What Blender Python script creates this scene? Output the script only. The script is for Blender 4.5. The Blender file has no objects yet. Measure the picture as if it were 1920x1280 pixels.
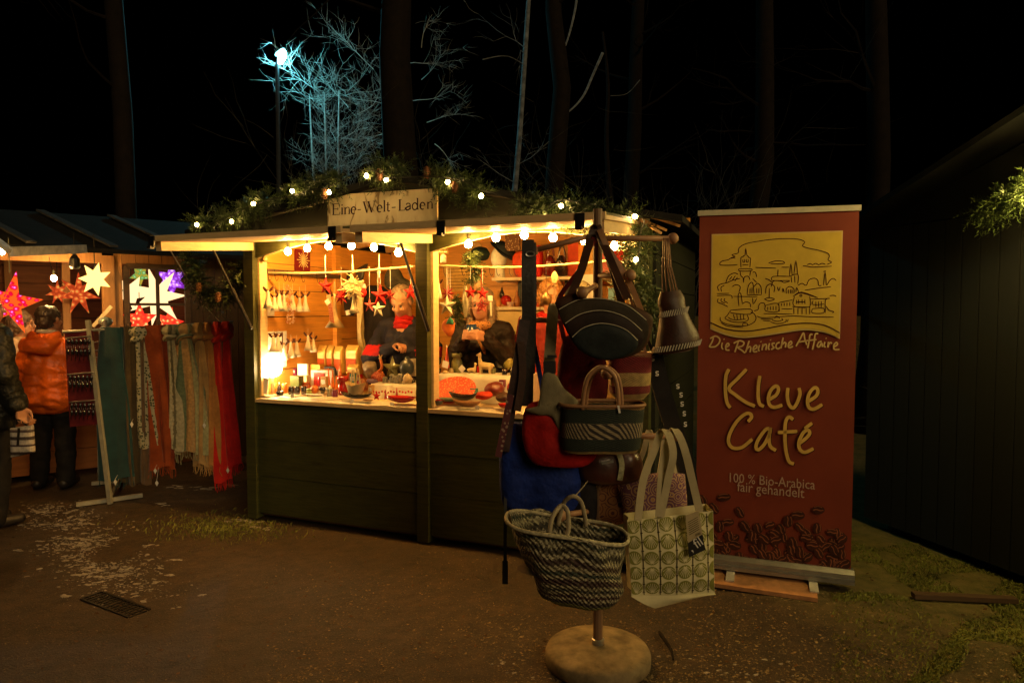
import bpy, bmesh, math, random
from mathutils import Vector, Matrix, noise
random.seed(7)
V = Vector
sc = bpy.context.scene
COL = sc.collection
R = math.radians

# ------------------------------------------------ camera, world, sun, exposure
cam_d = bpy.data.cameras.new('camera'); cam = bpy.data.objects.new('camera', cam_d); COL.objects.link(cam)
CAMH, FOC, PIT = 1.55, 1280.0, math.atan(60 / 1280)
cam.location = (0, 0, CAMH); cam.rotation_euler = (math.pi / 2 - PIT, 0, 0)
cam_d.sensor_width = 36; cam_d.lens = 24; cam_d.clip_end = 500; cam_d.clip_start = 0.05
sc.camera = cam
world = bpy.data.worlds.new('World'); sc.world = world; world.use_nodes = True
wn = world.node_tree.nodes; wl = world.node_tree.links
bg = wn['Background']
sky = wn.new('ShaderNodeTexSky'); sky.sky_type = 'NISHITA'; sky.sun_disc = False
SUN_EL, SUN_AZ = R(24), R(150)
sky.sun_elevation = R(-6); sky.sun_rotation = SUN_AZ
wl.new(sky.outputs['Color'], bg.inputs['Color']); bg.inputs['Strength'].default_value = 0.012
# one soft, very weak lamp for the town's light behind the viewer
sd = bpy.data.lights.new('sun', 'SUN'); so = bpy.data.objects.new('sun', sd); COL.objects.link(so)
sd.energy = 0.82; sd.angle = R(25); sd.color = (1.0, 0.70, 0.34)
_dir = V((math.sin(SUN_AZ) * math.cos(SUN_EL), math.cos(SUN_AZ) * math.cos(SUN_EL), math.sin(SUN_EL)))
so.rotation_euler = _dir.to_track_quat('Z', 'Y').to_euler(); so.location = (0, -5, 6)
vs = sc.view_settings
vs.view_transform = 'Standard'; vs.look = 'None'; vs.gamma = 1; vs.exposure = 0.0; vs.use_curve_mapping = False
sc.render.engine = 'CYCLES'
cy = sc.cycles
cy.use_denoising = True; cy.max_bounces = 6; cy.diffuse_bounces = 3; cy.glossy_bounces = 3
cy.transparent_max_bounces = 8; cy.sample_clamp_indirect = 3.0; cy.caustics_reflective = False; cy.caustics_refractive = False
cy.use_light_tree = True

# ------------------------------------------------ places: pixel of the 1920x1280 photo -> real point
def ray(px, py):
    x = (px - 960) / FOC; y = (640 - py) / FOC; c, s = math.cos(PIT), math.sin(PIT)
    return V((x, c + y * s, -s + y * c))
CAMP = V((0, 0, CAMH))
def gnd(px, py, z=0.0):
    d = ray(px, py); return CAMP + d * ((z - CAMH) / d.z)
def at(px, py, Y):
    d = ray(px, py); return CAMP + d * (Y / d.y)
def onplane(px, py, p0, n):
    d = ray(px, py); return CAMP + d * ((p0 - CAMP).dot(n) / d.dot(n))
# stall frame
A0 = V((-1.92, 5.03, 0)); EU = V((.930, -.367, 0)).normalized(); EV = V((-EU.y, EU.x, 0)); EZ = V((0, 0, 1))
def frame(o, ex, ey, ez=EZ):
    m = Matrix.Identity(4)
    for i, e in enumerate((ex, ey, ez)):
        for r in range(3): m[r][i] = e[r]
    for r in range(3): m[r][3] = o[r]
    return m
FM = frame(A0, EU, EV)
def L(u, v, z): return FM @ V((u, v, z))
def S(px, py, v): return onplane(px, py, A0 + EV * v, EV)
def SU(px, py, u): return onplane(px, py, A0 + EU * u, EU)
def SZ(px, py, z): return gnd(px, py, z)
def SF(p): return frame(p, EU, EV)                     # stall-aligned frame at p
def CF(p): return frame(p, V((1, 0, 0)), V((0, 1, 0)))
def psz(p): return p.y / FOC                           # metres per photo pixel at p

# ------------------------------------------------ mesh builder
class B:
    def __init__(s, M=None):
        s.v = []; s.f = []; s.uv = {}; s.M = M or Matrix.Identity(4); s.mi = []; s.cm = 0
    def add(s, vs_, fs, uvs=None):
        o = len(s.v)
        for i, p in enumerate(vs_):
            s.v.append(s.M @ V(p))
            if uvs: s.uv[o + i] = uvs[i]
        for f in fs: s.f.append(tuple(o + i for i in f)); s.mi.append(s.cm)
        return s
    def box(s, c, d, rot=None):
        c = V(c); h = V(d) / 2; ps = []
        for sx in (-1, 1):
            for sy in (-1, 1):
                for sz in (-1, 1):
                    p = V((sx * h.x, sy * h.y, sz * h.z))
                    if rot is not None: p = rot @ p
                    ps.append(c + p)
        return s.add(ps, [(0, 1, 3, 2), (4, 6, 7, 5), (0, 4, 5, 1), (2, 3, 7, 6), (0, 2, 6, 4), (1, 5, 7, 3)])
    def bar(s, p0, p1, w, h, up=EZ):
        p0, p1 = V(p0), V(p1); d = p1 - p0; l = d.length; d.normalize()
        x = d.cross(V(up))
        if x.length < 1e-4: x = d.cross(V((1, 0, 0)))
        x.normalize(); y = x.cross(d)
        rot = Matrix((x, d, y)).transposed()
        return s.box((p0 + p1) / 2, (w, l, h), rot)
    def tube(s, pts, r, n=6, closed=False, cap=True, flat=1.0, up=None):
        pts = [V(p) for p in pts]; m = len(pts)
        rs = r if isinstance(r, (list, tuple)) else [r] * m
        prev = V(up) if up is not None else None; ps = []; uv = []
        for i, p in enumerate(pts):
            if closed: t = pts[(i + 1) % m] - pts[i - 1]
            else: t = pts[min(i + 1, m - 1)] - pts[max(i - 1, 0)]
            if t.length < 1e-9: t = V((0, 0, 1))
            t.normalize()
            if prev is None: prev = V((0, 0, 1)) if abs(t.z) < .9 else V((1, 0, 0))
            x = prev - t * prev.dot(t)
            if x.length < 1e-5: x = t.orthogonal()
            x.normalize(); prev = x; y = t.cross(x)
            for k in range(n):
                a = 2 * math.pi * k / n
                ps.append(p + (x * math.cos(a) + y * math.sin(a) * flat) * rs[i]); uv.append((k / n, i / max(1, m - 1)))
        fs = []
        for i in range(m if closed else m - 1):
            j = (i + 1) % m
            for k in range(n):
                l = (k + 1) % n; fs.append((i * n + k, i * n + l, j * n + l, j * n + k))
        if cap and not closed:
            fs.append(tuple(range(n - 1, -1, -1))); fs.append(tuple((m - 1) * n + k for k in range(n)))
        return s.add(ps, fs, uv)
    def cyl(s, p0, p1, r0, r1=None, n=12): return s.tube([p0, p1], [r0, r0 if r1 is None else r1], n)
    def lathe(s, prof, n=20, o=(0, 0, 0), cap=True):
        o = V(o); ps = []; fs = []; uv = []
        for j, (r, z) in enumerate(prof):
            for k in range(n):
                a = 2 * math.pi * k / n; ps.append(o + V((r * math.cos(a), r * math.sin(a), z))); uv.append((k / n, j / (len(prof) - 1)))
        for i in range(len(prof) - 1):
            for k in range(n):
                l = (k + 1) % n; fs.append((i * n + k, i * n + l, (i + 1) * n + l, (i + 1) * n + k))
        if cap:
            fs.append(tuple(range(n - 1, -1, -1))); fs.append(tuple((len(prof) - 1) * n + k for k in range(n)))
        return s.add(ps, fs, uv)
    def sph(s, c, r, n=12, m=8, rot=None):
        r = V(r) if not isinstance(r, (int, float)) else V((r, r, r)); c = V(c); ps = []; fs = []
        for j in range(1, m):
            b = math.pi * j / m
            for k in range(n):
                a = 2 * math.pi * k / n
                p = V((r.x * math.sin(b) * math.cos(a), r.y * math.sin(b) * math.sin(a), r.z * math.cos(b)))
                ps.append(c + (rot @ p if rot is not None else p))
        for q in (V((0, 0, r.z)), V((0, 0, -r.z))): ps.append(c + (rot @ q if rot is not None else q))
        t, bt = len(ps) - 2, len(ps) - 1
        for j in range(m - 2):
            for k in range(n):
                l = (k + 1) % n; fs.append((j * n + k, (j + 1) * n + k, (j + 1) * n + l, j * n + l))
        for k in range(n):
            l = (k + 1) % n; fs.append((t, k, l)); fs.append((bt, (m - 2) * n + l, (m - 2) * n + k))
        return s.add(ps, fs)
    def grid(s, fn, nu, nv, cu=False):
        ps = []; uv = []; fs = []; w = nu if cu else nu + 1
        for j in range(nv + 1):
            for i in range(w):
                ps.append(V(fn(i / nu, j / nv))); uv.append((i / nu, j / nv))
        for j in range(nv):
            for i in range(nu):
                k = (i + 1) % w if cu else i + 1
                fs.append((j * w + i, j * w + k, (j + 1) * w + k, (j + 1) * w + i))
        return s.add(ps, fs, uv)
    def prism(s, pts, ext):
        pts = [V(p) for p in pts]; ext = V(ext); n = len(pts)
        fs = [tuple(range(n)), tuple(range(2 * n - 1, n - 1, -1))]
        for i in range(n): fs.append((i, i + n, (i + 1) % n + n, (i + 1) % n))
        return s.add(pts + [p + ext for p in pts], fs)
    def pillow(s, out, nrm, th, back=1.0, rings=(0, .06, .18, .4, .7), wob=0.0):
        out = [V(p) for p in out]; n = len(out); c = sum(out, V()) / n; nrm = V(nrm).normalized(); ps = []; fs = []; uv = []
        us = [p.x for p in out]; zs = [p.z for p in out]
        def U(p): return ((p.x - min(us)) / max(1e-6, max(us) - min(us)), (p.z - min(zs)) / max(1e-6, max(zs) - min(zs)))
        for sg in (1, -back):
            base = len(ps)
            for t in rings:
                for p in out:
                    q = p.lerp(c, t); o = math.sqrt(max(0, 1 - (1 - t) ** 4)) * th / 2
                    if wob: o += wob * noise.noise(q * 9) * min(1, t * 4)
                    ps.append(q + nrm * o * sg); uv.append(U(q))
            ps.append(c + nrm * sg * th / 2); uv.append(U(c)); m = len(rings)
            for j in range(m - 1):
                for i in range(n):
                    l = (i + 1) % n; q = (base + j * n + i, base + j * n + l, base + (j + 1) * n + l, base + (j + 1) * n + i)
                    fs.append(q if sg > 0 else q[::-1])
            for i in range(n):
                l = (i + 1) % n; q = (base + (m - 1) * n + i, base + (m - 1) * n + l, base + m * n); fs.append(q if sg > 0 else q[::-1])
        return s.add(ps, fs, uv)
    def ribbon(s, pts, w, side, th=.003):
        pts = [V(p) for p in pts]; side = V(side).normalized()
        ps = []; fs = []; uv = []; m = len(pts)
        for i, p in enumerate(pts):
            t = (pts[min(i + 1, m - 1)] - pts[max(i - 1, 0)]).normalized(); sd = side - t * side.dot(t)
            sd = sd.normalized() if sd.length > 1e-5 else t.orthogonal()
            nn = t.cross(sd)
            for a, b in ((-1, -1), (1, -1), (1, 1), (-1, 1)):
                ps.append(p + sd * a * w / 2 + nn * b * th / 2); uv.append(((a + 1) / 2, i / (m - 1)))
        for i in range(m - 1):
            for k in range(4): fs.append((i * 4 + k, i * 4 + (k + 1) % 4, i * 4 + 4 + (k + 1) % 4, i * 4 + 4 + k))
        fs.append((3, 2, 1, 0)); fs.append(tuple((m - 1) * 4 + k for k in range(4)))
        return s.add(ps, fs, uv)
    def strokes(s, lines, w, mp):
        """flat printed strokes: 2-D polylines widened, mapped to a surface by mp(x, y)"""
        for ln in lines:
            m = len(ln); ps = []; fs = []
            if m < 2: continue
            for i, p in enumerate(ln):
                a, b = ln[max(i - 1, 0)], ln[min(i + 1, m - 1)]
                dx, dy = b[0] - a[0], b[1] - a[1]; l = math.hypot(dx, dy) or 1
                ww = w * (0.75 if i in (0, m - 1) else 1)
                ps += [mp(p[0] - dy / l * ww / 2, p[1] + dx / l * ww / 2), mp(p[0] + dy / l * ww / 2, p[1] - dx / l * ww / 2)]
            for i in range(m - 1): fs.append((i * 2, i * 2 + 1, i * 2 + 3, i * 2 + 2))
            s.add(ps, fs)
        return s
    def out(s, name, mat, parent=None, label=None, cat=None, group=None, kind=None, smooth=False, origin=None):
        me = bpy.data.meshes.new(name)
        if parent is not None: o0 = V(parent['_o']) if '_o' in parent else V((0, 0, 0))
        elif origin is not None: o0 = V(origin)
        elif kind is None:
            xs = [p.x for p in s.v]; ys = [p.y for p in s.v]
            o0 = V(((min(xs) + max(xs)) / 2, (min(ys) + max(ys)) / 2, min(p.z for p in s.v)))
        else: o0 = V((0, 0, 0))
        me.from_pydata([p - o0 for p in s.v], [], s.f)
        if s.uv:
            ul = me.uv_layers.new(name='UVMap')
            for lp in me.loops: ul.data[lp.index].uv = s.uv.get(lp.vertex_index, (0, 0))
        ms = mat if isinstance(mat, (list, tuple)) else [mat]
        for m in ms: me.materials.append(m)
        for i, p in enumerate(me.polygons):
            p.use_smooth = smooth
            if len(ms) > 1: p.material_index = s.mi[i]
        me.update()
        o = bpy.data.objects.new(name, me); COL.objects.link(o)
        if parent is not None: o.parent = parent; o['_o'] = tuple(o0)
        else: o.location = o0; o['_o'] = tuple(o0)
        tag(o, label, cat, group, kind)
        return o
def tag(o, label=None, cat=None, group=None, kind=None):
    if label: o['label'] = label
    if cat: o['category'] = cat
    if group: o['group'] = group
    if kind: o['kind'] = kind
def T(name, label, cat, loc, group=None):
    o = bpy.data.objects.new(name, None); COL.objects.link(o); o.location = loc; o['_o'] = tuple(loc); o.empty_display_size = .05
    tag(o, label, cat, group); return o
def dup(root, loc, rotz=0, label=None, scale=None, rot=None):
    def cp(o, par):
        c = o.copy(); COL.objects.link(c)
        if par is not None: c.parent = par
        for ch in list(o.children): cp(ch, c)
        return c
    c = cp(root, None); c.location = loc; c.rotation_euler = rot or (0, 0, rotz)
    if label: c['label'] = label
    if scale: c.scale = (scale,) * 3 if isinstance(scale, (int, float)) else scale
    return c
def smooth_line(pts, k=6):
    out = []; n = len(pts); d = len(pts[0])
    for i in range(n - 1):
        p0, p1, p2, p3 = pts[max(i - 1, 0)], pts[i], pts[i + 1], pts[min(i + 2, n - 1)]
        for j in range(k):
            t = j / k
            out.append(tuple(.5 * (2 * p1[a] + (p2[a] - p0[a]) * t + (2 * p0[a] - 5 * p1[a] + 4 * p2[a] - p3[a]) * t * t + (3 * p1[a] - p0[a] - 3 * p2[a] + p3[a]) * t ** 3) for a in range(d)))
    out.append(tuple(pts[-1])); return out
def SL(pts, k=6): return [V(p) for p in smooth_line([tuple(p) for p in pts], k)]

# ------------------------------------------------ materials
def nt(name):
    m = bpy.data.materials.new(name); m.use_nodes = True
    t = m.node_tree; return m, t, t.nodes, t.links, t.nodes['Principled BSDF']
def rgb(c): return (c[0], c[1], c[2], 1)
def coord(n, kind='Object'):
    return n.new('ShaderNodeTexCoord').outputs[kind]
def mapping(n, l, src, scale=(1, 1, 1), rot=(0, 0, 0)):
    mp = n.new('ShaderNodeMapping'); l.new(src, mp.inputs['Vector']); mp.inputs['Scale'].default_value = scale; mp.inputs['Rotation'].default_value = rot
    return mp.outputs['Vector']
def noise_n(n, l, vec, scale, detail=4, rough=.6, dist=0):
    t = n.new('ShaderNodeTexNoise'); l.new(vec, t.inputs['Vector']); t.inputs['Scale'].default_value = scale
    t.inputs['Detail'].default_value = detail; t.inputs['Roughness'].default_value = rough; t.inputs['Distortion'].default_value = dist
    return t.outputs['Fac']
def ramp(n, l, fac, stops, interp='LINEAR'):
    r = n.new('ShaderNodeValToRGB'); l.new(fac, r.inputs['Fac']); r.color_ramp.interpolation = interp
    e = r.color_ramp.elements
    while len(e) < len(stops): e.new(0.5)
    for i, (p, c) in enumerate(stops): e[i].position = p; e[i].color = rgb(c)
    return r.outputs['Color']
def math_n(n, l, op, a, b=None):
    m = n.new('ShaderNodeMath'); m.operation = op
    for i, q in enumerate((a, b)):
        if q is None: continue
        if isinstance(q, (int, float)): m.inputs[i].default_value = q
        else: l.new(q, m.inputs[i])
    return m.outputs[0]
def bump(n, l, p, h, strength=.3, dist=.01):
    b = n.new('ShaderNodeBump'); b.inputs['Strength'].default_value = strength; b.inputs['Distance'].default_value = dist
    l.new(h, b.inputs['Height']); l.new(b.outputs['Normal'], p.inputs['Normal'])
_mc = {}
def mat(name, c, rough=.65, metal=0, var=.3, scale=14, c2=None, bmp=.25, bscale=60, sheen=0, coat=0, trans=0, bd=.004):
    if name in _mc: return _mc[name]
    m, t, n, l, p = nt(name); co = coord(n)
    f = noise_n(n, l, co, scale, 5, .65)
    a = tuple(x * (1 - var) for x in c); b = c2 or tuple(min(1, x * (1 + var)) for x in c)
    l.new(ramp(n, l, f, [(.3, a), (.7, b)]), p.inputs['Base Color'])
    p.inputs['Roughness'].default_value = rough; p.inputs['Metallic'].default_value = metal
    if sheen: p.inputs['Sheen Weight'].default_value = sheen
    if coat: p.inputs['Coat Weight'].default_value = coat
    if trans: p.inputs['Transmission Weight'].default_value = trans
    if rough > .58: p.inputs['Specular IOR Level'].default_value = .22
    if bmp: bump(n, l, p, noise_n(n, l, co, bscale, 3), bmp, bd)
    _mc[name] = m; return m
def wood(name, c, axis=(1, 12, 12), scale=3.0, var=.35, rough=.6, rot=(0, 0, 0), knots=True):
    if name in _mc: return _mc[name]
    m, t, n, l, p = nt(name); v = mapping(n, l, coord(n), axis, rot)
    f = noise_n(n, l, v, scale, 6, .65, .6); g = noise_n(n, l, coord(n), 1.6, 2, .5)
    f2 = math_n(n, l, 'ADD', math_n(n, l, 'MULTIPLY', f, .75), math_n(n, l, 'MULTIPLY', g, .3))
    d = tuple(x * (1 - var) for x in c); b = tuple(min(1, x * (1 + var)) for x in c)
    l.new(ramp(n, l, f2, [(.3, d), (.5, c), (.72, b)]), p.inputs['Base Color'])
    p.inputs['Roughness'].default_value = rough; bump(n, l, p, f, .25, .003)
    _mc[name] = m; return m
def emit(name, c, s):
    if name in _mc: return _mc[name]
    m, t, n, l, p = nt(name); n.remove(p); e = n.new('ShaderNodeEmission'); e.inputs['Color'].default_value = rgb(c); e.inputs['Strength'].default_value = s
    l.new(e.outputs[0], n['Material Output'].inputs['Surface']); _mc[name] = m; return m
def bands(name, stops, rough=.7, axis='v', weave=(60, 40), wob=.0, bst=.6, zig=None, brk=0):
    """colour bands along the UV, with a plaited relief"""
    if name in _mc: return _mc[name]
    m, t, n, l, p = nt(name); uv = coord(n, 'UV'); sp = n.new('ShaderNodeSeparateXYZ'); l.new(uv, sp.inputs[0])
    a = sp.outputs['Y' if axis == 'v' else 'X']
    if wob: a = math_n(n, l, 'ADD', a, math_n(n, l, 'MULTIPLY', math_n(n, l, 'SUBTRACT', noise_n(n, l, uv, 22, 3), .5), wob))
    if zig:
        z = math_n(n, l, 'PINGPONG', math_n(n, l, 'MULTIPLY', sp.outputs['X'], zig[1]), .5)
        a = math_n(n, l, 'ADD', a, math_n(n, l, 'MULTIPLY', math_n(n, l, 'SUBTRACT', z, .25), zig[0]))
    cr = ramp(n, l, a, stops, 'CONSTANT')
    if brk:
        mb = n.new('ShaderNodeMix'); mb.data_type = 'RGBA'; l.new(ramp(n, l, noise_n(n, l, mapping(n, l, uv, (brk, 60, 1)), 1.0, 2), [(.52, (0, 0, 0)), (.58, (1, 1, 1))]), mb.inputs['Factor']); l.new(cr, mb.inputs['A']); mb.inputs['B'].default_value = (.11, .09, .055, 1); cr = mb.outputs['Result']
    su = math_n(n, l, 'SINE', math_n(n, l, 'MULTIPLY', sp.outputs['X'], weave[0] * 6.283))
    sv = math_n(n, l, 'SINE', math_n(n, l, 'MULTIPLY', sp.outputs['Y'], weave[1] * 6.283))
    h = math_n(n, l, 'MULTIPLY', su, sv)
    k = n.new('ShaderNodeMix'); k.data_type = 'RGBA'; k.blend_type = 'MULTIPLY'; k.inputs['Factor'].default_value = 1
    l.new(cr, k.inputs['A']); nz = noise_n(n, l, coord(n), 45, 3)
    l.new(ramp(n, l, nz, [(.3, (.6, .6, .6)), (.7, (1, 1, 1))]), k.inputs['B']); l.new(k.outputs['Result'], p.inputs['Base Color'])
    p.inputs['Roughness'].default_value = rough; bump(n, l, p, h, bst, .004)
    _mc[name] = m; return m

W_IN = wood('wall_pine', (.64, .285, .045), (1, 1, 14), 3.2, .28, .5)
W_LIGHT = wood('pale_batten', (.72, .52, .26), (2, 2, 10), 4, .2, .55)
W_GREEN = wood('dark_green_stain', (.040, .044, .009), (1.4, 1.4, 16), 4, .65, .62)
W_DARK = wood('dark_wood', (.075, .04, .018), (2, 2, 10), 4, .4, .7)
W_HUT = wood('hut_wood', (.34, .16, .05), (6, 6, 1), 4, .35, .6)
W_MID = wood('mid_wood', (.45, .24, .09), (8, 8, 1), 4, .3, .6)
ROOF = mat('roof_felt', (.009, .009, .009), .9, var=.4, bmp=.4, bscale=90)
FIR = mat('fir_green', (.045, .068, .016), .5, var=.5, scale=9, bmp=0)
CONE = mat('pine_cone', (.20, .09, .04), .7, var=.4)
BULB = emit('lit_bulb', (1.0, .50, .11), 620)
BULBS = emit('lit_small_bulb', (1.0, .60, .20), 130)
SOCK = mat('lamp_socket', (.03, .035, .02), .4, bmp=0)
BLACK = mat('black_plastic', (.012, .012, .013), .4, bmp=0)
CABLE = mat('cable', (.015, .016, .012), .5, bmp=0)
STEEL = mat('steel', (.45, .45, .44), .4, .9, var=.15, bmp=.05)
WHITEP = mat('white_paper', (.78, .76, .7), .6, var=.06, bmp=0)
CREAM = mat('cream_felt', (.72, .66, .5), .8, var=.12, bscale=120)
RED = mat('red_paper', (.42, .008, .006), .6, var=.3, bmp=.1)
DKRED = mat('dark_red', (.28, .012, .012), .5, var=.3, bmp=.15)
GOLD = mat('gold_foil', (.75, .48, .12), .35, .35, var=.2, bmp=.3, bscale=35)
LEATHB = mat('brown_leather', (.048, .018, .009), .5, var=.4, bmp=.3, bscale=80)
LEATHK = mat('black_leather', (.018, .015, .014), .45, var=.4, bmp=.3, bscale=80)
TAN = mat('tan_leather', (.30, .15, .07), .5, var=.3, bmp=.25)
KHAKI = mat('khaki_canvas', (.20, .17, .10), .8, var=.25, bscale=200, bmp=.4)
BONE = mat('bone_trim', (.55, .5, .38), .6, bmp=0)
SKIN = mat('skin', (.46, .22, .12), .5, var=.12, scale=30, bmp=.05)
EYE = mat('eye_dark', (.03, .02, .018), .3, bmp=0)
LIP = mat('lip', (.48, .16, .13), .5, var=.1, bmp=0)
# ================================================================= THE SETTING
# ---- ground
def ground_mat():
    m, t, n, l, p = nt('wet_earth'); co = coord(n)
    a = noise_n(n, l, co, .55, 5, .6); b = noise_n(n, l, co, 9, 6, .7); c = noise_n(n, l, co, 110, 4, .75)
    s = math_n(n, l, 'ADD', math_n(n, l, 'MULTIPLY', a, .5), math_n(n, l, 'MULTIPLY', b, .5))
    base = ramp(n, l, s, [(.36, (.013, .0075, .003)), (.5, (.036, .020, .0075)), (.64, (.070, .040, .014))])
    k = n.new('ShaderNodeMix'); k.data_type = 'RGBA'; l.new(ramp(n, l, c, [(.54, (0, 0, 0)), (.70, (.7, .7, .7))]), k.inputs['Factor'])
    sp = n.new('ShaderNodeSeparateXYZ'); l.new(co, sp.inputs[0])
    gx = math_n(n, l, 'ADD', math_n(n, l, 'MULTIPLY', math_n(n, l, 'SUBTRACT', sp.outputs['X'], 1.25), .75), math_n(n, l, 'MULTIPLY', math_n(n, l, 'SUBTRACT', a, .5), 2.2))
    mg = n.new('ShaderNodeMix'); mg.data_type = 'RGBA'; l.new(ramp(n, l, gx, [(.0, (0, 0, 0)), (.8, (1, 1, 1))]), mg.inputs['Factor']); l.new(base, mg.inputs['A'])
    l.new(ramp(n, l, b, [(.35, (.08, .075, .014)), (.5, (.15, .125, .028)), (.65, (.22, .16, .055))]), mg.inputs['B']); base = mg.outputs['Result']  # olive moss and grass tone rightwards, brightened to stand in for pooled light
    l.new(base, k.inputs['A']); k.inputs['B'].default_value = rgb((.15, .10, .05))
    l.new(k.outputs['Result'], p.inputs['Base Color']); l.new(math_n(n, l, 'ADD', math_n(n, l, 'MULTIPLY', a, .9), .25), p.inputs['Roughness'])
    h = math_n(n, l, 'ADD', math_n(n, l, 'MULTIPLY', b, .6), math_n(n, l, 'MULTIPLY', c, .5)); bump(n, l, p, h, .9, .03)
    return m
b = B()
def gz(x, y): return 0.012 * noise.noise(V((x * .9, y * .9, 3))) + .006 * noise.noise(V((x * 4, y * 4, 1))) - .01
b.grid(lambda u, v: (-9 + 16 * u, .8 + 10 * v, gz(-9 + 16 * u, .8 + 10 * v) + .006 * abs(noise.noise(V((u * 150, v * 95, 4)))) + .004 * noise.noise(V((u * 400, v * 250, 9))) if 0 < u < 1 and 0 < v < 1 else 0), 420, 280)
for (x0, x1, y0, y1) in ((-120, -9, -20, 160), (7, 120, -20, 160), (-9, 7, -20, .8), (-9, 7, 10.8, 160)):
    b.add([(x0, y0, 0), (x1, y0, 0), (x1, y1, 0), (x0, y1, 0)], [(0, 1, 2, 3)])
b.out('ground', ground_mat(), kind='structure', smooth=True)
GRAV = mat('gravel_chip', (.20, .145, .075), .8, var=.6, scale=40, bmp=0)
b = B()
def chip(p, r):
    q = [V((random.uniform(-1, 1), random.uniform(-1, 1), random.uniform(.1, .7))) for _ in range(4)]
    q = [p + x * r for x in q]; b.add(q, [(0, 1, 2), (0, 2, 3), (0, 3, 1), (1, 3, 2)])
n_ = 0
while n_ < 9000:
    px, py = random.uniform(500, 1920), 1290 - 300 * random.random() ** 1.6
    g = gnd(px, py)
    if noise.noise(V((g.x * 1.7, g.y * 1.7, 0))) + (px - 900) / 1300 + random.uniform(-.5, .5) < 0: continue
    if FM.inverted().__matmul__(g).y > -.02 and g.x < .8: continue
    chip(g + V((0, 0, gz(g.x, g.y))), random.uniform(.003, .011)); n_ += 1
for _ in range(14000):
    g = gnd(random.uniform(0, 1400), 1285 - 300 * random.random() ** 1.4)
    if (FM.inverted() @ g).y > -.02: continue
    chip(g + V((0, 0, gz(g.x, g.y))), random.uniform(.0015, .005))
b.out('gravel', GRAV, label='scattered pale gravel chips and grit on the brown earth in front of the stalls', kind='stuff')
LEAF = mat('fallen_leaf', (.085, .042, .015), .7, var=.5, scale=6, bmp=0)
b = B()
for _ in range(650):
    px, py = random.uniform(0, 1920), random.uniform(930, 1280); g = gnd(px, py)
    q = FM.inverted() @ g
    if -.05 < q.x < 3 and q.y > -.03: continue
    a = random.uniform(0, 6.28); r = random.uniform(.006, .015); z = gz(g.x, g.y) + .006
    e = V((math.cos(a), math.sin(a), random.uniform(-.3, .3))); f = V((-e.y, e.x, random.uniform(-.2, .5)))
    b.add([g + V((0, 0, z)) + e * r, g + V((0, 0, z)) + f * r * .5, g + V((0, 0, z)) - e * r, g + V((0, 0, z)) - f * r * .5], [(0, 1, 2, 3)])
b.out('leaves', LEAF, label='brown fallen leaves lying flat on the dark earth', kind='stuff')
SNOW = mat('old_snow', (.27, .245, .21), .7, var=.4, scale=40, bmp=.5, bscale=60)
b = B()
def snow_patch(g, r, el):
    n = random.randint(7, 11); a1 = random.uniform(-.5, .5); ca, sa = math.cos(a1), math.sin(a1); top = []; bot = []
    for k in range(n):
        a = 2 * math.pi * k / n; rr = r * random.uniform(.25, 1)
        x, y = math.cos(a) * el * rr, math.sin(a) * rr; d = V((x * ca - y * sa, x * sa + y * ca, 0)); z = gz(g.x + d.x, g.y + d.y)
        bot.append(g + d + V((0, 0, z - .006))); top.append(g + d * .8 + V((0, 0, z + .003)))
    c = g + V((0, 0, gz(g.x, g.y) + .004)); o = bot + top + [c]
    b.add(o, [(k, (k + 1) % n, n + (k + 1) % n, n + k) for k in range(n)] + [(n + k, n + (k + 1) % n, 2 * n) for k in range(n)])
for _ in range(3200):
    t = random.random(); px = random.gauss(80 + 170 * t, 48); py = 945 + 150 * t + random.gauss(0, 20)
    g = gnd(px, py)
    if py < 935 or px < 30 or noise.noise(V((g.x * 2.6, g.y * 2.6, 8))) + random.uniform(-.2, .2) < -.05: continue
    snow_patch(g, min(.024, .003 * math.exp(random.gauss(.4, .75))), random.uniform(1, 2.6))
for px, py in ((445, 972), (462, 976), (478, 982), (492, 988), (310, 945), (350, 910), (400, 912), (440, 908), (380, 915), (335, 913)):
    for _ in range(5): snow_patch(gnd(px + random.gauss(0, 10), py + random.gauss(0, 2)), random.uniform(.01, .03), 2.4)
for _ in range(60): snow_patch(gnd(random.gauss(1660, 30), random.gauss(806, 8)), random.uniform(.02, .08), 2)
for _ in range(60): snow_patch(gnd(random.uniform(900, 1500), random.uniform(1225, 1280)), random.uniform(.003, .012), 1.8)
b.out('snow', SNOW, label='thin patches of old trodden snow on the ground', kind='stuff')
GRASS = mat('grass_blade', (.15, .16, .03), .6, var=.5, scale=3, bmp=0)
b = B()
def blade(g, h):
    a = random.uniform(0, 6.28); w = random.uniform(.002, .004); d = V((math.cos(a), math.sin(a), 0)); s = V((-d.y, d.x, 0))
    g = g + V((0, 0, gz(g.x, g.y) - .002)); t = random.uniform(.2, 1.1)
    b.add([g - s * w, g + s * w, g + d * h * t * .4 + EZ * h * .6 + s * w * .6, g + d * h * t + EZ * h * .8], [(0, 1, 2), (0, 2, 3)])
n_ = 0
while n_ < 22000:
    px, py = random.uniform(1560, 1990), random.uniform(1010, 1285); g = gnd(px, py)
    lim = 1060 + (1920 - px) * .28 - 10
    dens = (1.0 if py < 1125 else .0) + (.9 if px > 1700 + (1285 - py) * .9 else 0)
    if random.random() > dens + .12 or noise.noise(V((g.x * 3, g.y * 3, 5))) < -.12: continue
    blade(g, random.uniform(.006, .026)); n_ += 1
for _ in range(1600):
    px, py = random.gauss(430, 70), random.gauss(985, 14); g = gnd(px, py)
    if (FM.inverted() @ g).y > -.03 and g.x > -1.98: continue
    blade(g, random.uniform(.01, .035))
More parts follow.
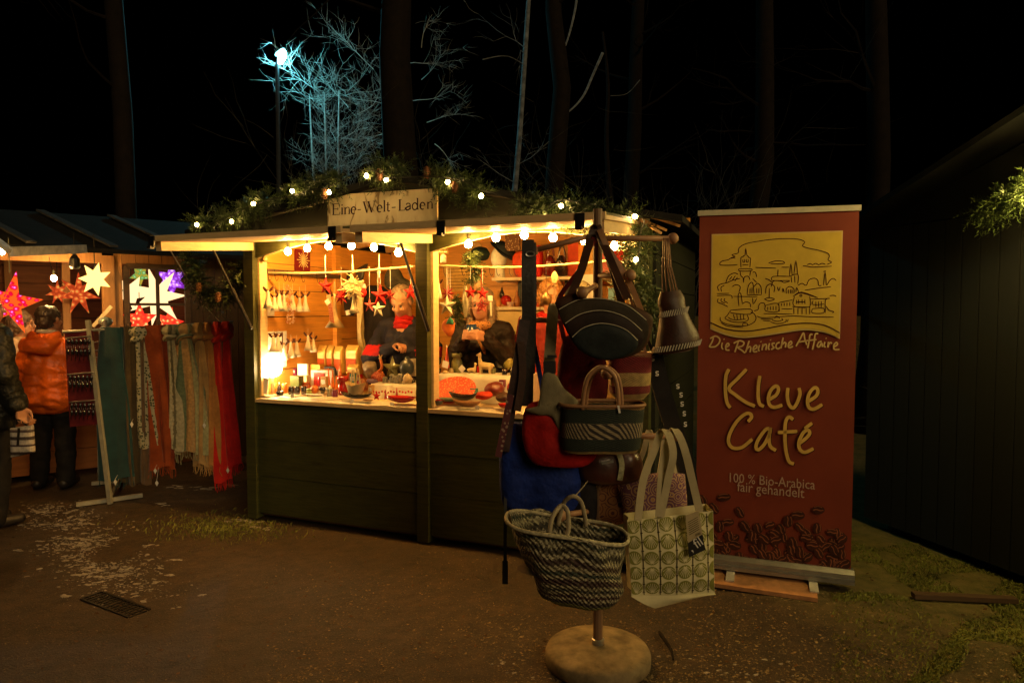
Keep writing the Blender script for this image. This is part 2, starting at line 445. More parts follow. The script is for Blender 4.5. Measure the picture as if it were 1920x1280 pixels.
b.out('grass', GRASS, label='short trodden grass at the edges of the earth yard', kind='stuff')

# ---- stall (frame u along the front, v inwards, z)
UW, DEP = 2.9, 1.95
stall = T('market_stall', 'lit wooden gift stall with green front panels and two raised shutters', 'market stall', L(UW / 2, 0, 0))
def boards_u(b, u0, u1, v, z0, z1, hgt, th=.022, gap=.006):
    z = z0
    while z < z1 - .01:
        zz = min(z + hgt, z1); b.box(((u0 + u1) / 2, v + random.uniform(-.002, .002), (z + zz - gap) / 2), (u1 - u0, th, zz - z - gap), Matrix.Rotation(random.uniform(-.01, .01), 3, 'X')); z = zz
def boards_v(b, v0, v1, u, z0, z1, hgt, th=.022, gap=.006):
    z = z0
    while z < z1 - .01:
        zz = min(z + hgt, z1); b.box((u, (v0 + v1) / 2, (z + zz - gap) / 2), (th, v1 - v0, zz - z - gap)); z = zz
b = B(FM); boards_u(b, 0, UW, DEP, .06, 2.32, .19); b.box((UW / 2, DEP + .03, 1.19), (UW, .02, 2.26)); b.out('back_wall', W_IN, stall)
for u in (0.0, UW):
    b = B(FM); boards_v(b, .07, DEP - .02, u, .06, 2.1, .205); cl_ = B(FM); boards_v(cl_, .05, DEP, u + (-.035 if u == 0 else .035), .03, 2.12, .205, .03); cl_.out('outer_cladding', wood('gable_boards', (.010, .011, .003), (1, 1, 14), 4, .5, .75), stall)
    if u == 0: b.bar((.03, 1.0, .1), (.03, 1.0, 2.1), .07, .045, (1, 0, 0)); b.bar((.03, 1.03, 1.93), (.03, 1.9, 1.93), .03, .05)
    b.out('side_wall', W_IN, stall)
b = B(FM); b.box((UW / 2, DEP / 2, .05), (UW - .04, DEP - .04, .05)); b.out('floor_deck', W_DARK, stall)
for i, (u0, u1) in enumerate(((.05, 1.4), (1.49, UW - .05))):
    b = B(FM); boards_u(b, u0, u1, 0, .05, .875, .275, .03, .004); b.box(((u0 + u1) / 2, .03, .46), (u1 - u0, .02, .8)); fp = b.out('front_panel', W_GREEN, stall)
for u in (0.015, 1.445, UW - .015):
    b = B(FM); b.box((u, 0, 1.04), (.085, .085, 2.06)); b.out('post', W_GREEN, stall)
    b = B(FM)
    for sg in ((1,) if u < .1 else (-1, 1) if u < 2 else (-1,)): b.box((u + sg * .053, .045, 1.42), (.018, .075, 1.03))
    b.out('jamb', W_LIGHT, stall)
for (u0, u1) in ((.06, 1.4), (1.49, UW - .06)):
    b = B(FM); ps = []
    for k in range(17):
        t = k / 16; ps.append((u0 + (u1 - u0) * t, -.012, 1.925 + .105 * math.sin(math.pi * t)))
    b.prism(ps + [(u1, -.012, 2.07), (u0, -.012, 2.07)], (0, .022, 0)); b.out('arch_board', W_GREEN, stall)
    b = B(FM); b.tube([(p[0], .018, p[2] + .001) for p in ps], .0065, 5); b.out('arch_edge', W_LIGHT, stall)
b = B(FM); b.box((UW / 2, .34, .885), (UW - .1, .76, .024)); b.out('countertop', W_LIGHT, stall)
# roof with low gable
RIDGE_U, RIDGE_Z, EZL, EZR, UL_, UR_ = 1.28, 2.38, 2.10, 2.03, -.48, 3.12
def roof_z(u): return EZL + (RIDGE_Z - EZL) * (u - UL_) / (RIDGE_U - UL_) if u < RIDGE_U else EZR + (RIDGE_Z - EZR) * (UR_ - u) / (UR_ - RIDGE_U)
b = B(FM); b.prism([(UL_, -.14, EZL), (RIDGE_U, -.14, RIDGE_Z), (UR_, -.14, EZR), (UR_, -.14, EZR + .035), (RIDGE_U, -.14, RIDGE_Z + .04), (UL_, -.14, EZL + .035)], (0, DEP + .35, 0)); b.out('roof', ROOF, stall)
b = B(FM); b.prism([(UL_ + .1, -.03, 2.05), (UR_ - .3, -.03, 2.05), (UR_ - .3, -.03, roof_z(UR_ - .3) - .004), (RIDGE_U, -.03, RIDGE_Z - .004), (UL_ + .1, -.03, roof_z(UL_ + .1) - .004)], (0, .025, 0)); b.out('gable_panel', wood('gable_boards', (.010, .011, .003), (1, 1, 14), 4, .5, .75), stall)
for k in range(4):
    b = B(FM); v = .3 + k * .5; b.bar((RIDGE_U, v, RIDGE_Z - .05), (.04, v, roof_z(.04) - .05), .05, .07); b.bar((RIDGE_U, v, RIDGE_Z - .05), (UW - .04, v, roof_z(UW - .04) - .05), .05, .07); b.out('rafter', W_MID, stall)
for (q0, q1) in (((1195, 398), (1275, 424)), ((1185, 404), (1250, 432)), ((1200, 412), (1240, 438))):
    b = B(); b.bar(S(q0[0], q0[1], -.10), S(q1[0], q1[1], -.02), .012, .014); b.out('roof_batten', W_MID, stall)
# shutters lifted as canopies
ZH, ZO, VO = 2.034, 1.968, -.85
for i, (u0, u1) in enumerate(((.02, 1.415), (1.475, 2.87))):
    b = B(FM); b.prism([(u0, -.05, ZH), (u0, VO, ZO), (u0, VO, ZO + .02), (u0, -.05, ZH + .02)], (u1 - u0, 0, 0)); fl = b.out('shutter', W_LIGHT, stall)
    b = B(FM)
    b.bar((u0 + .035, -.05, ZH - .03), (u0 + .035, VO + .01, ZO - .03), .045, .055); b.out('shutter_batten', W_LIGHT, fl); b = B(FM)
    b.bar((u1 - .035, -.05, ZH - .03), (u1 - .035, VO + .01, ZO - .03), .045, .055); b.out('shutter_batten', W_LIGHT, fl)
    b = B(FM); b.box(((u0 + u1) / 2, VO - .012, ZO + .015), (u1 - u0, .02, .035)); b.out('shutter_edge', W_LIGHT, fl)
    b = B(FM); b.prism([(u0, -.05, ZH + .022), (u0, VO, ZO + .022), (u0, VO, ZO + .032), (u0, -.05, ZH + .032)], (u1 - u0, 0, 0)); b.out('shutter_cover', W_GREEN, fl)
    us = u0 + .03
    b = B(FM); b.cyl((us, -.42, 1.985), (us, -.24, 1.7), .0085, n=8); b.cyl((us, -.24, 1.7), (us, -.06, 1.42), .014, n=8)
    b.sph((us, -.42, 1.985), .016, 8, 6); b.sph((us, -.06, 1.42), .016, 8, 6); b.out('gas_strut', BLACK, fl)
    for uu in ((u0 + .55, u1 - .12) if i else (u0 + .02, u1 - .05)):
        b = B(FM); b.box((uu, VO - .026, ZO - .005), (.045, .01, .07)); b.box((uu, VO - .035, ZO - .04), (.03, .03, .015)); b.out('latch', BLACK, fl)
# the sign
SIGN = nt('sign_board')
def sign_mat():
    m, t, n, l, p = SIGN; co = coord(n)
    f = noise_n(n, l, mapping(n, l, co, (6, 6, 2.5)), 2.2, 3, .5, 1.2)
    l.new(ramp(n, l, f, [(.36, (.34, .22, .09)), (.41, (.76, .60, .33)), (.6, (.82, .68, .40))]), p.inputs['Base Color']); p.inputs['Roughness'].default_value = .55
    return m
def sgn(px, py, dv=0): return S(px, py, -.075 + dv)
b = B(); b.prism([sgn(614, 425), sgn(819, 413), sgn(819, 353), sgn(614, 366)], EV * .02)
sg = b.out('sign_board', sign_mat(), None, 'weathered cream board with dark lettering fixed to the gable among fir', 'sign')
INK = mat('sign_ink', (.05, .012, .01), .6, var=.1, bmp=0)
def serif():
    """letters of the sign: (polyline, width) in crop units, x along, y up from the baseline"""
    o = []
    def st(w, *p): o.append((list(p), w * 1.35 + 1.2))
    def stem(x, h, w=8): st(w, (x, 0), (x, h)); st(2.5, (x - 7, 1), (x + 7, 1)); st(2.5, (x - 7, h - 1), (x + 3, h - 1))
    def en(x): stem(x, 45); st(7, (x + 28, 0), (x + 28, 32)); st(3, *smooth_line([(x + 3, 36), (x + 14, 45), (x + 25, 42), (x + 28, 32)])); st(2.5, (x + 21, 1), (x + 35, 1))
    def ee(x):
        c = [(x + 17 + 16 * math.cos(a), 22 + 23 * math.sin(a)) for a in [k * .35 for k in range(0, 16)]]
        st(5, *c); st(3, (x + 2, 24), (x + 33, 24)); st(7, *[(x + 17 + 15 * math.cos(a), 22 + 22 * math.sin(a)) for a in [2.3 + k * .3 for k in range(6)]])
    stem(1085, 74); st(3, (1078, 73), (1123, 73)); st(3, (1123, 73), (1123, 58)); st(3, (1085, 39), (1114, 39)); st(3, (1114, 47), (1114, 31)); st(3, (1078, 1), (1127, 1)); st(3, (1127, 1), (1129, 18))
    stem(1143, 45); st(8, (1139, 62), (1147, 62)); en(1163); ee(1202); st(5, (1246, 24), (1268, 24))
    st(9, (1288, 74), (1309, 0)); st(3, (1309, 0), (1325, 70)); st(9, (1318, 74), (1340, 0)); st(3, (1340, 0), (1360, 74)); st(2.5, (1280, 74), (1300, 74)); st(2.5, (1312, 74), (1330, 74)); st(2.5, (1350, 74), (1368, 74))
    ee(1376); stem(1425, 76); st(7, (1448, 4), (1448, 62)); st(3, (1438, 45), (1462, 45)); st(4, *smooth_line([(1448, 6), (1453, 1), (1462, 4)])); st(5, (1474, 24), (1500, 24))
    stem(1528, 74); st(3, (1519, 1), (1560, 1)); st(3, (1560, 1), (1564, 20)); st(2.5, (1520, 73), (1540, 73))
    st(7, (1597, 3), (1597, 34)); st(4, *smooth_line([(1570, 36), (1578, 45), (1592, 43), (1597, 34)])); st(6, *smooth_line([(1597, 26), (1580, 22), (1568, 12), (1574, 1), (1586, 3), (1597, 12)]))
    st(7, (1646, 0), (1646, 76)); st(2.5, (1638, 75), (1646, 75)); st(2.5, (1646, 1), (1656, 1)); st(5, *[(1628 + 17 * math.cos(a), 22 + 23 * math.sin(a)) for a in [k * .42 for k in range(16)]])
    ee(1662); en(1715); return o
b = B()
def smap(x, y):
    bx = 1075; yy = 474 - (x - bx) * 44 / 675 - y
    return sgn(320 + x / 3.556, 270 + yy / 3.556, -.0025)
for pl, w in serif(): b.strokes([pl], w, smap)
b.out('lettering', INK, sg)

# ---- fir garlands
def garland(b, path, rad, per_m=150, nl=.035, hang=.35, seed=1, gate=-9):
    rn = random.Random(seed); pts = SL(path, 5)
    for i in range(len(pts) - 1):
        p, q = pts[i], pts[i + 1]; d = q - p; ln = d.length
        if ln < 1e-6: continue
        d.normalize()
        for _ in range(max(1, int(ln * per_m + rn.random()))):
            o = p + (q - p) * rn.random()
            if noise.noise(o * 4.5) < gate: continue
            ax = V((rn.gauss(0, 1), rn.gauss(0, 1), rn.gauss(0, 1) - hang)); ax = ax - d * ax.dot(d) * .6; ax.normalize()
            tl = rad * rn.uniform(.5, 1.25); e = o + ax * tl; cur = V((0, 0, -hang * tl * .6))
            s0 = ax.orthogonal().normalized(); t0 = ax.cross(s0)
            for k in range(17):
                t = .12 + .88 * k / 16; c = o + ax * tl * t + cur * t * t; a = k * 2.4 + rn.random()
                nd = (ax * .75 + (s0 * math.cos(a) + t0 * math.sin(a))).normalized(); w = nd.cross(ax).normalized() * .0038
                l_ = nl * rn.uniform(.7, 1.15) * (1.1 - .4 * t)
                b.add([c - w, c + w, c + nd * l_], [(0, 1, 2)])
def G(pts, v): return [S(x, y, v) for x, y in pts]
GP = [(366, 428), (430, 415), (475, 392), (545, 368), (612, 352), (690, 334), (755, 326), (838, 345), (905, 372), (960, 388), (1050, 393), (1120, 402), (1190, 420)]
b = B(); garland(b, G([(x, y - 10) for x, y in GP], -.20), .125, 330, .04, .3, 3, gate=-.24); garland(b, G([(x, y - 12) for x, y in GP[3:-2]], -.10), .12, 110, .04, .2, 13, gate=-.12); b.out('fir_garland', FIR, None, 'long fir garland with pine cones along the gable edge of the lit stall', 'garland')
GD = [(1196, 425), (1190, 455), (1186, 500), (1200, 545), (1222, 600)]
b = B(); garland(b, G(GD, -.12), .15, 420, .04, .6, 4); b.out('fir_garland', FIR, None, 'bushy fir garland hanging down the right corner post of the lit stall', 'garland')
GS = [(352, 478), (366, 510), (380, 540), (404, 556), (430, 545), (448, 520), (458, 495)]
b = B(); garland(b, G(GS, .02), .12, 460, .038, .3, 5); b.out('fir_garland', FIR, None, 'fir swag with two cones hanging left of the lit stall beneath its shutter', 'garland')
def pine_cone(p, label, h=.075, ang=0):
    b = B(); rn = random.Random(int(p.x * 999))
    b.sph(p, (h * .25, h * .25, h * .5), 10, 8)
    for k in range(46):
        t = k / 45; z = h * (.5 - t); r = h * .36 * math.sin(math.pi * min(1, t * .85 + .12)) + .004; a = k * 2.4
        d = V((math.cos(a), math.sin(a), -.25)).normalized(); sd = V((-math.sin(a), math.cos(a), 0)); o = p + V((0, 0, z)) + d * r * .5
        b.add([o - sd * .004, o + d * .012 - sd * .008, o + d * .016 + V((0, 0, -.003)), o + d * .012 + sd * .008, o + sd * .004], [(0, 1, 2, 3, 4)])
    b.out('pine_cone', CONE, None, label, 'pine cone', 'pine cones wired into the fir garlands')
for (x, y, v, lb) in ((712, 326, -.28, 'brown pine cone near the top of the gable garland between two lit bulbs'), (853, 350, -.28, 'brown pine cone in the gable garland right of the sign'),
                      (800, 322, -.28, 'reddish pine cone at the gable top above the right end of the sign'), (608, 362, -.28, 'orange lit pine cone beside the bulb at the left end of the sign'),
                      (409, 556, -.10, 'pale tipped pine cone at the bottom of the swag left of the stall'), (372, 538, -.10, 'small pine cone on the left arm of the swag under the shutter')):
    pine_cone(S(x, y, v), lb, .07)

# ---- strings of bulbs
def light_string(label, pts, sock_dirs, mat_b, rb, name='light_string', sag=.03, tail=()):
    t = T(name, label, 'light string', pts[0]); b = B(); cp = []
    tops = []
    for p, d in zip(pts, sock_dirs): tops.append(V(p) + V(d) * (rb * 2.9))
    for i, q in enumerate(tops):
        cp.append(q)
        if i < len(tops) - 1: cp.append((q + tops[i + 1]) / 2 + V((0, 0, -sag)))
    cp += [V(q) for q in tail]; b.tube(SL(cp, 4), .0035, 5); b.out('cable', CABLE, t)
    for p, d in zip(pts, sock_dirs):
        d = V(d).normalized(); p = V(p); b = B(); b.cyl(p + d * rb * 1.1, p + d * rb * 2.9, rb * .42, rb * .5, 8); s = b.out('socket', SOCK, t, smooth=False)
        b = B(); b.sph(p, rb, 12, 8); b.tube([p + d * rb * .5, p + d * rb * 1.15], [rb * .86, rb * .45], 10); b.out('bulb', mat_b, s, smooth=True)
    return t
BL = [(540, 472), (576, 466), (616, 462), (659, 461), (701, 464), (747, 474)]
BR = [(878, 458), (930, 446), (983, 441), (1037, 446), (1096, 452), (1152, 462)]
up = (0, 0, 1)
light_string('row of six glowing bulbs under the arch of the left opening', [S(x, y, -.05) for x, y in BL], [up] * 6, BULB, .0235, sag=.004)
light_string('row of glowing bulbs under the arch of the right opening', [S(x, y, -.05) for x, y in BR], [up] * 6, BULB, .0235, sag=.004)
GB = [((369, 421), (.1, 0, -1)), ((434, 416), (0, 0, 1)), ((475, 382), (1, 0, .1)), ((548, 358), (.3, 0, -1)), ((617, 361), (.05, 0, 1)), ((687, 330), (0, 0, 1)), ((724, 338), (1, 0, .5)),
      ((839, 342), (.8, 0, .6)), ((902, 368), (.2, 0, 1)), ((1014, 408), (.1, 0, 1)), ((1052, 386), (.2, .3, .8)), ((1190, 406), (1, 0, -.1)), ((1192, 487), (.5, 0, .9))]
light_string('string of small warm bulbs woven through the gable garland', [S(x, y, -.30) for (x, y), d in GB], [V(d).normalized() for p, d in GB], BULBS, .0128, sag=-.01)

# ---- trees
BARK = mat('dark_bark', (.008, .005, .0032), .9, var=.5, scale=10, bmp=.8, bscale=30)
FROST = mat('frosted_bark', (.30, .31, .29), .8, var=.4, scale=20, bmp=.3)
BIRCH = mat('snowy_bark', (.17, .19, .21), .8, var=.6, scale=7, bmp=.4)
def limb(b, p, d, ln, r, depth, rn, up=.25, spread=.55, n=4, kids=(3, 5)):
    segs = 5; pts = [V(p)]; rs = [r]; dd = V(d).normalized()
    for k in range(segs):
        dd = (dd + V((rn.gauss(0, .16), rn.gauss(0, .16), rn.gauss(up * .25, .14)))).normalized(); pts.append(pts[-1] + dd * ln / segs); rs.append(r * (1 - .8 * (k + 1) / segs))
    b.tube(pts, rs, n if r > .012 else 3, cap=False)
    if depth <= 0: return
    for _ in range(rn.randint(*kids)):
        i = rn.randint(1, segs); ax = V((rn.gauss(0, 1), rn.gauss(0, 1), rn.gauss(.1, .8))).normalized()
        nd = (dd * (1 - spread) + ax * spread).normalized()
        limb(b, pts[i], nd, ln * rn.uniform(.45, .72), max(.0032, rs[i] * .6), depth - 1, rn, up, spread, n, kids)
def trunk_pts(x, y, base, top, lean=0, wob=.06, n=8, rn=random):
    return [V((x + lean * k / n + rn.gauss(0, wob), y + rn.gauss(0, wob), top * k / n)) for k in range(n + 1)]
# frosted shrub tree by the street lamp
rn = random.Random(11)
tr = T('frosted_tree', 'bare frosted tree glowing blue green beside the street lamp', 'tree', V((-4.2, 15, 0)))
b = B()
for i in range(3): 
    x = -4.1 + i * .16; p = [V((x, 15 + rn.gauss(0, .1), 0)), V((x + rn.gauss(0, .1), 15, 2.0)), V((x + (i - 2) * .10, 15, 4.2)), V((x + (i - 2) * .22 + .1, 15 + rn.gauss(0, .2), 6.2))]
    b.tube(SL(p, 4), [.05 - .038 * k / 12 for k in range(13)], 6)
b.out('trunk', FROST, tr)
b = B()
for _ in range(40):
    z = rn.uniform(3.4, 6.3); a = rn.uniform(0, 6.28)
    d = V((math.cos(a) * .8 + .30, math.sin(a) * .8, rn.uniform(-.05, .7)))
    limb(b, V((-3.95 + rn.gauss(.2, .2), 15 + rn.gauss(0, .1), z)), d, rn.uniform(.6, 1.15), rn.uniform(.006, .011), 2, rn, .12, .5, 4, (4, 7))
for (px, py, ln, dx, dz) in ((720, 195, 1.2, -.8, .15), (700, 130, 1.3, -.9, .6), (690, 240, 1.1, -.9, -.05), (725, 250, 1.0, -.6, -.1), (640, 260, .9, .8, .1), (660, 90, .8, -.5, .6), (760, 120, 1.0, .6, .1), (790, 150, .8, .4, .3), (790, 90, .8, .2, .6), (800, 230, .8, .6, .25), (815, 270, .8, .4, -.2), (770, 190, .9, .7, .1)):
    limb(b, at(px, py, 15.4), V((dx, -.1, dz)), ln, .012, 2, rn, .0, .5, 4, (5, 7))
b.out('crown', FROST, tr)
def tree(label, x, y, r, top, lean, m, nb, seed, name='forest_tree', zb=(3, 7), bl=1.6):
    rn = random.Random(seed); t = T(name, label, 'tree', V((x, y, 0)), None); p = trunk_pts(x, y, 0, top, lean, r * .3, 8, rn)
    b = B(); b.tube(p, [r * (1.25 if k == 0 else 1) * (1 - .45 * k / 8) for k in range(9)], 12); b.out('trunk', m, t, smooth=True)
    b = B()
    for _ in range(nb):
        z = rn.uniform(*zb); k = min(7, int(z / top * 8)); o = p[k].lerp(p[k + 1], z / top * 8 - k); a = rn.uniform(0, 6.28)
        limb(b, o, V((math.cos(a), math.sin(a), rn.uniform(.0, .5))), bl * rn.uniform(.6, 1.2), r * .16, 2, rn, .1, .45, 4, (2, 4))
    if nb: b.out('crown', m, t)
    return t
q = at(755, 300, 9.5); tree('thick dark tree trunk rising straight behind the gable of the lit stall', q.x, q.y, .27, 10, .0, BARK, 8, 2, bl=1.8, zb=(5.5, 9))
q0 = at(966, 335, 13); tree('slim pale snow dusted trunk leaning right above the lit stall', q0.x - .35, 13, .065, 9.5, .8, BIRCH, 6, 5, 'slender_tree', (3.2, 7), 1.1)
q = at(1636, 560, 8.5); tree('dark straight tree trunk just right of the red banner', q.x, q.y, .16, 9, .0, BARK, 5, 8, zb=(4, 8))
q = at(228, 300, 9); tree('dark tree trunk behind the roof of the left hut', q.x, q.y, .14, 11, .0, BARK, 6, 12, zb=(4, 9))
q = at(1030, 150, 11); tree('dark tree trunk behind the lit stall right of the pale slim trunk', q.x, q.y, .18, 10, .1, BARK, 6, 15, zb=(5, 9))
q = at(1440, 250, 12); tree('dark tree trunk in the night behind the red banner', q.x, q.y, .2, 11, -.1, BARK, 8, 19, zb=(4, 9))
q = at(1180, 250, 15); tree('dim tree trunk farther back between lit stall and red banner', q.x, q.y, .2, 11, .2, BARK, 8, 23, zb=(4, 9))
# long arched twigs catching the lamp light, on a young tree
yt = T('young_tree', 'thin young tree with two long curved snowy branches behind the stall', 'tree', V((2.1, 12.5, 0)))
b = B()
b.tube(SL([V((2.2, 12.5, 0)), at(1140, 330, 12.5), at(1140, 160, 12.5), at(1130, 60, 12.5)], 6), [.06 - .04 * k / 18 for k in range(19)], 7); b.out('trunk', BARK, yt)
b = B()
b.tube(SL([at(1045, 222, 12.0), at(1072, 205, 12.1), at(1095, 178, 12.2), at(1112, 140, 12.4), at(1130, 100, 12.5)], 6), [.012 + .018 * k / 24 for k in range(25)], 6)
b.tube(SL([at(1048, 112, 12.0), at(1064, 75, 12.1), at(1078, 20, 12.3), at(1086, -40, 12.4)], 6), [.012 + .016 * k / 18 for k in range(19)], 6)
b.tube(SL([at(905, 112, 12.0), at(935, 106, 12.1), at(956, 107, 12.4), at(980, 120, 12.9)], 6), [.01] * 19, 5)
b.tube(SL([at(1145, 180, 12.5), at(1175, 176, 12.4), at(1200, 150, 12.3)], 6), [.008] * 13, 5); b.out('branch', BIRCH, yt)
# low twiggy bushes
TWIG = mat('twig', (.05, .05, .045), .8, var=.4, bmp=0)
for (px, py, Y, lab, nn, hh) in ((690, 335, 11, 'tangle of bare twigs just behind the gable of the lit stall', 26, 2.0), (1680, 720, 9, 'frosty low bush in the dark right of the red banner', 34, .9), (1240, 330, 10, 'bare twiggy bush behind the right eave of the lit stall', 22, 2.0), (880, 320, 12.5, 'bare bush with thin frosty twigs behind the gable garland', 24, 2.2)):
    q = at(px, py, Y); rn = random.Random(px); bz = max(0, q.z - hh * 1.3); b = B()
    for _ in range(nn):
        a = rn.uniform(0, 6.28); limb(b, V((q.x + rn.gauss(0, .2), Y + rn.gauss(0, .2), bz)), V((math.cos(a) * .6, math.sin(a) * .5, 1)), hh * rn.uniform(.7, 1.3), .014, 2, rn, .1, .5, 3, (3, 5))
    b.tube([V((q.x, Y, 0)), V((q.x, Y, bz + .3))], .05, 7)
    b.out('bare_bush', TWIG, None, lab, 'bush', origin=(q.x, Y, 0))

# ---- street lamp
lp = at(524, 108, 14)
lamp = T('street_lamp', 'tall slim street lamp with blue white head above the trees', 'street lamp', V((lp.x - .05, 14, 0)))
b = B(); b.tube([V((lp.x - .06, 14, 0)), V((lp.x - .05, 14, lp.z - .1))], [.06, .04], 10); b.out('pole', mat('lamp_pole', (.04, .045, .05), .6, .2, var=.2), lamp)
b = B(); b.sph(lp + V((.0, .04, .12)), (.13, .09, .035), 12, 8, Matrix.Rotation(R(-35), 3, 'Y')); b.out('lamp_hood', STEEL, lamp, smooth=True)
b = B(); b.sph(lp + V((.05, 0, 0)), (.06, .06, .14), 14, 10, Matrix.Rotation(R(25), 3, 'Y')); b.out('lamp_lens', emit('cold_lamp', (.17, .74, .82), 850), lamp, smooth=True)
b = B(); p = at(1708, 536, 22); b.sph(p, .07, 10, 8); b.box(p + V((0, 0, .1)), (.12, .12, .04)); b.box(p - V((0, 0, .1)), (.12, .12, .04)); b.tube([V((p.x, p.y, 0)), p - V((0, 0, .12))], .025, 6)
dl = T('lantern', 'tiny orange lantern far off in the dark right of the red banner', 'lantern', V((p.x, p.y, 0)))
b2 = B(); b2.sph(p, .055, 10, 8); b2.out('lantern_glass', emit('far_glow', (1, .3, .08), 6), dl)
b2 = B(); b2.box(p + V((0, 0, .08)), (.12, .12, .03)); b2.box(p - V((0, 0, .08)), (.12, .12, .03)); b2.tube([V((p.x, p.y, 0)), p - V((0, 0, .09))], .025, 6); b2.out('lantern_post', BLACK, dl)

# ---- left hut (selling stars)
H0 = V((-3.85, 6.53, 0)); HU = V((.8, .6, 0)); HV = V((-.6, .8, 0)); HM = frame(H0, HU, HV)
def HP(px, py, v=0): return onplane(px, py, H0 + HV * v, HV)
hut = T('star_hut', 'dark roofed wooden hut at left selling glowing paper stars', 'market stall', H0)
def hu(px, v=0): return (HP(px, 580, v) - H0).dot(HU)
uw0, uw1 = hu(238), hu(352)
b = B(HM)
ue = 1.75; z0, zt = 1.22, 1.97
def vb(u0, u1, z0, z1, w=.115):
    u = u0
    while u < u1 - .005:
        uu = min(u + w, u1); b.box(((u + uu - .005) / 2, 0, (z0 + z1) / 2), (uu - u - .005, .024, z1 - z0)); u = uu
vb(.05, uw0 - .03, 0, 2.1); vb(uw0 - .03, uw1 + .03, 0, z0 - .02); vb(uw0 - .03, uw1 + .03, zt + .02, 2.1)
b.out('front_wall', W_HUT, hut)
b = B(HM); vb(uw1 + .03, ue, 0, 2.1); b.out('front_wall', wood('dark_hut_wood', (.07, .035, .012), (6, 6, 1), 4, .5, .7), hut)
b = B(HM); b.box((0, .02, 1.03), (.1, .1, 2.06)); b.out('post', W_HUT, hut)
b = B(HM); b.box((-.95, .02, 1.03), (.09, .09, 2.06)); b.out('post', W_HUT, hut)
b = B(HM); b.box((-1.55, .0, 2.05), (3.0, .06, .13)); b.out('header_beam', W_HUT, hut)
b = B(HM); boards_u(b, -2.9, -.05, 0, .05, .93, .2); b.out('counter_front', wood('hut_front_boards', (.36, .13, .035), (1, 1, 8), 3, .35, .6), hut)
b = B(HM); b.box((-1.5, .28, .95), (2.9, .6, .03)); b.out('countertop', W_MID, hut)
b = B(HM); boards_u(b, -2.9, ue, 2.0, .05, 2.3, .2); boards_v(b, .0, 2.0, ue, .05, 2.1, .2); boards_v(b, .0, 2.0, -2.9, .05, 2.1, .2); b.out('back_wall', wood('hut_inner', (.26, .09, .035), (1, 1, 10), 3, .35, .6), hut)
for k, (u, v) in enumerate(((-.75, 1.9), (-.28, .9), (-1.4, 1.9))):
    b = B(HM); b.box((u, v, 1.2), (.07, .07, 2.1)); b.out('inner_stud', W_MID, hut)
b = B(HM); b.prism([(-3.2, -.3, 2.06), (-3.2, .95, 2.5), (-3.2, 2.2, 2.06), (-3.2, 2.2, 2.1), (-3.2, .95, 2.54), (-3.2, -.3, 2.1)], (ue + 3.4, 0, 0)); rf = b.out('roof', ROOF, hut)
for px in (0, 1, 2):
    u = -.85 + px * .62; b = B(HM); b.bar((u - .25, .9, 2.55), (u + .25, -.29, 2.13), .08, .02); b.out('roof_lath', mat('grey_lath', (.045, .045, .045), .85), rf)
wf = B(HM)
for (a, c) in (((uw0, 0, z0), (uw0, 0, zt)), ((uw1, 0, z0), (uw1, 0, zt)), ((uw0, 0, zt), (uw1, 0, zt)), ((uw0, 0, z0), (uw1, 0, z0))): wf.bar(a, c, .05, .05)
win = wf.out('window', W_DARK, hut)
b = B(HM); um = (uw0 + uw1) / 2; b.bar((um, 0, z0 + .03), (um, 0, zt - .03), .03, .03); b.bar((uw0 + .03, .002, 1.60), (uw1 - .03, .002, 1.60), .026, .026); b.out('muntin', W_DARK, win)
b = B(HM); b.box((-3.0, -.62, 2.12), (1.0, .8, .025), Matrix.Rotation(R(-6), 3, 'X')); fl = b.out('shutter', W_LIGHT, hut)
# lifted pale shutter corner at the picture edge
b = B(); p = at(-40, 425, 5.0); q = at(21, 472, 5.0); b.bar(p, q, .03, .07, (0, 1, 0)); b.bar(q, q + V((-.02, .9, .1)), .03, .07); b.out('shutter_edge', mat('white_trim', (.7, .66, .58), .5), fl)
light_string('bare bulb hanging at the shutter corner of the left hut', [at(3, 472, 5.1), at(-60, 476, 5.1)], [up, up], BULB, .024, sag=0)
light_string('single dangling bulb in a dark socket in front of the left hut', [HP(101, 522, -.28)], [up], emit('hut_bulb', (1, .55, .18), 1000), .024, sag=.02, tail=[HP(96, 500, -.28), HP(92, 482, -.15)])

def star3d(b, c, R_, r_, n, ex, ez, dep, a0=math.pi / 2):
    ey = ez.cross(ex); ring = []
    for k in range(2 * n):
        a = a0 + math.pi * k / n; rr = R_ if k % 2 == 0 else r_
        ring.append(c + ex * math.cos(a) * rr + ez * math.sin(a) * rr)
    b.add(ring + [c + ey * dep, c - ey * dep], [(k, (k + 1) % (2 * n), 2 * n) for k in range(2 * n)] + [((k + 1) % (2 * n), k, 2 * n + 1) for k in range(2 * n)])
def glow_star(name, stops, s, scale=26):
    m, t, n, l, p = nt(name); n.remove(p); e = n.new('ShaderNodeEmission'); co = coord(n)
    v = n.new('ShaderNodeTexVoronoi'); v.inputs['Scale'].default_value = scale; l.new(co, v.inputs['Vector'])
    l.new(ramp(n, l, v.outputs['Distance'], stops), e.inputs['Color']); e.inputs['Strength'].default_value = s
    l.new(e.outputs[0], n['Material Output'].inputs['Surface']); return m
STAR_PINK = glow_star('pink_star_paper', [(.10, (1, .25, .9)), (.24, (.9, .01, .12)), (.45, (.65, .0, .015)), (.6, (.9, .10, .01))], 1.3)
STAR_ORANGE = glow_star('orange_star_paper', [(.1, (1, .45, .08)), (.35, (.9, .12, .02)), (.6, (.5, .05, .01))], .9, 20)
STAR_RED = glow_star('red_star_paper', [(.1, (1, .5, .15)), (.35, (1, .06, .015)), (.6, (.6, .02, .01))], 1.9, 22)
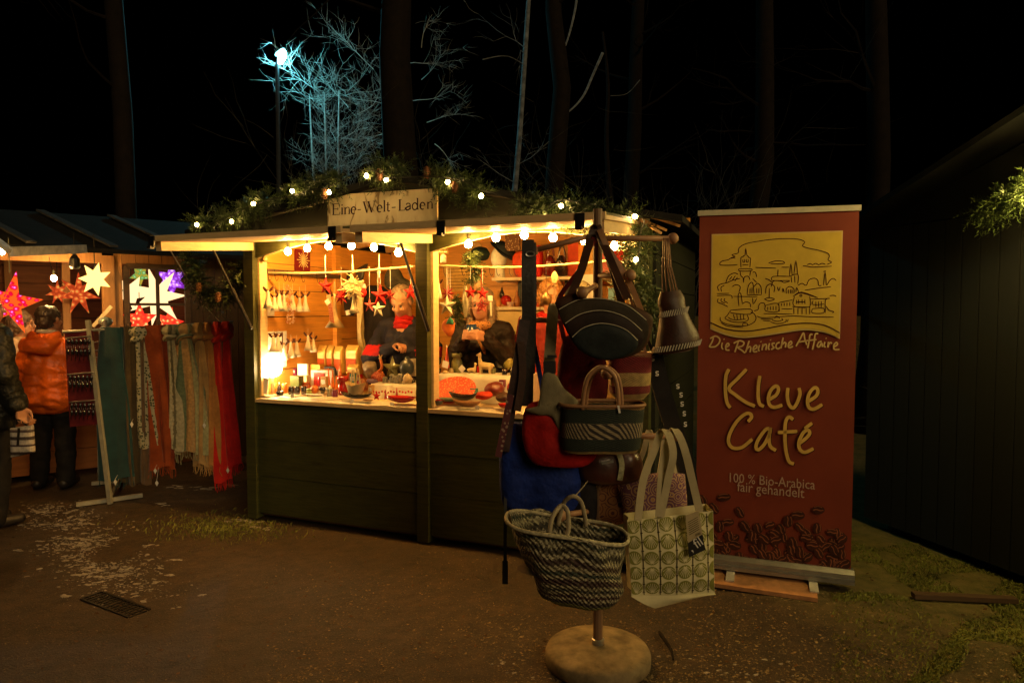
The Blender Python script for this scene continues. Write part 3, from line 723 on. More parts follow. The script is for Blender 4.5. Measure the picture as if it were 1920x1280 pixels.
STAR_VIO = glow_star('violet_star_paper', [(.1, (1, .6, 1)), (.4, (.45, .12, .9)), (.6, (.2, .02, .4))], 1.5, 22)
STAR_GRN = glow_star('green_star_paper', [(.1, (.7, 1, .4)), (.4, (.1, .5, .1)), (.6, (.7, .5, .05))], .7, 24)
STAR_YEL = emit('yellow_star_paper', (1, .66, .16), 2.6)
STAR_WHT = emit('white_star_paper', (1, .68, .32), 1.7)
def paper_star(px, py, v, rpx, n, inner, m, label, a0=math.pi / 2, hang=.25, base=None):
    c = HP(px, py, v) if base is None else base; R_ = rpx * psz(c)
    t = T('paper_star', label, 'paper star', c); b = B(); star3d(b, c, R_, R_ * inner, n, V((1, 0, 0)), EZ, R_ * .28, a0); b.out('star_shade', m, t)
    b = B(); b.cyl(c + EZ * R_ * (.9 if n == 5 else .6), c + EZ * (R_ + hang), .004, n=5); b.out('cord', CABLE, t)
paper_star(20, 568, 0, 62, 5, .36, STAR_PINK, 'large five pointed pink and red glowing star at the picture edge', R(90 - 12), base=at(20, 568, 5.4))
paper_star(178, 523, -.25, 32, 7, .5, STAR_YEL, 'small seven pointed plain yellow glowing star under the hut beam', R(75))
paper_star(148, 550, .5, 42, 7, .38, STAR_ORANGE, 'patterned orange star hanging inside the left hut behind the yellow one')
paper_star(108, 548, .9, 24, 7, .4, STAR_ORANGE, 'dim small orange star deep inside the left hut')
paper_star(294, 556, .3, 57, 7, .38, STAR_WHT, 'big glaring white star filling the window of the left hut', R(105), .1)
paper_star(246, 548, .5, 34, 5, .45, STAR_WHT, 'white star half hidden at the left edge of the hut window', R(60), .1)
paper_star(322, 525, .6, 32, 6, .5, STAR_VIO, 'violet patterned star at the upper right of the hut window', R(90), .1)
paper_star(263, 515, .6, 22, 5, .45, STAR_GRN, 'greenish patterned star at the upper left of the hut window', R(-90), .1)
paper_star(262, 600, .35, 34, 5, .45, STAR_RED, 'red patterned star at the lower left of the hut window', R(90), .1)
paper_star(316, 604, .55, 30, 5, .42, STAR_RED, 'red patterned star at the lower right of the hut window', R(75), .1)
# small things by the hut
b = B(); p = HP(140, 500, -.3); b.lathe([(.012, .17), (.014, .11), (.04, .07), (.045, .0), (.03, -.02)], 12, p); b.cyl(p + EZ * .17, p + EZ * .30, .004, n=5); b.out('hanging_bell', BLACK, None, 'glossy black bell shaped lamp hanging left of the yellow star', 'bell')
b = B(); p = HP(192, 592, -.1); b.bar(p + V((-.09, 0, -.1)), p + V((.09, 0, .09)), .035, .01, (0, 1, 0)); pt = b.out('price_tag', mat('pale_tag', (.5, .42, .25), .7), None, 'slanted pale paper strip hanging by the hut post', 'tag')
b = B(); p = HP(198, 603, -.35); b.sph(p, (.06, .06, .045), 12, 8); b.lathe([(.03, -.11), (.06, -.1), (.045, -.05), (.03, -.04)], 10, p); b.cyl(p + EZ * -.5, p + EZ * -.1, .008); b.out('display_stand', mat('silver_ball', (.4, .5, .45), .25, .6), None, 'small silver topped stand behind the sunglasses rack', 'stand')
# ---- right hut: closed boards, garland with lit bulbs on its gable
RA, RB = V((2.57, 4.9, 0)), V((3.42, 2.0, 0)); RU = (RB - RA).normalized(); RV = V((-RU.y, RU.x, 0)); RM = frame(RA, RU, RV); RL = (RB - RA).length
rh = T('closed_hut', 'dark closed board hut with fir on its gable at the right edge', 'market stall', RA)
b = B(RM); u = 0
while u < RL: 
    uu = min(u + .12, RL); b.box(((u + uu) / 2 - .003, 0, 1.08), (uu - u - .008, .025, 2.06)); u = uu
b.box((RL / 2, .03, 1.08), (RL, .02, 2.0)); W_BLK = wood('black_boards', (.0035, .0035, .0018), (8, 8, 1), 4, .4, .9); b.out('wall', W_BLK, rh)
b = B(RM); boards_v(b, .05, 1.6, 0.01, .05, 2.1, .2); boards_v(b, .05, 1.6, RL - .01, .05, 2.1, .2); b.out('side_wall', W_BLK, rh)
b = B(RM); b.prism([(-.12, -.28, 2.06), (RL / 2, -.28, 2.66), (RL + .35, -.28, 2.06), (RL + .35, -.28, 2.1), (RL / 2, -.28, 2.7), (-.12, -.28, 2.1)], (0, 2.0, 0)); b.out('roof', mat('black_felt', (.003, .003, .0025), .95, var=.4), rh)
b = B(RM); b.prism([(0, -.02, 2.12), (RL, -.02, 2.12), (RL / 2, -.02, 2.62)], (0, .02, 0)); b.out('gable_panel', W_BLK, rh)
def RP(u, z, v=-.3): return RM @ V((u, v, z))
def RX(px, py, v=-.32): return onplane(px, py, RA + RV * v, RV)
b = B(); gpath = [RX(x, y) for x, y in ((1832, 398), (1862, 378), (1895, 362), (1940, 335), (2010, 290), (2100, 250))]
garland(b, gpath, .11, 480, .036, .6, 9); b.out('fir_garland', FIR, None, 'fir tuft lit yellow below the gable of the dark hut at right', 'garland')
light_string('warm bulbs in the fir below the gable of the dark hut at right', [RX(x, y, -.42) for x, y in ((1950, 352), (2030, 300), (2130, 262), (2260, 262), (2420, 290))], [up] * 5, emit('lit_hut_bulb', (1, .70, .20), 560), .03, sag=-.02)
# ================================================================= PEOPLE
def remesh(b, voxel, smooth=4, tri=None):
    me = bpy.data.meshes.new('tmp'); me.from_pydata(b.v, [], b.f); bm = bmesh.new(); bm.from_mesh(me)
    bmesh.ops.recalc_face_normals(bm, faces=bm.faces); bm.to_mesh(me); bm.free()
    o = bpy.data.objects.new('tmp', me); COL.objects.link(o)
    m = o.modifiers.new('r', 'REMESH'); m.mode = 'VOXEL'; m.voxel_size = voxel
    s = o.modifiers.new('s', 'SMOOTH'); s.iterations = smooth; s.factor = .5
    dg = bpy.context.evaluated_depsgraph_get(); dg.update(); e = o.evaluated_get(dg); m2 = e.to_mesh()
    vs_ = [v.co.copy() for v in m2.vertices]; fs = [tuple(p.vertices) for p in m2.polygons]; e.to_mesh_clear()
    bpy.data.objects.remove(o); bpy.data.meshes.remove(me)
    r = B(); r.v = vs_; r.f = fs; r.mi = [0] * len(fs); return r
def capsule(b, p0, p1, r0, r1, n=10):
    b.sph(p0, r0, n, 8); b.sph(p1, r1, n, 8); b.tube([p0, p1], [r0, r1], n)
def chain(b, pts, rs, n=10):
    for i in range(len(pts) - 1): capsule(b, V(pts[i]), V(pts[i + 1]), rs[i], rs[i + 1], n)
def hand(b, wrist, d, pn, side, curl, grip=None):
    """palm along d, palm normal pn (towards what is held), thumb on +side"""
    d = V(d).normalized(); pn = V(pn); pn = (pn - d * pn.dot(d)).normalized(); sd = V(side); sd = (sd - d * sd.dot(d) - pn * sd.dot(pn)).normalized()
    w = V(wrist); lens = (.066, .074, .070, .056)
    for k in range(4):
        off = sd * (.030 - .020 * k); kn = w + d * (.092 - .004 * abs(k - 1)) + off
        capsule(b, w + d * .012 + off * .55, kn, .014, .011, 8)
        p = kn; a = curl[0] * (1 + .08 * k); dd = d
        for j, f in enumerate((.45, .31, .24)):
            ang = a if j == 0 else curl[1]
            ax = dd.cross(pn).normalized(); dd = (Matrix.Rotation(ang, 3, ax) @ dd).normalized()
            q = p + dd * lens[k] * f * 1.15; capsule(b, p, q, .0092 - j * .0008, .0086 - j * .0009, 8); p = q
    t0 = w + d * .025 + sd * .024; t1 = t0 + (d * .55 + sd * .5 + pn * .35).normalized() * .042; t2 = t1 + (d * .8 + pn * .45 - sd * .1).normalized() * .032; t3 = t2 + (d * .75 + pn * .55 - sd * .3).normalized() * .024
    chain(b, [t0, t1, t2, t3], [.013, .0115, .0095, .008], 8)
def person(label, loc, yaw, J, look, voxel=.007):
    """J: joints in a frame facing +y, x to the person's right is negative; returns the thing and its frame"""
    M = Matrix.Translation(V(loc)) @ Matrix.Rotation(yaw, 4, 'Z'); P = lambda p: M @ V(p)
    t = T('person', label, 'person', V(loc)); b = B(M)
    nk, hd = V(J['neck']), V(J['head'])
    HR = Matrix.Rotation(look.get('turn', 0), 3, 'Z') @ Matrix.Rotation(look.get('nod', 0), 3, 'X') @ Matrix.Rotation(look.get('tilt', 0), 3, 'Y')
    h = lambda x, y, z: hd + HR @ V((x, y, z))
    b.sph(h(0, -.015, .025), (.074, .092, .088), 16, 12, HR); b.sph(h(0, .02, -.04), (.060, .070, .080), 14, 10, HR)
    b.sph(h(0, .052, -.088), (.030, .026, .024), 10, 8, HR); b.sph(h(0, .068, .022), (.046, .016, .012), 10, 6, HR)
    capsule(b, h(0, .080, .010), h(0, .104, -.024), .009, .013, 8); b.sph(h(-.012, .092, -.028), .009, 8, 6); b.sph(h(.012, .092, -.028), .009, 8, 6)
    b.sph(h(0, .082, -.056), (.024, .010, .011), 10, 6, HR)
    for s in (-1, 1): b.sph(h(s * .034, .072, -.022), (.022, .014, .018), 8, 6, HR); b.sph(h(s * .075, -.005, -.01), (.010, .020, .031), 8, 8, HR)
    chain(b, [h(0, -.02, -.07), nk, nk + V((0, -.02, -.10))], [.052, .056, .07])
    pel = V(J.get('pelvis', (0, 0, .92)))
    chain(b, [nk + V((0, -.01, -.12)), (nk + pel) / 2, pel], [.115, .115, .125])
    for s in ('l', 'r'):
        sh, el, wr = V(J['sh' + s]), V(J['el' + s]), V(J['wr' + s]); chain(b, [sh, el, wr], [.055, .042, .029])
        sx = -1 if s == 'r' else 1
        hp = pel + V((sx * .09, 0, -.03)); kn = V(J.get('kn' + s, (sx * .10, .02, .48))); an = V(J.get('an' + s, (sx * .11, -.01, .08)))
        chain(b, [hp, kn, an], [.085, .058, .04]); capsule(b, an + V((0, -.01, -.03)), an + V((0, .14, -.045)), .034, .03)
        if 'hand' + s in J: hand(b, wr, *J['hand' + s])
        else: hand(b, wr, wr - el, (0, 1, 0), (0, 1, 0) if s == 'l' else (0, 1, 0), (.25, .3))
    r = remesh(b, voxel, 3)
    for i, f in enumerate(r.f):
        c = sum((r.v[k] for k in f), V()) / len(f); q = HR.inverted() @ ((M.inverted() @ c) - hd)
        if q.y > .055:
            if min((q - V((s * .031, .078, .002))).length for s in (-1, 1)) < .0125: r.mi[i] = 1
            elif abs(q.x) < .024 and abs(q.z + .057) < .006 + .002 * (1 - abs(q.x) / .024): r.mi[i] = 2
            elif abs(abs(q.x) - .032) < .02 and abs(q.z - .021 - .003 * (1 - abs(abs(q.x) - .032) / .02)) < .0045: r.mi[i] = 3
    r.out('body', [look.get('skin', SKIN), EYE, LIP, look['hairm']], t, smooth=True)
    return t, M, h, HR
def garment(t, M, name, mt, chains, voxel=.012, wr=.006, ws=14, cols=None, sm=3, parent=None):
    b = B(M)
    for c in chains:
        if c[0] == 'e': b.sph(c[1], c[2], 14, 10)
        else: chain(b, c[0], c[1], 12)
    r = remesh(b, voxel, sm); Mi = M.inverted()
    for i, p in enumerate(r.v):
        n = noise.noise_vector(V((p.x * ws * .6, p.y * ws * .6, p.z * ws * 1.7 + p.x * 4))) + noise.noise_vector(V((p.x * ws * 1.4, p.y * ws * 1.4, p.z * ws * 3.6))) * .6; r.v[i] = p + n * wr
    if cols:
        for i, f in enumerate(r.f): r.mi[i] = cols(Mi @ (sum((r.v[k] for k in f), V()) / len(f)))
    return r.out(name, mt, parent or t, smooth=True)
def hair(t, h, HR, mt, M, blobs, strands, ln, seed=1, w=.004):
    rn = random.Random(seed); b = B(M)
    for c, r in blobs: b.sph(h(*c), r, 16, 12, HR)
    r_ = remesh(b, .008, 2)
    for i, p in enumerate(r_.v): r_.v[i] = p + noise.noise_vector(p * 38) * .009 + noise.noise_vector(p * 90) * .004
    for k in range(strands):
        i = rn.randrange(len(r_.v)); p = r_.v[i].copy(); d = (noise.noise_vector(p * 30) * .8 + V((rn.gauss(0, .3), rn.gauss(0, .3), -.8))).normalized()
        s = d.orthogonal().normalized() * w * .5; e = p + d * ln * rn.uniform(.5, 1); m = (p + e) / 2 + noise.noise_vector(p * 50) * ln * .3
        r_.add([p - s, p + s, m + s, m - s, e], [(0, 1, 2, 3), (3, 2, 4)])
    return r_.out('hair', mt, t, smooth=True)
HAIRG = mat('grey_hair', (.20, .14, .085), .5, var=.4, scale=40, bmp=.4, bscale=150)
HAIRB = mat('blond_hair', (.36, .17, .05), .5, var=.35, scale=40, bmp=.4, bscale=150)
HAIRD = mat('dark_hair', (.022, .014, .009), .5, var=.4, bmp=.4, bscale=150)
HAIRC = mat('brown_grey_hair', (.12, .075, .045), .5, var=.5, scale=30, bmp=.4, bscale=150)
NAVY = mat('navy_cloth', (.010, .010, .020), .75, var=.4, bscale=16, bmp=.6, bd=.02)
REDC = mat('red_cloth', (.38, .010, .008), .75, var=.25, bscale=30, bmp=.5, bd=.01)
CHAR = mat('charcoal_quilt', (.011, .0065, .005), .6, var=.35, bscale=18, bmp=.7, bd=.02)
ORAN = mat('orange_jacket', (.85, .15, .010), .5, var=.12, bscale=16, bmp=.4, bd=.02)
BEIGE = mat('beige_coat', (.42, .30, .20), .7, var=.2, bscale=80)
DKJ = mat('dark_jacket', (.007, .007, .005), .55, var=.6, bscale=14, bmp=.9, bd=.03)
TROU = mat('black_trousers', (.012, .011, .011), .8, var=.4)
LEOP = nt('spotted_scarf')
def spot_mat(tp, scale, c1, c2, lim=.42):
    m, t, n, l, p = tp; v = n.new('ShaderNodeTexVoronoi'); v.inputs['Scale'].default_value = scale; l.new(coord(n), v.inputs['Vector'])
    l.new(ramp(n, l, v.outputs['Distance'], [(0, c2), (lim, c2), (lim + .05, c1)]), p.inputs['Base Color']); p.inputs['Roughness'].default_value = .8; return m
LEOP = spot_mat(LEOP, 55, (.50, .22, .06), (.06, .025, .012), .3)
FLOOR = .075
def std(H=1.66, **k):
    s = H / 1.70; J = dict(neck=(0, 0, 1.44 * s), head=(0, .02, 1.58 * s), pelvis=(0, 0, .93 * s), shl=(.175, 0, 1.37 * s), shr=(-.175, 0, 1.37 * s),
        ell=(.24, .03, 1.09 * s), elr=(-.24, .03, 1.09 * s), wrl=(.22, .16, .88 * s), wrr=(-.22, .16, .88 * s)); J.update(k); return J
def trousers(t, M, J, mt=None):
    pel = V(J['pelvis']); ch = []
    for sx, s in ((1, 'l'), (-1, 'r')):
        kn = V(J.get('kn' + s, (sx * .10, .02, .48))); an = V(J.get('an' + s, (sx * .11, -.01, .08)))
        ch.append(([pel + V((sx * .08, 0, 0)), kn, an + V((0, 0, -.01))], [.12, .085, .07]))
    garment(t, M, 'trousers', mt or TROU, ch, .014, .008, 9)
    for sx, s in ((1, 'l'), (-1, 'r')):
        an = V(J.get('an' + s, (sx * .11, -.01, .08))); b = B(M); capsule(b, an + V((0, -.04, -.035)), an + V((0, .15, -.042)), .045, .038); remesh(b, .012, 2).out('shoe', LEATHK, t, smooth=True)
def jacket(J, ra=(.075, .062, .05), tr=(.15, .155, .165), low=None):
    nk, pel = V(J['neck']), V(J['pelvis']); lo = V(low) if low else pel + V((0, 0, -.06)); ch = []
    mid = (nk + lo) / 2
    for s in (-1, 1): ch.append(([nk + V((s * .06, -.01, -.14)), mid + V((s * .055, 0, 0)), lo + V((s * .07, 0, 0))], [tr[0] * .82, tr[1] * .85, tr[2] * .85]))
    for s in ('l', 'r'): ch.append(([nk + V((0, -.015, -.05)), V(J['sh' + s]) + V((0, 0, .0))], [.07, .078]))
    ch.append(([V(J['shl']) + V((0, 0, -.03)), V(J['shr']) + V((0, 0, -.03))], [.085, .085])); ch.append(([nk + V((0, -.01, -.03)), nk + V((0, .015, -.16)), nk + V((0, .05, -.26))], [.072, .10, .11]))
    for s in ('l', 'r'):
        wr, el = V(J['wr' + s]), V(J['el' + s]); ch.append(([V(J['sh' + s]), el, wr + (el - wr) * .06], list(ra)))
    return ch
YS = math.atan2(-EU.y, EU.x)      # stall turned by this much clockwise
YF = math.pi - YS                 # facing out of the stall

# --- seller with bowed head, both hands working on an ornament
h1 = S(752, 572, .62); fl = V((h1.x, h1.y, FLOOR)); M0 = Matrix.Translation(fl) @ Matrix.Rotation(YF, 4, 'Z')
def loc(px, py, v): return M0.inverted() @ S(px, py, v)
hd = loc(752, 566, .62); hl, hr = loc(800, 648, .46), loc(750, 646, .47)
J1 = dict(neck=(hd.x, -.07, hd.z - .13), head=(hd.x, hd.y, hd.z), pelvis=(hd.x - .01, -.12, .9), shl=(hd.x + .19, -.10, hd.z - .20), shr=(hd.x - .19, -.10, hd.z - .20))
# in the body's frame +x is its left, which lies to the right in the picture's mirror
if hl.x < hr.x: hl, hr = hr, hl
J1.update(wrl=tuple(hl + V((.055, -.05, -.01))), wrr=tuple(hr + V((-.055, -.05, -.01))), ell=(hd.x + .29, .02, hd.z - .44), elr=(hd.x - .29, .02, hd.z - .44))
J1['handl'] = ((-.75, .55, .1), (0, .3, -1), (-.2, 1, .4), (.55, .7)); J1['handr'] = ((.75, .55, .1), (0, .3, -1), (.2, 1, .4), (.55, .7))
p1, M, h, HR = person('seller in navy and red jacket bowing the head over busy hands behind the centre post', fl, YF, J1, dict(nod=-.55, turn=.1, hairm=HAIRG))
def cols1(q):
    side = min((q - V(J1['elr'])).length, (q - V(J1['ell'])).length); z = hd.z
    if -.41 < q.z - z < -.335 and abs(q.x - hd.x) > .13: return 1
    return 0
garment(p1, M, 'jacket', [NAVY, REDC], jacket(J1), cols=cols1)
b = B(M)
for zz_, rr_ in ((-.125, .058), (-.160, .068), (-.195, .072)): b.tube([V(J1['neck']) + V((rr_ * math.cos(a), .012 + rr_ * math.sin(a), .13 + zz_ - .012 * math.cos(2 * a))) for a in [k * .45 for k in range(14)]], .024, 8, closed=True)
b.out('neck_scarf', REDC, p1, smooth=True)
hair(p1, h, HR, HAIRG, M, [((0, -.035, .045), (.080, .088, .078)), ((0, -.07, -.01), (.072, .05, .075))], 500, .03, 2); trousers(p1, M, J1)
# --- woman with long grey hair, spotted scarf and mug
h2 = S(902, 570, .60); fl = V((h2.x, h2.y, FLOOR)); M0 = Matrix.Translation(fl) @ Matrix.Rotation(YF, 4, 'Z')
hd = loc(902, 569, .60); mg = loc(884, 622, .36); zz = hd.z
J2 = dict(neck=(hd.x, -.03, zz - .13), head=tuple(hd), pelvis=(hd.x, -.04, .92), shl=(hd.x + .165, -.04, zz - .205), shr=(hd.x - .165, -.04, zz - .205), ell=(hd.x + .235, .0, zz - .43), elr=(hd.x - .235, .0, zz - .43),
    wrl=(mg.x + .085, mg.y - .055, mg.z - .045), wrr=(mg.x - .085, mg.y - .055, mg.z - .045))
J2['handl'] = ((-.35, .75, .25), (-1, .1, 0), (0, -.2, 1), (.65, .75)); J2['handr'] = ((.35, .75, .25), (1, .1, 0), (0, -.2, 1), (.65, .75))
p2, M, h, HR = person('woman with long grey hair in a charcoal jacket warming both hands round a mug', fl, YF, J2, dict(nod=-.12, turn=.15, hairm=HAIRG))
garment(p2, M, 'jacket', CHAR, jacket(J2, (.072, .066, .05), (.14, .155, .165)), ws=12, wr=.010)
hair(p2, h, HR, HAIRG, M, [((0, -.03, .045), (.086, .094, .080)), ((-.078, -.01, -.06), (.030, .055, .11)), ((.078, -.01, -.06), (.030, .055, .11)), ((0, -.08, -.06), (.075, .045, .12)), ((-.075, .02, -.15), (.034, .04, .05)), ((.075, .02, -.15), (.034, .04, .05))], 900, .05, 3)
sc_ = [h(.075 * math.cos(a), -.01 + .085 * math.sin(a), -.155) for a in [k * .42 for k in range(15)]]
b = B(M); b.tube(sc_, .034, 8, closed=True); b.tube(SL([h(.01, .08, -.16), h(-.02, .115, -.24), h(-.03, .12, -.36)], 4), [.03, .034, .036, .038, .04, .04, .04, .04, .038], 10, flat=.4); b.out('neck_scarf', LEOP, p2, smooth=True)
b = B(M)
for s in (-1, 1):
    b.tube([h(s * .033 + .022 * math.cos(a), .098, .001 + .016 * math.sin(a)) for a in [k * .52 for k in range(12)]], .0022, 5, closed=True)
    b.tube([h(s * .055, .096, .005), h(s * .078, .0, .005)], .002, 5)
b.tube([h(-.011, .1, .004), h(.011, .1, .004)], .002, 5); b.out('glasses', BLACK, p2)
trousers(p2, M, J2)
mw = M @ mg
mug = T('mug', 'dark blue mug with pale band held in two hands', 'mug', mw - V((0, 0, .05)))
b = B(); b.lathe([(.030, -.05), (.036, -.045), (.037, .05), (.033, .05), (.032, -.04)], 18, mw); b.out('cup', mat('blue_glaze', (.02, .05, .14), .2, var=.3, coat=.5), mug, smooth=True)
b = B(); b.lathe([(.0376, -.012), (.0376, .012)], 18, mw, cap=False); b.out('pale_band', mat('pale_glaze', (.5, .52, .55), .3), mug, smooth=True)
b = B(); hdv = (ray(884, 622).cross(EZ)).normalized(); b.tube([mw + hdv * (.034 + .028 * math.sin(a)) + EZ * .03 * math.cos(a) for a in [k * math.pi / 8 for k in range(9)]], .005, 6); b.out('handle', mat('blue_glaze', (0, 0, 0)), mug, smooth=True)
# --- blond seller at the right
h3 = S(1034, 556, .80); fl = V((h3.x, h3.y, FLOOR)); M0 = Matrix.Translation(fl) @ Matrix.Rotation(YF + .25, 4, 'Z'); hd = loc(1034, 556, .80); zz = hd.z
J3 = std(neck=(hd.x, -.02, zz - .13), head=tuple(hd), pelvis=(hd.x, -.02, .92), shl=(hd.x + .18, -.02, zz - .2), shr=(hd.x - .18, -.02, zz - .2))
p3, M, h, HR = person('person with short blond hair in a red jacket standing behind the leather bags', fl, YF + .25, J3, dict(nod=-.15, turn=.3, hairm=HAIRB))
garment(p3, M, 'jacket', mat('wine_jacket', (.22, .02, .015), .7, var=.3), jacket(J3)); hair(p3, h, HR, HAIRB, M, [((0, -.03, .055), (.090, .098, .080)), ((.05, -.05, .0), (.05, .06, .07)), ((-.05, -.05, .0), (.05, .06, .07))], 700, .035, 4); trousers(p3, M, J3)
b = B(M); b.tube([h(.07 * math.cos(a), -.01 + .08 * math.sin(a), -.15) for a in [k * .42 for k in range(15)]], .034, 8, closed=True); b.out('neck_scarf', REDC, p3, smooth=True)
# --- customer in the orange jacket at the left hut
q = HP(92, 640, -.42); fl = V((q.x, q.y, 0)); yaw = math.atan2(HV.y, HV.x) - math.pi / 2 - .55
M0 = Matrix.Translation(fl) @ Matrix.Rotation(yaw, 4, 'Z'); hd4 = M0.inverted() @ at(104, 598, q.y); zz = hd4.z
J4 = std(neck=(0, 0, zz - .13), head=(.0, .03, zz), pelvis=(0, 0, .92), shl=(.155, 0, zz - .235), shr=(-.155, 0, zz - .235), ell=(.23, -.03, zz - .48), elr=(-.27, .06, zz - .50), wrr=(-.28, .34, zz - .52), wrl=(.24, -.02, zz - .72))
J4['handr'] = ((.0, 1, .1), (0, .2, -1), (1, 0, .2), (.5, .5)); J4['handl'] = ((.0, -.1, -1), (-1, 0, 0), (0, 1, 0), (.3, .4))
p4, M, h, HR = person('person in bright orange hooded jacket and dark trousers seen from behind at the left hut', fl, yaw, J4, dict(turn=-.3, nod=-.1, hairm=HAIRD))
garment(p4, M, 'jacket', ORAN, jacket(J4, (.085, .078, .06), (.15, .18, .20), (0, 0, .80)) + [([(-.09, -.08, zz - .15), (-.05, -.15, zz - .22), (.05, -.15, zz - .22), (.09, -.08, zz - .15)], [.05, .075, .075, .05])], wr=.016, ws=9)
hair(p4, h, HR, HAIRD, M, [((0, -.03, .035), (.088, .098, .085)), ((0, -.06, -.03), (.075, .06, .07))], 500, .03, 5)
trousers(p4, M, J4)
b = B(M); b.tube([h(.06 * math.cos(a), -.02 + .07 * math.sin(a), -.115) for a in [k * .45 for k in range(14)]], .02, 8, closed=True); b.out('collar', mat('grey_collar', (.3, .28, .25), .8), p4, smooth=True)
# --- customer with glasses and beige coat
q = at(40, 640, 6.3); fl = V((q.x, q.y, 0)); yaw = -1.35
M0 = Matrix.Translation(fl) @ Matrix.Rotation(yaw, 4, 'Z'); hd5 = M0.inverted() @ at(44, 608, q.y); zz = hd5.z
J5 = std(neck=(0, 0, zz - .13), head=(hd5.x, .02, zz), pelvis=(0, 0, .92), shl=(.18, 0, zz - .2), shr=(-.18, 0, zz - .2), ell=(.24, .05, zz - .46), elr=(-.24, .05, zz - .46), wrl=(.18, .16, zz - .66), wrr=(-.18, .16, zz - .66))
p5, M, h, HR = person('person with curly hair and glasses in a beige coat looking at the stars', fl, yaw, J5, dict(nod=.0, turn=.1, hairm=HAIRC))
garment(p5, M, 'coat', BEIGE, jacket(J5, (.085, .075, .06), (.16, .17, .18), (0, 0, .75)), ws=8, wr=.01)
hair(p5, h, HR, HAIRC, M, [((0, -.025, .045), (.094, .10, .085)), ((.06, -.03, 0), (.045, .07, .07)), ((-.06, -.03, 0), (.045, .07, .07)), ((0, -.08, -.01), (.07, .05, .08))], 900, .035, 6)
b = B(M)
for s in (-1, 1):
    b.tube([h(s * .033 + .022 * math.cos(a), .098, .001 + .016 * math.sin(a)) for a in [k * .52 for k in range(12)]], .0025, 5, closed=True); b.tube([h(s * .055, .096, .005), h(s * .08, .0, .008)], .0025, 5)
b.tube([h(-.011, .1, .004), h(.011, .1, .004)], .002, 5); b.out('glasses', BLACK, p5)
trousers(p5, M, J5)
# --- dark figure cut by the picture's left edge, carrying a striped bag
q = gnd(-12, 985); fl = V((q.x - .02, q.y, 0)); yaw = -.55
M0 = Matrix.Translation(fl) @ Matrix.Rotation(yaw, 4, 'Z'); Mi0 = M0.inverted()
hd6 = V((0, .03, 1.56)); wr = Mi0 @ at(38, 785, q.y - .12)
J6 = std(neck=(0, 0, 1.43), head=tuple(hd6), pelvis=(0, 0, .92), shl=(.19, 0, 1.36), shr=(-.19, 0, 1.36), elr=(-.25, -.02, 1.10), ell=(.26, .0, 1.10), wrr=tuple(wr + V((0, 0, .09))), wrl=(.24, .1, .86))
J6['handr'] = ((0, .15, -1), (1, 0, 0), (0, 1, 0), (.5, .9))
p6, M, h, HR = person('person in a dark quilted jacket at the left picture edge carrying a striped bag', fl, yaw, J6, dict(hairm=HAIRC))
garment(p6, M, 'jacket', DKJ, jacket(J6, (.10, .09, .066), (.18, .19, .20), (0, 0, .80)), ws=9, wr=.011)
garment(p6, M, 'hood', mat('fur_hood', (.2, .14, .1), .9, var=.5, bmp=.8), [([(-.10, -.05, 1.42), (0, -.10, 1.44), (.10, -.05, 1.42)], [.05, .055, .05])], wr=.012)
hair(p6, h, HR, HAIRC, M, [((0, -.03, .04), (.088, .098, .085)), ((0, -.06, -.03), (.075, .06, .07))], 500, .03, 7); trousers(p6, M, J6)
c = at(42, 826, q.y - .14); s = psz(c); YB = c.y
b = B(); o = [at(20, 802, YB), at(62, 796, YB), at(65, 848, YB), at(22, 858, YB)]
ol = []
for i in range(4):
    for k in range(5): ol.append(o[i].lerp(o[(i + 1) % 4], k / 5))
def stripe_mat(name, stops, axis='v'):
    return bands(name, stops, .75, axis, (40, 60), .02, .2)
bg_ = T('striped_bag', 'small bag with grey and white stripes carried by the dark figure', 'bag', c - V((0, 0, .08)))
b.pillow(ol, (0, -1, 0), .07); b.out('bag_body', stripe_mat('white_grey_stripes', [(0, (.6, .55, .5)), (.1, (.06, .04, .04)), (.2, (.6, .55, .5)), (.36, (.08, .05, .06)), (.42, (.55, .5, .46)), (.56, (.07, .05, .05)), (.66, (.6, .55, .5)), (.78, (.1, .07, .07)), (.86, (.5, .46, .42))]), bg_)
wp = M @ V(J6['wrr']) + V((0, 0, -.09))
b = B(); b.tube(SL([at(28, 802, YB), wp + V((-.01, -.02, 0)), at(52, 798, YB)], 5), .006, 6); b.out('handle', LEATHK, bg_)
b = B(); b.ribbon([at(43, 800, YB) + V((0, -.04, 0)), at(42, 832, YB) + V((0, -.045, 0))], .016, (1, 0, 0)); b.out('strap', LEATHK, bg_)
# ================================================================= RED BANNER, PLANK
BP = gnd(1592, 1105); BQ = V((1.09, 4.0, 0)); BU = (BP - BQ).normalized(); BN = V((BU.y, -BU.x, 0))   # normal towards the viewer
B0 = BQ
def bp(px, py, off=0): return onplane(px, py, B0 + BN * off, BN)
BROWNP = mat('print_brown', (.05, .012, .008), .6, var=.1, bmp=0)
ban = T('roll_up_banner', 'tall red roll-up banner with a drawn town and coffee lettering', 'banner', (BP + BQ) / 2)
tl, trr = bp(1312, 404), bp(1611, 394); zb = .115
def bcol(): 
    m, t, n, l, p = nt('banner_red'); f = noise_n(n, l, coord(n), 3, 4, .6); w = noise_n(n, l, mapping(n, l, coord(n), (1, 1, 40)), 20, 2)
    l.new(ramp(n, l, f, [(.3, (.155, .022, .010)), (.7, (.20, .032, .014))]), p.inputs['Base Color']); p.inputs['Roughness'].default_value = .55; bump(n, l, p, w, .06, .002); return m
def bz(p, z): return V((p.x, p.y, z))
xl = bp(1306, 800); xr = bp(1604, 800)
lft, rgt = bz(tl, 0), bz(trr, 0)
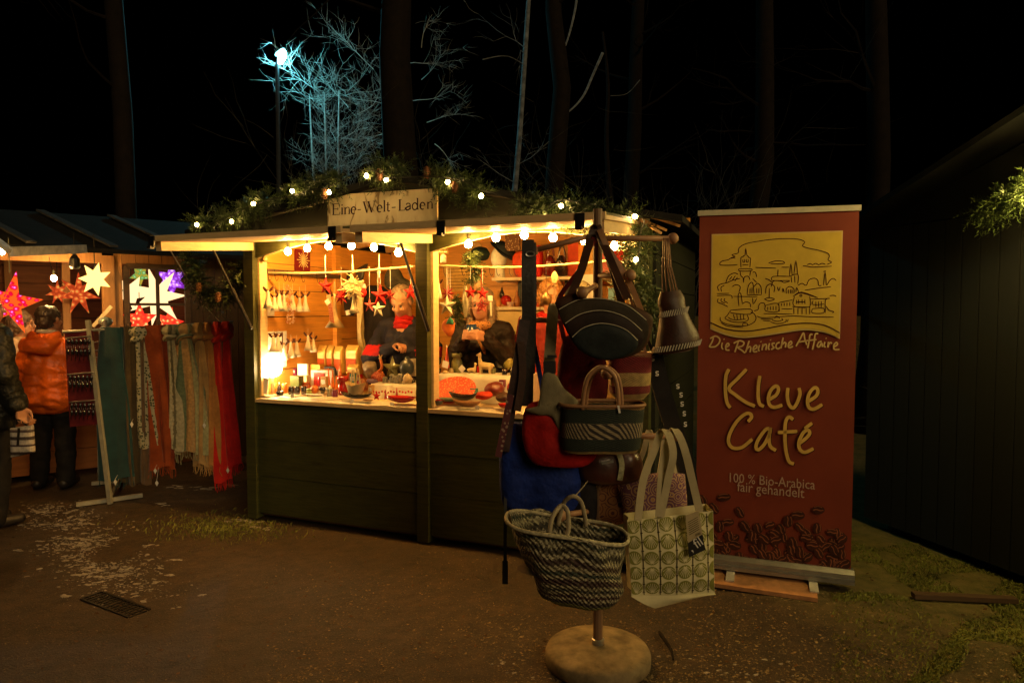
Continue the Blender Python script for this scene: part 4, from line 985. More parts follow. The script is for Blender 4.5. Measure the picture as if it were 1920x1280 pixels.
b = B(); b.grid(lambda u, v: lft.lerp(rgt, u) + EZ * (zb + (tl.z - zb) * v) + BN * (.012 * math.sin(math.pi * v) * math.sin(math.pi * u)) * -1, 20, 30)
sheet = b.out('banner_sheet', bcol(), ban, smooth=True)
b = B(); b.bar(bz(tl, tl.z + .012) - BU * .01, bz(trr, trr.z + .012) + BU * .01, .022, .03); b.out('top_rail', mat('pale_rail', (.62, .58, .48), .4, .3, var=.1), ban)
b = B(); o_ = lft - BU * .015; e_ = rgt + BU * .015
pr = [(-.055, .045), (-.05, .10), (-.02, .118), (.03, .115), (.05, .09), (.05, .045)]
b.prism([o_ + BN * -y + EZ * z for y, z in pr], e_ - o_); b.out('base_case', STEEL, ban)
b = B(); b.bar(o_ + BN * .056 + EZ * .072, e_ + BN * .056 + EZ * .072, .004, .012); b.out('case_groove', mat('grey_groove', (.15, .15, .14), .5), ban)
for px in (1363, 1515):
    b = B(); c = bp(px, 1085); c = bz(c, 0); b.prism([c + BN * -.04 + EZ * .045, c + BN * .17 + EZ * .032, c + BN * .17 + EZ * .024, c + BN * -.04 + EZ * .026], BU * .045); b.out('foot', mat('white_metal', (.6, .58, .52), .4, .3), ban)
b = B(); c0, c1 = bz(bp(1352, 1085), 0) + BN * .10, bz(bp(1528, 1115), 0) + BN * .12
b.bar(c0 - BU * .12 + EZ * .012, c1 + BU * .0 + EZ * .012, .24, .022, (0, 0, 1)); 
b.out('plank', wood('wet_plank', (.34, .17, .08), (3, 3, 3), 5, .6, .35), None, 'short wet wooden board lying under the feet of the red banner', 'plank')
cr2 = lambda x, y: bp(1290 + x / 3.879, 370 + y / 3.879, .0045)
cr3 = lambda x, y: bp(1290 + x / 2.667, 660 + y / 2.667, .0035)
YEL = mat('print_yellow', (.56, .39, .05), .55, var=.12, scale=6, bmp=0); PALE = mat('print_pale', (.55, .40, .18), .55, var=.1, bmp=0); GOLDP = mat('print_gold', (.62, .40, .10), .55, var=.15, bmp=0)
wave = smooth_line([(162, 958), (280, 1003), (400, 1022), (550, 1008), (700, 985), (850, 966), (1000, 985), (1105, 1030)], 5)
def topline(x): return 268 - (x - 172) * 26 / 955
def panel(off, inset):
    b = B(); ps = []; n = len(wave)
    for i, (x, y) in enumerate(wave):
        t = i / (n - 1); xt = 172 + inset + (1127 - 172 - 2 * inset) * t; xb = x + inset * (1 - 2 * t)
        for k in range(5): ps.append(bp(1290 + (xt + (xb - xt) * k / 4) / 3.879, 370 + (topline(xt) + inset + (y - inset * 1.2 - topline(xt) - inset) * k / 4) / 3.879, off))
    b.add(ps, [(i * 5 + k, (i + 1) * 5 + k, (i + 1) * 5 + k + 1, i * 5 + k + 1) for i in range(n - 1) for k in range(4)]); return b
panel(.0015, 0).out('picture_border', PALE, sheet); panel(.003, 9).out('picture_field', YEL, sheet)
SK = [[(345, 430), (318, 418), (365, 405), (370, 370), (420, 338), (520, 318), (640, 303), (740, 300), (810, 306), (850, 325), (832, 352), (870, 368), (950, 385), (1015, 405), (1028, 430), (1018, 455), (1045, 472), (1010, 488)], [(345, 430), (315, 440), (290, 455), (245, 465), (232, 490), (300, 494), (360, 490)], [(310, 445), (330, 440), (345, 445)],
 [(585, 478), (610, 470), (640, 462), (690, 465), (700, 480), (650, 484), (600, 482)], [(490, 510), (640, 515)], [(680, 508), (735, 508)], [(835, 498), (860, 500), (910, 507), (1045, 500)], [(865, 490), (890, 482), (905, 490), (930, 480), (950, 490), (975, 480), (1000, 488)],
 [(385, 510), (385, 440), (400, 435), (402, 425), (415, 420), (420, 370), (428, 420), (440, 430), (442, 438), (455, 445), (450, 510)], [(370, 520), (460, 520), (455, 535), (375, 535), (370, 520)], [(378, 535), (385, 570), (400, 585), (405, 620)], [(455, 535), (450, 570)], [(400, 450), (400, 470), (412, 470), (412, 450)], [(425, 450), (425, 470), (437, 470), (437, 450)], [(395, 490), (440, 490)],
 [(275, 620), (290, 580), (310, 560), (340, 550), (365, 560)], [(300, 600), (320, 575)], [(320, 605), (345, 570)], [(340, 610), (360, 580)], [(225, 680), (215, 650), (240, 630), (280, 622), (330, 600), (380, 590)], [(245, 685), (240, 655), (265, 640)], [(320, 650), (350, 635), (380, 650), (370, 690)],
 [(405, 620), (410, 580), (440, 575), (450, 600)], [(470, 545), (490, 545), (500, 580)], [(470, 590), (500, 620)], [(430, 705), (440, 640), (470, 620), (480, 705)], [(480, 650), (505, 625), (530, 650), (535, 705)], [(450, 700), (452, 660)], [(465, 700), (466, 655)], [(500, 700), (500, 660)], [(515, 700), (516, 660)], [(430, 708), (535, 708)],
 [(610, 605), (620, 575), (740, 575)], [(652, 570), (655, 525)], [(610, 605), (740, 605)], [(738, 570), (748, 480), (758, 570)], [(770, 560), (785, 460), (797, 560)], [(735, 575), (800, 560), (798, 630)], [(750, 575), (755, 620)], [(775, 570), (778, 620)], [(560, 590), (590, 600), (610, 620)], [(605, 650), (620, 610), (650, 605), (680, 610), (700, 620), (740, 610)],
 [(565, 700), (570, 650), (600, 630), (630, 650), (625, 690)], [(590, 735), (592, 660)], [(555, 740), (590, 728), (630, 740), (590, 752), (555, 740)], [(650, 650), (660, 680), (670, 650)], [(690, 690), (690, 660), (700, 690)], [(715, 700), (715, 665), (740, 648), (770, 665), (770, 700)], [(730, 700), (730, 670)], [(745, 700), (745, 670)], [(757, 700), (757, 670)], [(785, 690), (790, 655), (805, 690)],
 [(800, 640), (830, 625), (860, 640), (880, 600), (920, 588), (945, 605), (950, 640), (970, 640)], [(985, 640), (998, 540), (1006, 640)], [(985, 540), (1003, 535)], [(1010, 640), (1035, 600), (1060, 590), (1078, 605)], [(850, 675), (950, 660), (1040, 650)],
 [(480, 825), (510, 815), (515, 785), (530, 768), (555, 770), (560, 790)], [(565, 785), (650, 770), (655, 830), (565, 825), (565, 785)], [(660, 765), (760, 745)], [(660, 765), (665, 830)], [(765, 720), (825, 688), (945, 730)], [(775, 715), (825, 695), (935, 728)], [(775, 720), (770, 790), (885, 795), (885, 720)], [(820, 705), (830, 712), (822, 722), (812, 714), (820, 705)],
 [(890, 740), (1030, 735), (1000, 745), (1000, 840)], [(910, 750), (910, 780), (990, 775)], [(680, 770), (680, 790)], [(700, 768), (700, 790)], [(720, 765), (720, 790)], [(740, 762), (740, 790)], [(680, 810), (760, 810)], [(580, 795), (580, 820)], [(600, 792), (600, 820)], [(620, 790), (620, 820)], [(640, 790), (640, 822)],
 [(790, 745), (790, 775)], [(805, 742), (805, 775)], [(830, 740), (830, 775)], [(850, 742), (850, 775)], [(790, 760), (850, 760)], [(760, 795), (890, 798)], [(770, 800), (770, 850)], [(800, 805), (800, 850)], [(830, 805), (830, 850)], [(860, 805), (860, 850)], [(885, 798), (885, 850)], [(905, 810), (985, 805), (985, 840), (905, 840), (905, 810)], [(930, 755), (930, 800)], [(950, 755), (950, 800)], [(970, 755), (970, 800)], [(550, 845), (760, 848)], [(1005, 790), (1025, 820), (1060, 830), (1050, 840)], [(1030, 715), (1060, 712), (1078, 720)],
 [(500, 862), (540, 875), (640, 870), (760, 862), (900, 868), (1060, 870)], [(530, 885), (620, 885)], [(545, 895), (600, 898)], [(630, 880), (645, 862), (668, 880)], [(610, 892), (650, 900), (690, 892), (680, 880)], [(600, 905), (650, 918), (710, 905), (712, 885)], [(722, 905), (730, 885)],
 [(210, 715), (310, 712), (320, 735)], [(210, 700), (300, 698)], [(220, 735), (215, 760), (250, 775), (290, 795)], [(245, 735), (240, 755), (270, 770)], [(270, 735), (262, 750), (290, 768)], [(330, 720), (505, 722)], [(370, 790), (365, 710), (380, 695), (388, 720), (395, 770)], [(395, 775), (420, 760), (450, 770), (455, 800)], [(310, 820), (455, 812), (450, 850), (315, 840), (310, 820)], [(300, 835), (285, 860), (270, 880), (330, 905), (410, 905), (440, 885), (430, 855)], [(235, 870), (240, 900), (300, 925), (400, 935), (470, 915), (495, 880), (480, 845), (455, 835)], [(330, 850), (340, 885)], [(355, 850), (360, 890)], [(380, 850), (385, 890)], [(405, 850), (405, 885)], [(290, 870), (330, 890), (420, 885)], [(240, 910), (290, 935), (400, 945)], [(400, 935), (400, 915), (430, 915), (432, 935)], [(470, 730), (475, 775), (500, 735)]]
b = B(); b.strokes([smooth_line(k, 3) for k in SK], 6, cr2)
b.strokes([smooth_line([(163, 910), (280, 958), (420, 973), (560, 955), (720, 925), (870, 914), (1000, 932), (1104, 985)], 5)], 9, cr2); b.out('line_drawing', BROWNP, sheet)
AFF = [[(185, 1020), (175, 1050), (153, 1088)], [(160, 1027), (200, 1008), (230, 1028), (225, 1060), (195, 1085), (156, 1088)], [(250, 1055), (245, 1085), (255, 1105)], [(260, 1028), (264, 1034)], [(275, 1090), (298, 1075), (290, 1060), (275, 1080), (278, 1108), (302, 1110)], [(367, 1048), (352, 1090), (340, 1125)], [(332, 1060), (375, 1042), (407, 1055), (395, 1080), (362, 1090), (390, 1110), (415, 1132)],
 [(445, 1042), (430, 1090), (418, 1128)], [(422, 1112), (445, 1085), (457, 1095), (450, 1127)], [(476, 1107), (502, 1090), (493, 1074), (475, 1095), (480, 1122), (505, 1118)], [(521, 1072), (512, 1105), (521, 1118)], [(529, 1046), (532, 1051)], [(546, 1065), (538, 1112)], [(541, 1092), (560, 1068), (571, 1076), (566, 1110)], [(593, 1060), (585, 1095), (593, 1108)], [(599, 1034), (602, 1039)], [(632, 1060), (613, 1062), (615, 1080), (626, 1092), (604, 1106)], [(667, 1052), (645, 1065), (640, 1090), (655, 1101), (672, 1090)],
 [(693, 1018), (683, 1060), (676, 1097)], [(680, 1077), (701, 1055), (712, 1062), (707, 1092)], [(730, 1080), (755, 1062), (748, 1046), (730, 1066), (735, 1092), (765, 1082)], [(785, 1082), (815, 1030), (840, 985), (850, 1030), (864, 1072)], [(803, 1052), (872, 1040)], [(907, 997), (888, 1000), (880, 1050), (870, 1097)], [(860, 1042), (935, 1033)], [(948, 990), (926, 995), (918, 1050), (905, 1107)], [(972, 1046), (950, 1055), (940, 1080), (955, 1086), (972, 1058), (978, 1087)], [(996, 1050), (990, 1080), (1002, 1088)], [(1003, 1022), (1006, 1027)], [(1021, 1050), (1018, 1092)], [(1020, 1072), (1035, 1055), (1048, 1062)], [(1060, 1087), (1087, 1070), (1079, 1054), (1060, 1075), (1066, 1105), (1102, 1105)]]
b = B(); b.strokes([smooth_line(k, 4) for k in AFF], 11, lambda x, y: bp(1290 + x / 3.879, 370 + y / 3.879, .0035)); b.out('script_lettering', PALE, sheet)
KC = [[(205, 85), (190, 120), (187, 190), (195, 250), (212, 278)], [(293, 85), (250, 130), (205, 180), (240, 215), (290, 250), (335, 270)], [(360, 118), (352, 170), (352, 230), (360, 260), (380, 271)], [(405, 237), (440, 215), (453, 185), (440, 169), (415, 190), (402, 230), (410, 265), (435, 275), (472, 264)], [(500, 178), (497, 220), (505, 260), (525, 279), (545, 255), (560, 210), (555, 178)], [(600, 247), (640, 220), (650, 192), (635, 177), (610, 200), (598, 240), (605, 275), (630, 284), (672, 261)],
 [(300, 347), (318, 325), (310, 307), (285, 310), (245, 345), (210, 405), (203, 450), (225, 478), (270, 475), (322, 434)], [(408, 380), (385, 390), (350, 440), (340, 475), (355, 486), (385, 455), (408, 405), (412, 378), (405, 430), (412, 470), (440, 491)], [(526, 337), (505, 324), (488, 350), (485, 420), (490, 490), (505, 545), (530, 558)], [(450, 401), (500, 398), (547, 395)], [(555, 457), (590, 430), (609, 405), (598, 389), (575, 405), (555, 450), (560, 485), (585, 500), (628, 481)], [(583, 382), (621, 354)]]
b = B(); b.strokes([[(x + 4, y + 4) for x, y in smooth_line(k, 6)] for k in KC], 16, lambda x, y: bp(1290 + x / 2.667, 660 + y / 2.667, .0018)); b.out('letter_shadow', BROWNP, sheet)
b = B(); b.strokes([smooth_line(k, 6) for k in KC], 17, cr3); b.out('script_lettering', GOLDP, sheet)
def text_on(parent, s, p0, p1, up_, mt, name='lettering', off=V((0, 0, 0)), squeeze=1.0):
    cu = bpy.data.curves.new('t', 'FONT'); cu.body = s; cu.resolution_u = 2; o = bpy.data.objects.new('t', cu); COL.objects.link(o)
    dg = bpy.context.evaluated_depsgraph_get(); me = bpy.data.meshes.new_from_object(o.evaluated_get(dg)); bpy.data.objects.remove(o)
    xs = [v.co.x for v in me.vertices]; w = max(xs) - min(xs); d = (p1 - p0); k = d.length / w; d.normalize(); u = V(up_); u = (u - d * u.dot(d)).normalized()
    b = B(); b.add([p0 + d * (v.co.x - min(xs)) * k + u * v.co.y * k * squeeze + off for v in me.vertices], [tuple(p.vertices) for p in me.polygons]); bpy.data.meshes.remove(me)
    return b.out(name, mt, parent)
GREYP = mat('print_grey', (.42, .30, .26), .55, var=.1, bmp=0)
text_on(sheet, '100 % Bio-Arabica', bp(1368, 903, .0035), bp(1528, 917, .0035), EZ, GREYP, squeeze=1.25)
text_on(sheet, 'fair gehandelt', bp(1382, 920, .0035), bp(1508, 933, .0035), EZ, GREYP, squeeze=1.25)
rn = random.Random(4); BEAN = mat('print_bean', (.045, .010, .006), .45, var=.4, bmp=0); BEANL = mat('print_bean_light', (.26, .09, .05), .5, var=.3, bmp=0)
bd, bl = B(), B()
rb_n = random.Random(2); spots = [(rb_n.uniform(60, 795), 1095 - 190 * rb_n.random() ** 1.3) for _ in range(80)] + [(652, 788), (260, 800), (180, 725), (75, 745), (130, 780), (500, 845), (550, 815), (560, 875), (465, 885), (410, 865), (350, 880), (590, 930), (665, 935), (645, 880), (720, 900), (770, 935), (525, 955), (440, 940), (380, 935), (320, 920), (285, 870), (205, 920), (235, 965), (330, 985), (150, 960), (160, 870), (515, 990), (600, 1025), (655, 1005), (715, 1060), (785, 1060), (770, 1010), (470, 1035), (410, 1035), (520, 1065), (255, 1025), (170, 1020), (200, 850), (100, 900), (75, 860), (770, 1100), (730, 990), (560, 1000), (370, 1010), (290, 1040), (110, 1000)]
for k, (x, y) in enumerate(spots):
    a = rn.uniform(-1.2, 1.2) + .5; rx, ry = rn.uniform(27, 36), rn.uniform(19, 25); c_, s_ = math.cos(a), math.sin(a)
    if x > 745: rx *= .85
    f = lambda u, v, o: bp(1290 + (x + u * c_ - v * s_) / 2.667, 660 + (y + u * s_ + v * c_) / 2.667, o)
    z_ = .0015 + .00005 * k
    bd.add([f(rx * math.cos(t), ry * math.sin(t), z_) for t in [q_ * .449 for q_ in range(14)]], [tuple(range(14))])
    bl.strokes([smooth_line([(-rx * .8, 2), (-rx * .3, -2), (rx * .3, 3), (rx * .8, 0)], 3)], 5, lambda u, v: f(u, v, z_ + .0008))
    bl.strokes([smooth_line([(-rx * .7, -ry * .62), (0, -ry * .8), (rx * .6, -ry * .6)], 3)], 4, lambda u, v: f(u, v, z_ + .0008))
bd.out('bean_print', BEAN, sheet); bl.out('bean_highlight', BEANL, sheet)

# ================================================================= BAG STAND
BS = gnd(1121, 1206, .086); BS.z = 0; SY = BS.y
stand = T('bag_stand', 'wooden post with pegs in a round concrete foot hung with bags', 'stand', BS)
CONC = mat('worn_concrete', (.19, .145, .08), .85, var=.5, scale=11, bmp=.7, bscale=40)
b = B(); b.lathe([(.0, .0), (.222, .0), (.230, .012), (.230, .05), (.222, .066), (.19, .076), (.04, .088), (.0, .088)], 48, BS, cap=False); b.out('concrete_foot', CONC, stand, smooth=True)
b = B(); b.lathe([(.024, .06), (.028, .11), (.024, .112)], 16, BS); b.out('collar', STEEL, stand)
topz = at(1114, 392, SY).z
b = B(); b.tube([BS + V((0, 0, .09)), BS + V((-.004, 0, 1.0)), BS + V((-.012, 0, topz))], [.021, .020, .020], 12); b.out('post', wood('stand_post', (.16, .09, .05), (12, 12, 1), 3, .4, .6), stand)
def peg(q0, q1, r=.012, knob=.024):
    b = B(); b.cyl(q0, q1, r); b.sph(q1, knob, 10, 8); b.out('peg', wood('peg_wood', (.36, .19, .10), (3, 3, 3), 4, .25, .5), stand, smooth=True)
peg(at(1118, 447, SY), at(1262, 447, SY + .02)); peg(at(1118, 517, SY), at(1182, 516, SY - .12)); peg(at(1118, 535, SY), at(1092, 548, SY - .30)); peg(at(1119, 817, SY), at(1270, 817, SY - .05))
peg(at(1119, 955, SY), at(1052, 966, SY - .22)); peg(at(1117, 600, SY), at(985, 600, SY - .02)); peg(at(1118, 690, SY), at(1138, 700, SY - .25)); peg(at(1117, 440, SY), at(1000, 470, SY + .02))
def PX(pts, Y): return [at(x, y, Y) for x, y in pts]
def outline(pts, k=4):
    p = [tuple(q) for q in pts]; n = len(p); o = []
    for i in range(n):
        p0, p1, p2, p3 = p[i - 1], p[i], p[(i + 1) % n], p[(i + 2) % n]
        for j in range(k):
            t = j / k; o.append(tuple(.5 * (2 * p1[a] + (p2[a] - p0[a]) * t + (2 * p0[a] - 5 * p1[a] + 4 * p2[a] - p3[a]) * t * t + (3 * p1[a] - p0[a] - 3 * p2[a] + p3[a]) * t ** 3) for a in range(2)))
    return o
FRONT = V((0, -1, 0))
# 1 leather bag of layered fan flaps
Y = SY - .26
lb = T('leather_bag', 'brown and black leather shoulder bag of layered arched flaps', 'shoulder bag', at(1130, 672, Y))
flaps = [([(1043, 574), (1045, 562), (1068, 551), (1092, 551), (1104, 560), (1150, 562), (1190, 574), (1220, 590), (1224, 606), (1216, 640), (1196, 662), (1160, 673), (1120, 673), (1085, 655), (1062, 620)], mat('dull_brown_leather', (.062, .027, .014), .6, var=.5, scale=8, bmp=.4, bscale=40), .045, 0),
         ([(1048, 580), (1085, 562), (1130, 560), (1175, 572), (1212, 600), (1214, 632), (1195, 660), (1140, 674), (1090, 656), (1066, 622)], mat('olive_leather', (.032, .022, .011), .6, var=.5, scale=8), .014, -.024),
         ([(1060, 606), (1090, 588), (1130, 582), (1172, 594), (1204, 620), (1200, 648), (1140, 674), (1092, 657), (1070, 628)], mat('dark_strip_leather', (.020, .010, .008), .6, var=.5, scale=8), .014, -.032),
         ([(1073, 632), (1095, 614), (1130, 606), (1170, 616), (1196, 638), (1186, 660), (1140, 675), (1096, 661)], mat('green_black_leather', (.012, .017, .018), .6, var=.4, scale=20), .016, -.040)]
for k, (pt, m_, th, dy) in enumerate(flaps):
    b = B(); b.pillow(PX(outline(pt, 3), Y + dy), FRONT, th, rings=(0, .05, .14, .3, .6), wob=.008); b.out('bag_body' if k == 0 else 'flap', m_, lb, smooth=True)
    if k:
        b = B(); arc = pt[:5]; b.tube(SL(PX(arc, Y + dy - .006), 6), .0016, 5); b.out('piping', BONE, lb)
def strap(par, pts, w, m_, side=(1, 0, 0), name='strap', th=.004): 
    b = B(); b.ribbon(SL(pts, 6), w, side, th); return b.out(name, m_, par)
hk = at(1112, 438, SY - .03)
strap(lb, [at(1070, 556, Y), at(1092, 500, Y + .1), at(1106, 450, SY - .03), at(1118, 424, SY - .02), at(1128, 450, SY - .03), at(1150, 500, Y + .12), at(1176, 560, Y)], .034, LEATHB)
strap(lb, [at(1165, 568, Y + .02), at(1150, 510, Y + .16), at(1130, 455, SY - .045), at(1120, 432, SY - .045)], .03, LEATHB)
strap(lb, [at(1205, 590, Y + .02), at(1180, 530, Y + .16), at(1140, 465, SY - .05), at(1124, 430, SY - .055)], .024, TAN)
# 2 red and cream basket behind
def basket(b, levels, n=36, sq=2.6, tilt=0, wob=.003):
    """levels: (centre, half width, half depth)"""
    def f(u, v):
        k = v * (len(levels) - 1); i = min(int(k), len(levels) - 2); t = k - i
        c = V(levels[i][0]).lerp(V(levels[i + 1][0]), t); w = levels[i][1] * (1 - t) + levels[i + 1][1] * t; d = levels[i][2] * (1 - t) + levels[i + 1][2] * t
        a = 2 * math.pi * u; cx, cs = math.cos(a), math.sin(a)
        x = math.copysign(abs(cx) ** (2 / sq), cx) * w; y = math.copysign(abs(cs) ** (2 / sq), cs) * d
        q = c + V((x, y, tilt * x)); return q + noise.noise_vector(q * 9) * wob * (1 + 2 * v)
    b.grid(f, n, 14, True)
    m_ = len(b.v); b.f.append(tuple(range(n))); b.mi.append(0)
Y = SY + .02
rb = T('red_basket', 'red and cream banded straw basket hanging behind the green banded one', 'basket', at(1178, 748, Y))
b = B(); basket(b, [(at(1180, 747, Y), 26 * psz(at(0, 0, Y)), .05), (at(1180, 735, Y), 37 * psz(at(0, 0, Y)), .075), (at(1180, 705, Y), 39 * psz(at(0, 0, Y)), .085), (at(1179, 664, Y), 40 * psz(at(0, 0, Y)), .09)])
CRS = (.55, .38, .14); DR = (.22, .015, .02)
b.out('basket_body', bands('red_cream_weave', [(0, CRS), (.32, DR), (.5, CRS), (.74, DR), (.97, (.3, .12, .05))], weave=(46, 30)), rb, smooth=True)
b = B(); b.tube([at(1179, 662, Y) + V((40 * .00245 * math.cos(a), .09 * math.sin(a), 0)) for a in [k * .314 for k in range(20)]], .006, 6, closed=True); b.out('rim', TAN, rb)
strap(rb, [at(1145, 668, Y), at(1152, 600, Y), at(1165, 540, SY - .03), at(1172, 516, SY - .10), at(1178, 545, SY - .06), at(1195, 600, Y), at(1212, 668, Y)], .012, TAN)
# 3 basket with green bands and leather arch handles
Y = SY - .22; k_ = psz(at(0, 0, Y))
gb = T('green_basket', 'straw basket with dark green bands and round leather handles', 'basket', at(1126, 846, Y))
b = B(); basket(b, [(at(1126, 845, Y), 68 * k_, .06), (at(1126, 838, Y), 73 * k_, .075), (at(1128, 800, Y), 76 * k_, .085), (at(1128, 757, Y), 78 * k_, .09)], sq=3.4)
GRN = (.018, .03, .022); TANS = (.42, .28, .10)
def diag_band():
    m = bands('green_weave', [(0, TANS), (.23, GRN), (.52, (.45, .36, .22)), (.76, GRN), (.96, (.30, .17, .06))], weave=(60, 34)); t = m.node_tree; n, l = t.nodes, t.links; p = n['Principled BSDF']
    src = p.inputs['Base Color'].links[0].from_socket; uv = coord(n, 'UV'); sp = n.new('ShaderNodeSeparateXYZ'); l.new(uv, sp.inputs[0])
    d = math_n(n, l, 'SINE', math_n(n, l, 'ADD', math_n(n, l, 'MULTIPLY', sp.outputs['X'], 300), math_n(n, l, 'MULTIPLY', sp.outputs['Y'], 62)))
    inb = math_n(n, l, 'MULTIPLY', math_n(n, l, 'GREATER_THAN', sp.outputs['Y'], .52), math_n(n, l, 'LESS_THAN', sp.outputs['Y'], .76))
    f = math_n(n, l, 'MULTIPLY', inb, math_n(n, l, 'GREATER_THAN', d, -.05)); k = n.new('ShaderNodeMix'); k.data_type = 'RGBA'; l.new(f, k.inputs['Factor']); l.new(src, k.inputs['A']); k.inputs['B'].default_value = rgb((.03, .022, .02)); l.new(k.outputs['Result'], p.inputs['Base Color']); return m
b.out('basket_body', diag_band(), gb, smooth=True)
b = B(); b.tube([at(1128, 756, Y) + V((79 * k_ * math.copysign(abs(math.cos(a)) ** .6, math.cos(a)), .091 * math.copysign(abs(math.sin(a)) ** .6, math.sin(a)), 0)) for a in [k * .196 for k in range(32)]], .0075, 6, closed=True); b.out('rim', TAN, gb, smooth=True)
for dy in (-.085, .06):
    b = B(); dx = 6 if dy > 0 else 0; b.tube(SL(PX([(1092 + dx, 768), (1096 + dx, 730), (1106 + dx, 702), (1128 + dx, 688), (1150 + dx, 702), (1158 + dx, 730), (1160 + dx, 768)], Y + dy), 5), .0085, 8); b.out('handle', TAN, gb, smooth=True)
b = B(); b.ribbon([at(1159, 760, Y - .098), at(1162, 774, Y - .1)], .008, (1, 0, 0)); b.out('price_tag', WHITEP, gb)
# 4 red bag with khaki flap and long buckled strap
Y = SY - .16
mb = T('messenger_bag', 'red shoulder bag with khaki flap and wide buckled khaki strap', 'shoulder bag', at(1045, 872, Y))
b = B(); b.pillow(PX(outline([(985, 765), (1020, 750), (1075, 760), (1110, 800), (1120, 848), (1095, 874), (1040, 876), (998, 866), (980, 825)]), Y), FRONT, .11, wob=.03, rings=(0, .04, .1, .2, .35, .55, .8)); b.out('bag_body', mat('red_canvas', (.36, .010, .008), .8, var=.3, bscale=14, bmp=.5, bd=.02), mb, smooth=True)
b = B(); b.pillow(PX(outline([(984, 768), (1008, 760), (1018, 700), (1040, 700), (1058, 728), (1084, 752), (1070, 770), (1052, 812), (1034, 782), (1010, 778)]), Y - .055), FRONT, .03, wob=.006); b.out('flap', KHAKI, mb, smooth=True)
strap(mb, [at(1022, 765, Y - .07), at(1028, 720, Y - .05), at(1030, 680, Y - .04), at(1034, 620, Y + .02), at(1037, 580, Y + .1), at(1042, 570, Y + .16)], .046, KHAKI)
b = B(); b.bar(at(1019, 688, Y - .055), at(1042, 688, Y - .055), .012, .05, (0, 0, 1)); b.bar(at(1026, 668, Y - .06), at(1044, 668, Y - .06), .008, .012, (0, 0, 1)); b.out('buckle', BLACK, mb)
# 5 blue bag beneath
Y = SY - .05
b = B(); b.pillow(PX(outline([(942, 800), (975, 790), (1040, 800), (1085, 850), (1090, 930), (1060, 966), (990, 968), (945, 950), (936, 880)]), Y), FRONT, .12, wob=.04, rings=(0, .04, .1, .2, .35, .55, .8)); bb = b.out('blue_bag', mat('blue_cloth', (.010, .028, .20), .8, var=.6, scale=5, bscale=12, bmp=.6, bd=.03), None, 'soft blue cloth bag hanging below the red shoulder bag', 'bag', smooth=True)
strap(bb, [at(955, 800, Y), at(970, 720, Y), at(985, 640, SY), at(990, 600, SY), at(1000, 640, SY), at(1015, 720, Y), at(1025, 800, Y)], .02, mat('blue_cloth', (0, 0, 0)))
# 6 dark red bag behind
Y = SY - .02
b = B(); b.pillow(PX(outline([(1055, 640), (1075, 628), (1120, 640), (1140, 700), (1130, 770), (1090, 790), (1052, 760), (1045, 700)]), Y + .01), FRONT, .07, wob=.01); db = b.out('dark_red_bag', mat('dark_red_cloth', (.10, .008, .008), .8, var=.4, bscale=14, bmp=.5, bd=.02), None, 'dark red cloth bag tucked behind the layered leather bag', 'bag', smooth=True)
strap(db, [at(1060, 645, Y), at(1050, 600, Y), at(1048, 560, SY - .01), at(1090, 500, SY - .02), at(1114, 445, SY - .03)], .02, mat('dark_red_cloth', (0, 0, 0)))
# 7 black belts hung side by side
Y = SY - .10
bt = T('hanging_belts', 'thick black leather belts hung as a long dark bundle', 'belt', at(990, 760, Y))
strap(bt, [at(990, 452, Y + .05), at(989, 520, Y), at(990, 620, Y), at(988, 760, Y)], .050, LEATHK, th=.03)
strap(bt, [at(1000, 456, Y + .06), at(1001, 560, Y + .01), at(998, 700, Y)], .022, LEATHK, th=.02)
strap(bt, [at(984, 600, Y - .02), at(972, 680, Y - .03), at(958, 760, Y - .02), at(945, 845, Y - .02)], .045, mat('worn_leather', (.045, .022, .02), .45, var=.5, scale=25), th=.018)
strap(bt, [at(976, 640, Y - .05), at(980, 700, Y - .05), at(970, 770, Y - .05)], .03, LEATHB, th=.012)
b = B(); b.tube([at(994 + 8 * math.cos(a), 476 + 5 * math.sin(a), Y + .0) for a in [k * .6283 for k in range(10)]], .003, 5, closed=True); b.out('buckle', STEEL, bt)
w = B(); w.ribbon(SL([at(958, 740, Y - .04), at(948, 790, Y - .045), at(934, 856, Y - .04)], 6), .028, (1, 0, 0), .008)
w.out('patterned_strap', spot_mat(nt('woven_pattern'), 60, (.10, .02, .025), (.30, .2, .15), .3), bt)
b = B(); b.ribbon(SL([at(948, 962, Y), at(947, 1010, Y), at(947, 1050, Y)], 4), .014, (1, 0, 0)); b.ribbon([at(947, 1050, Y), at(947, 1094, Y)], .024, (1, 0, 0), .006); b.ribbon(SL([at(952, 850, Y + .04), at(948, 920, Y + .02), at(948, 962, Y)], 4), .012, (1, 0, 0)); b.out('dangling_strap', BLACK, None, 'narrow black strap end dangling beside the woven basket at left', 'strap')
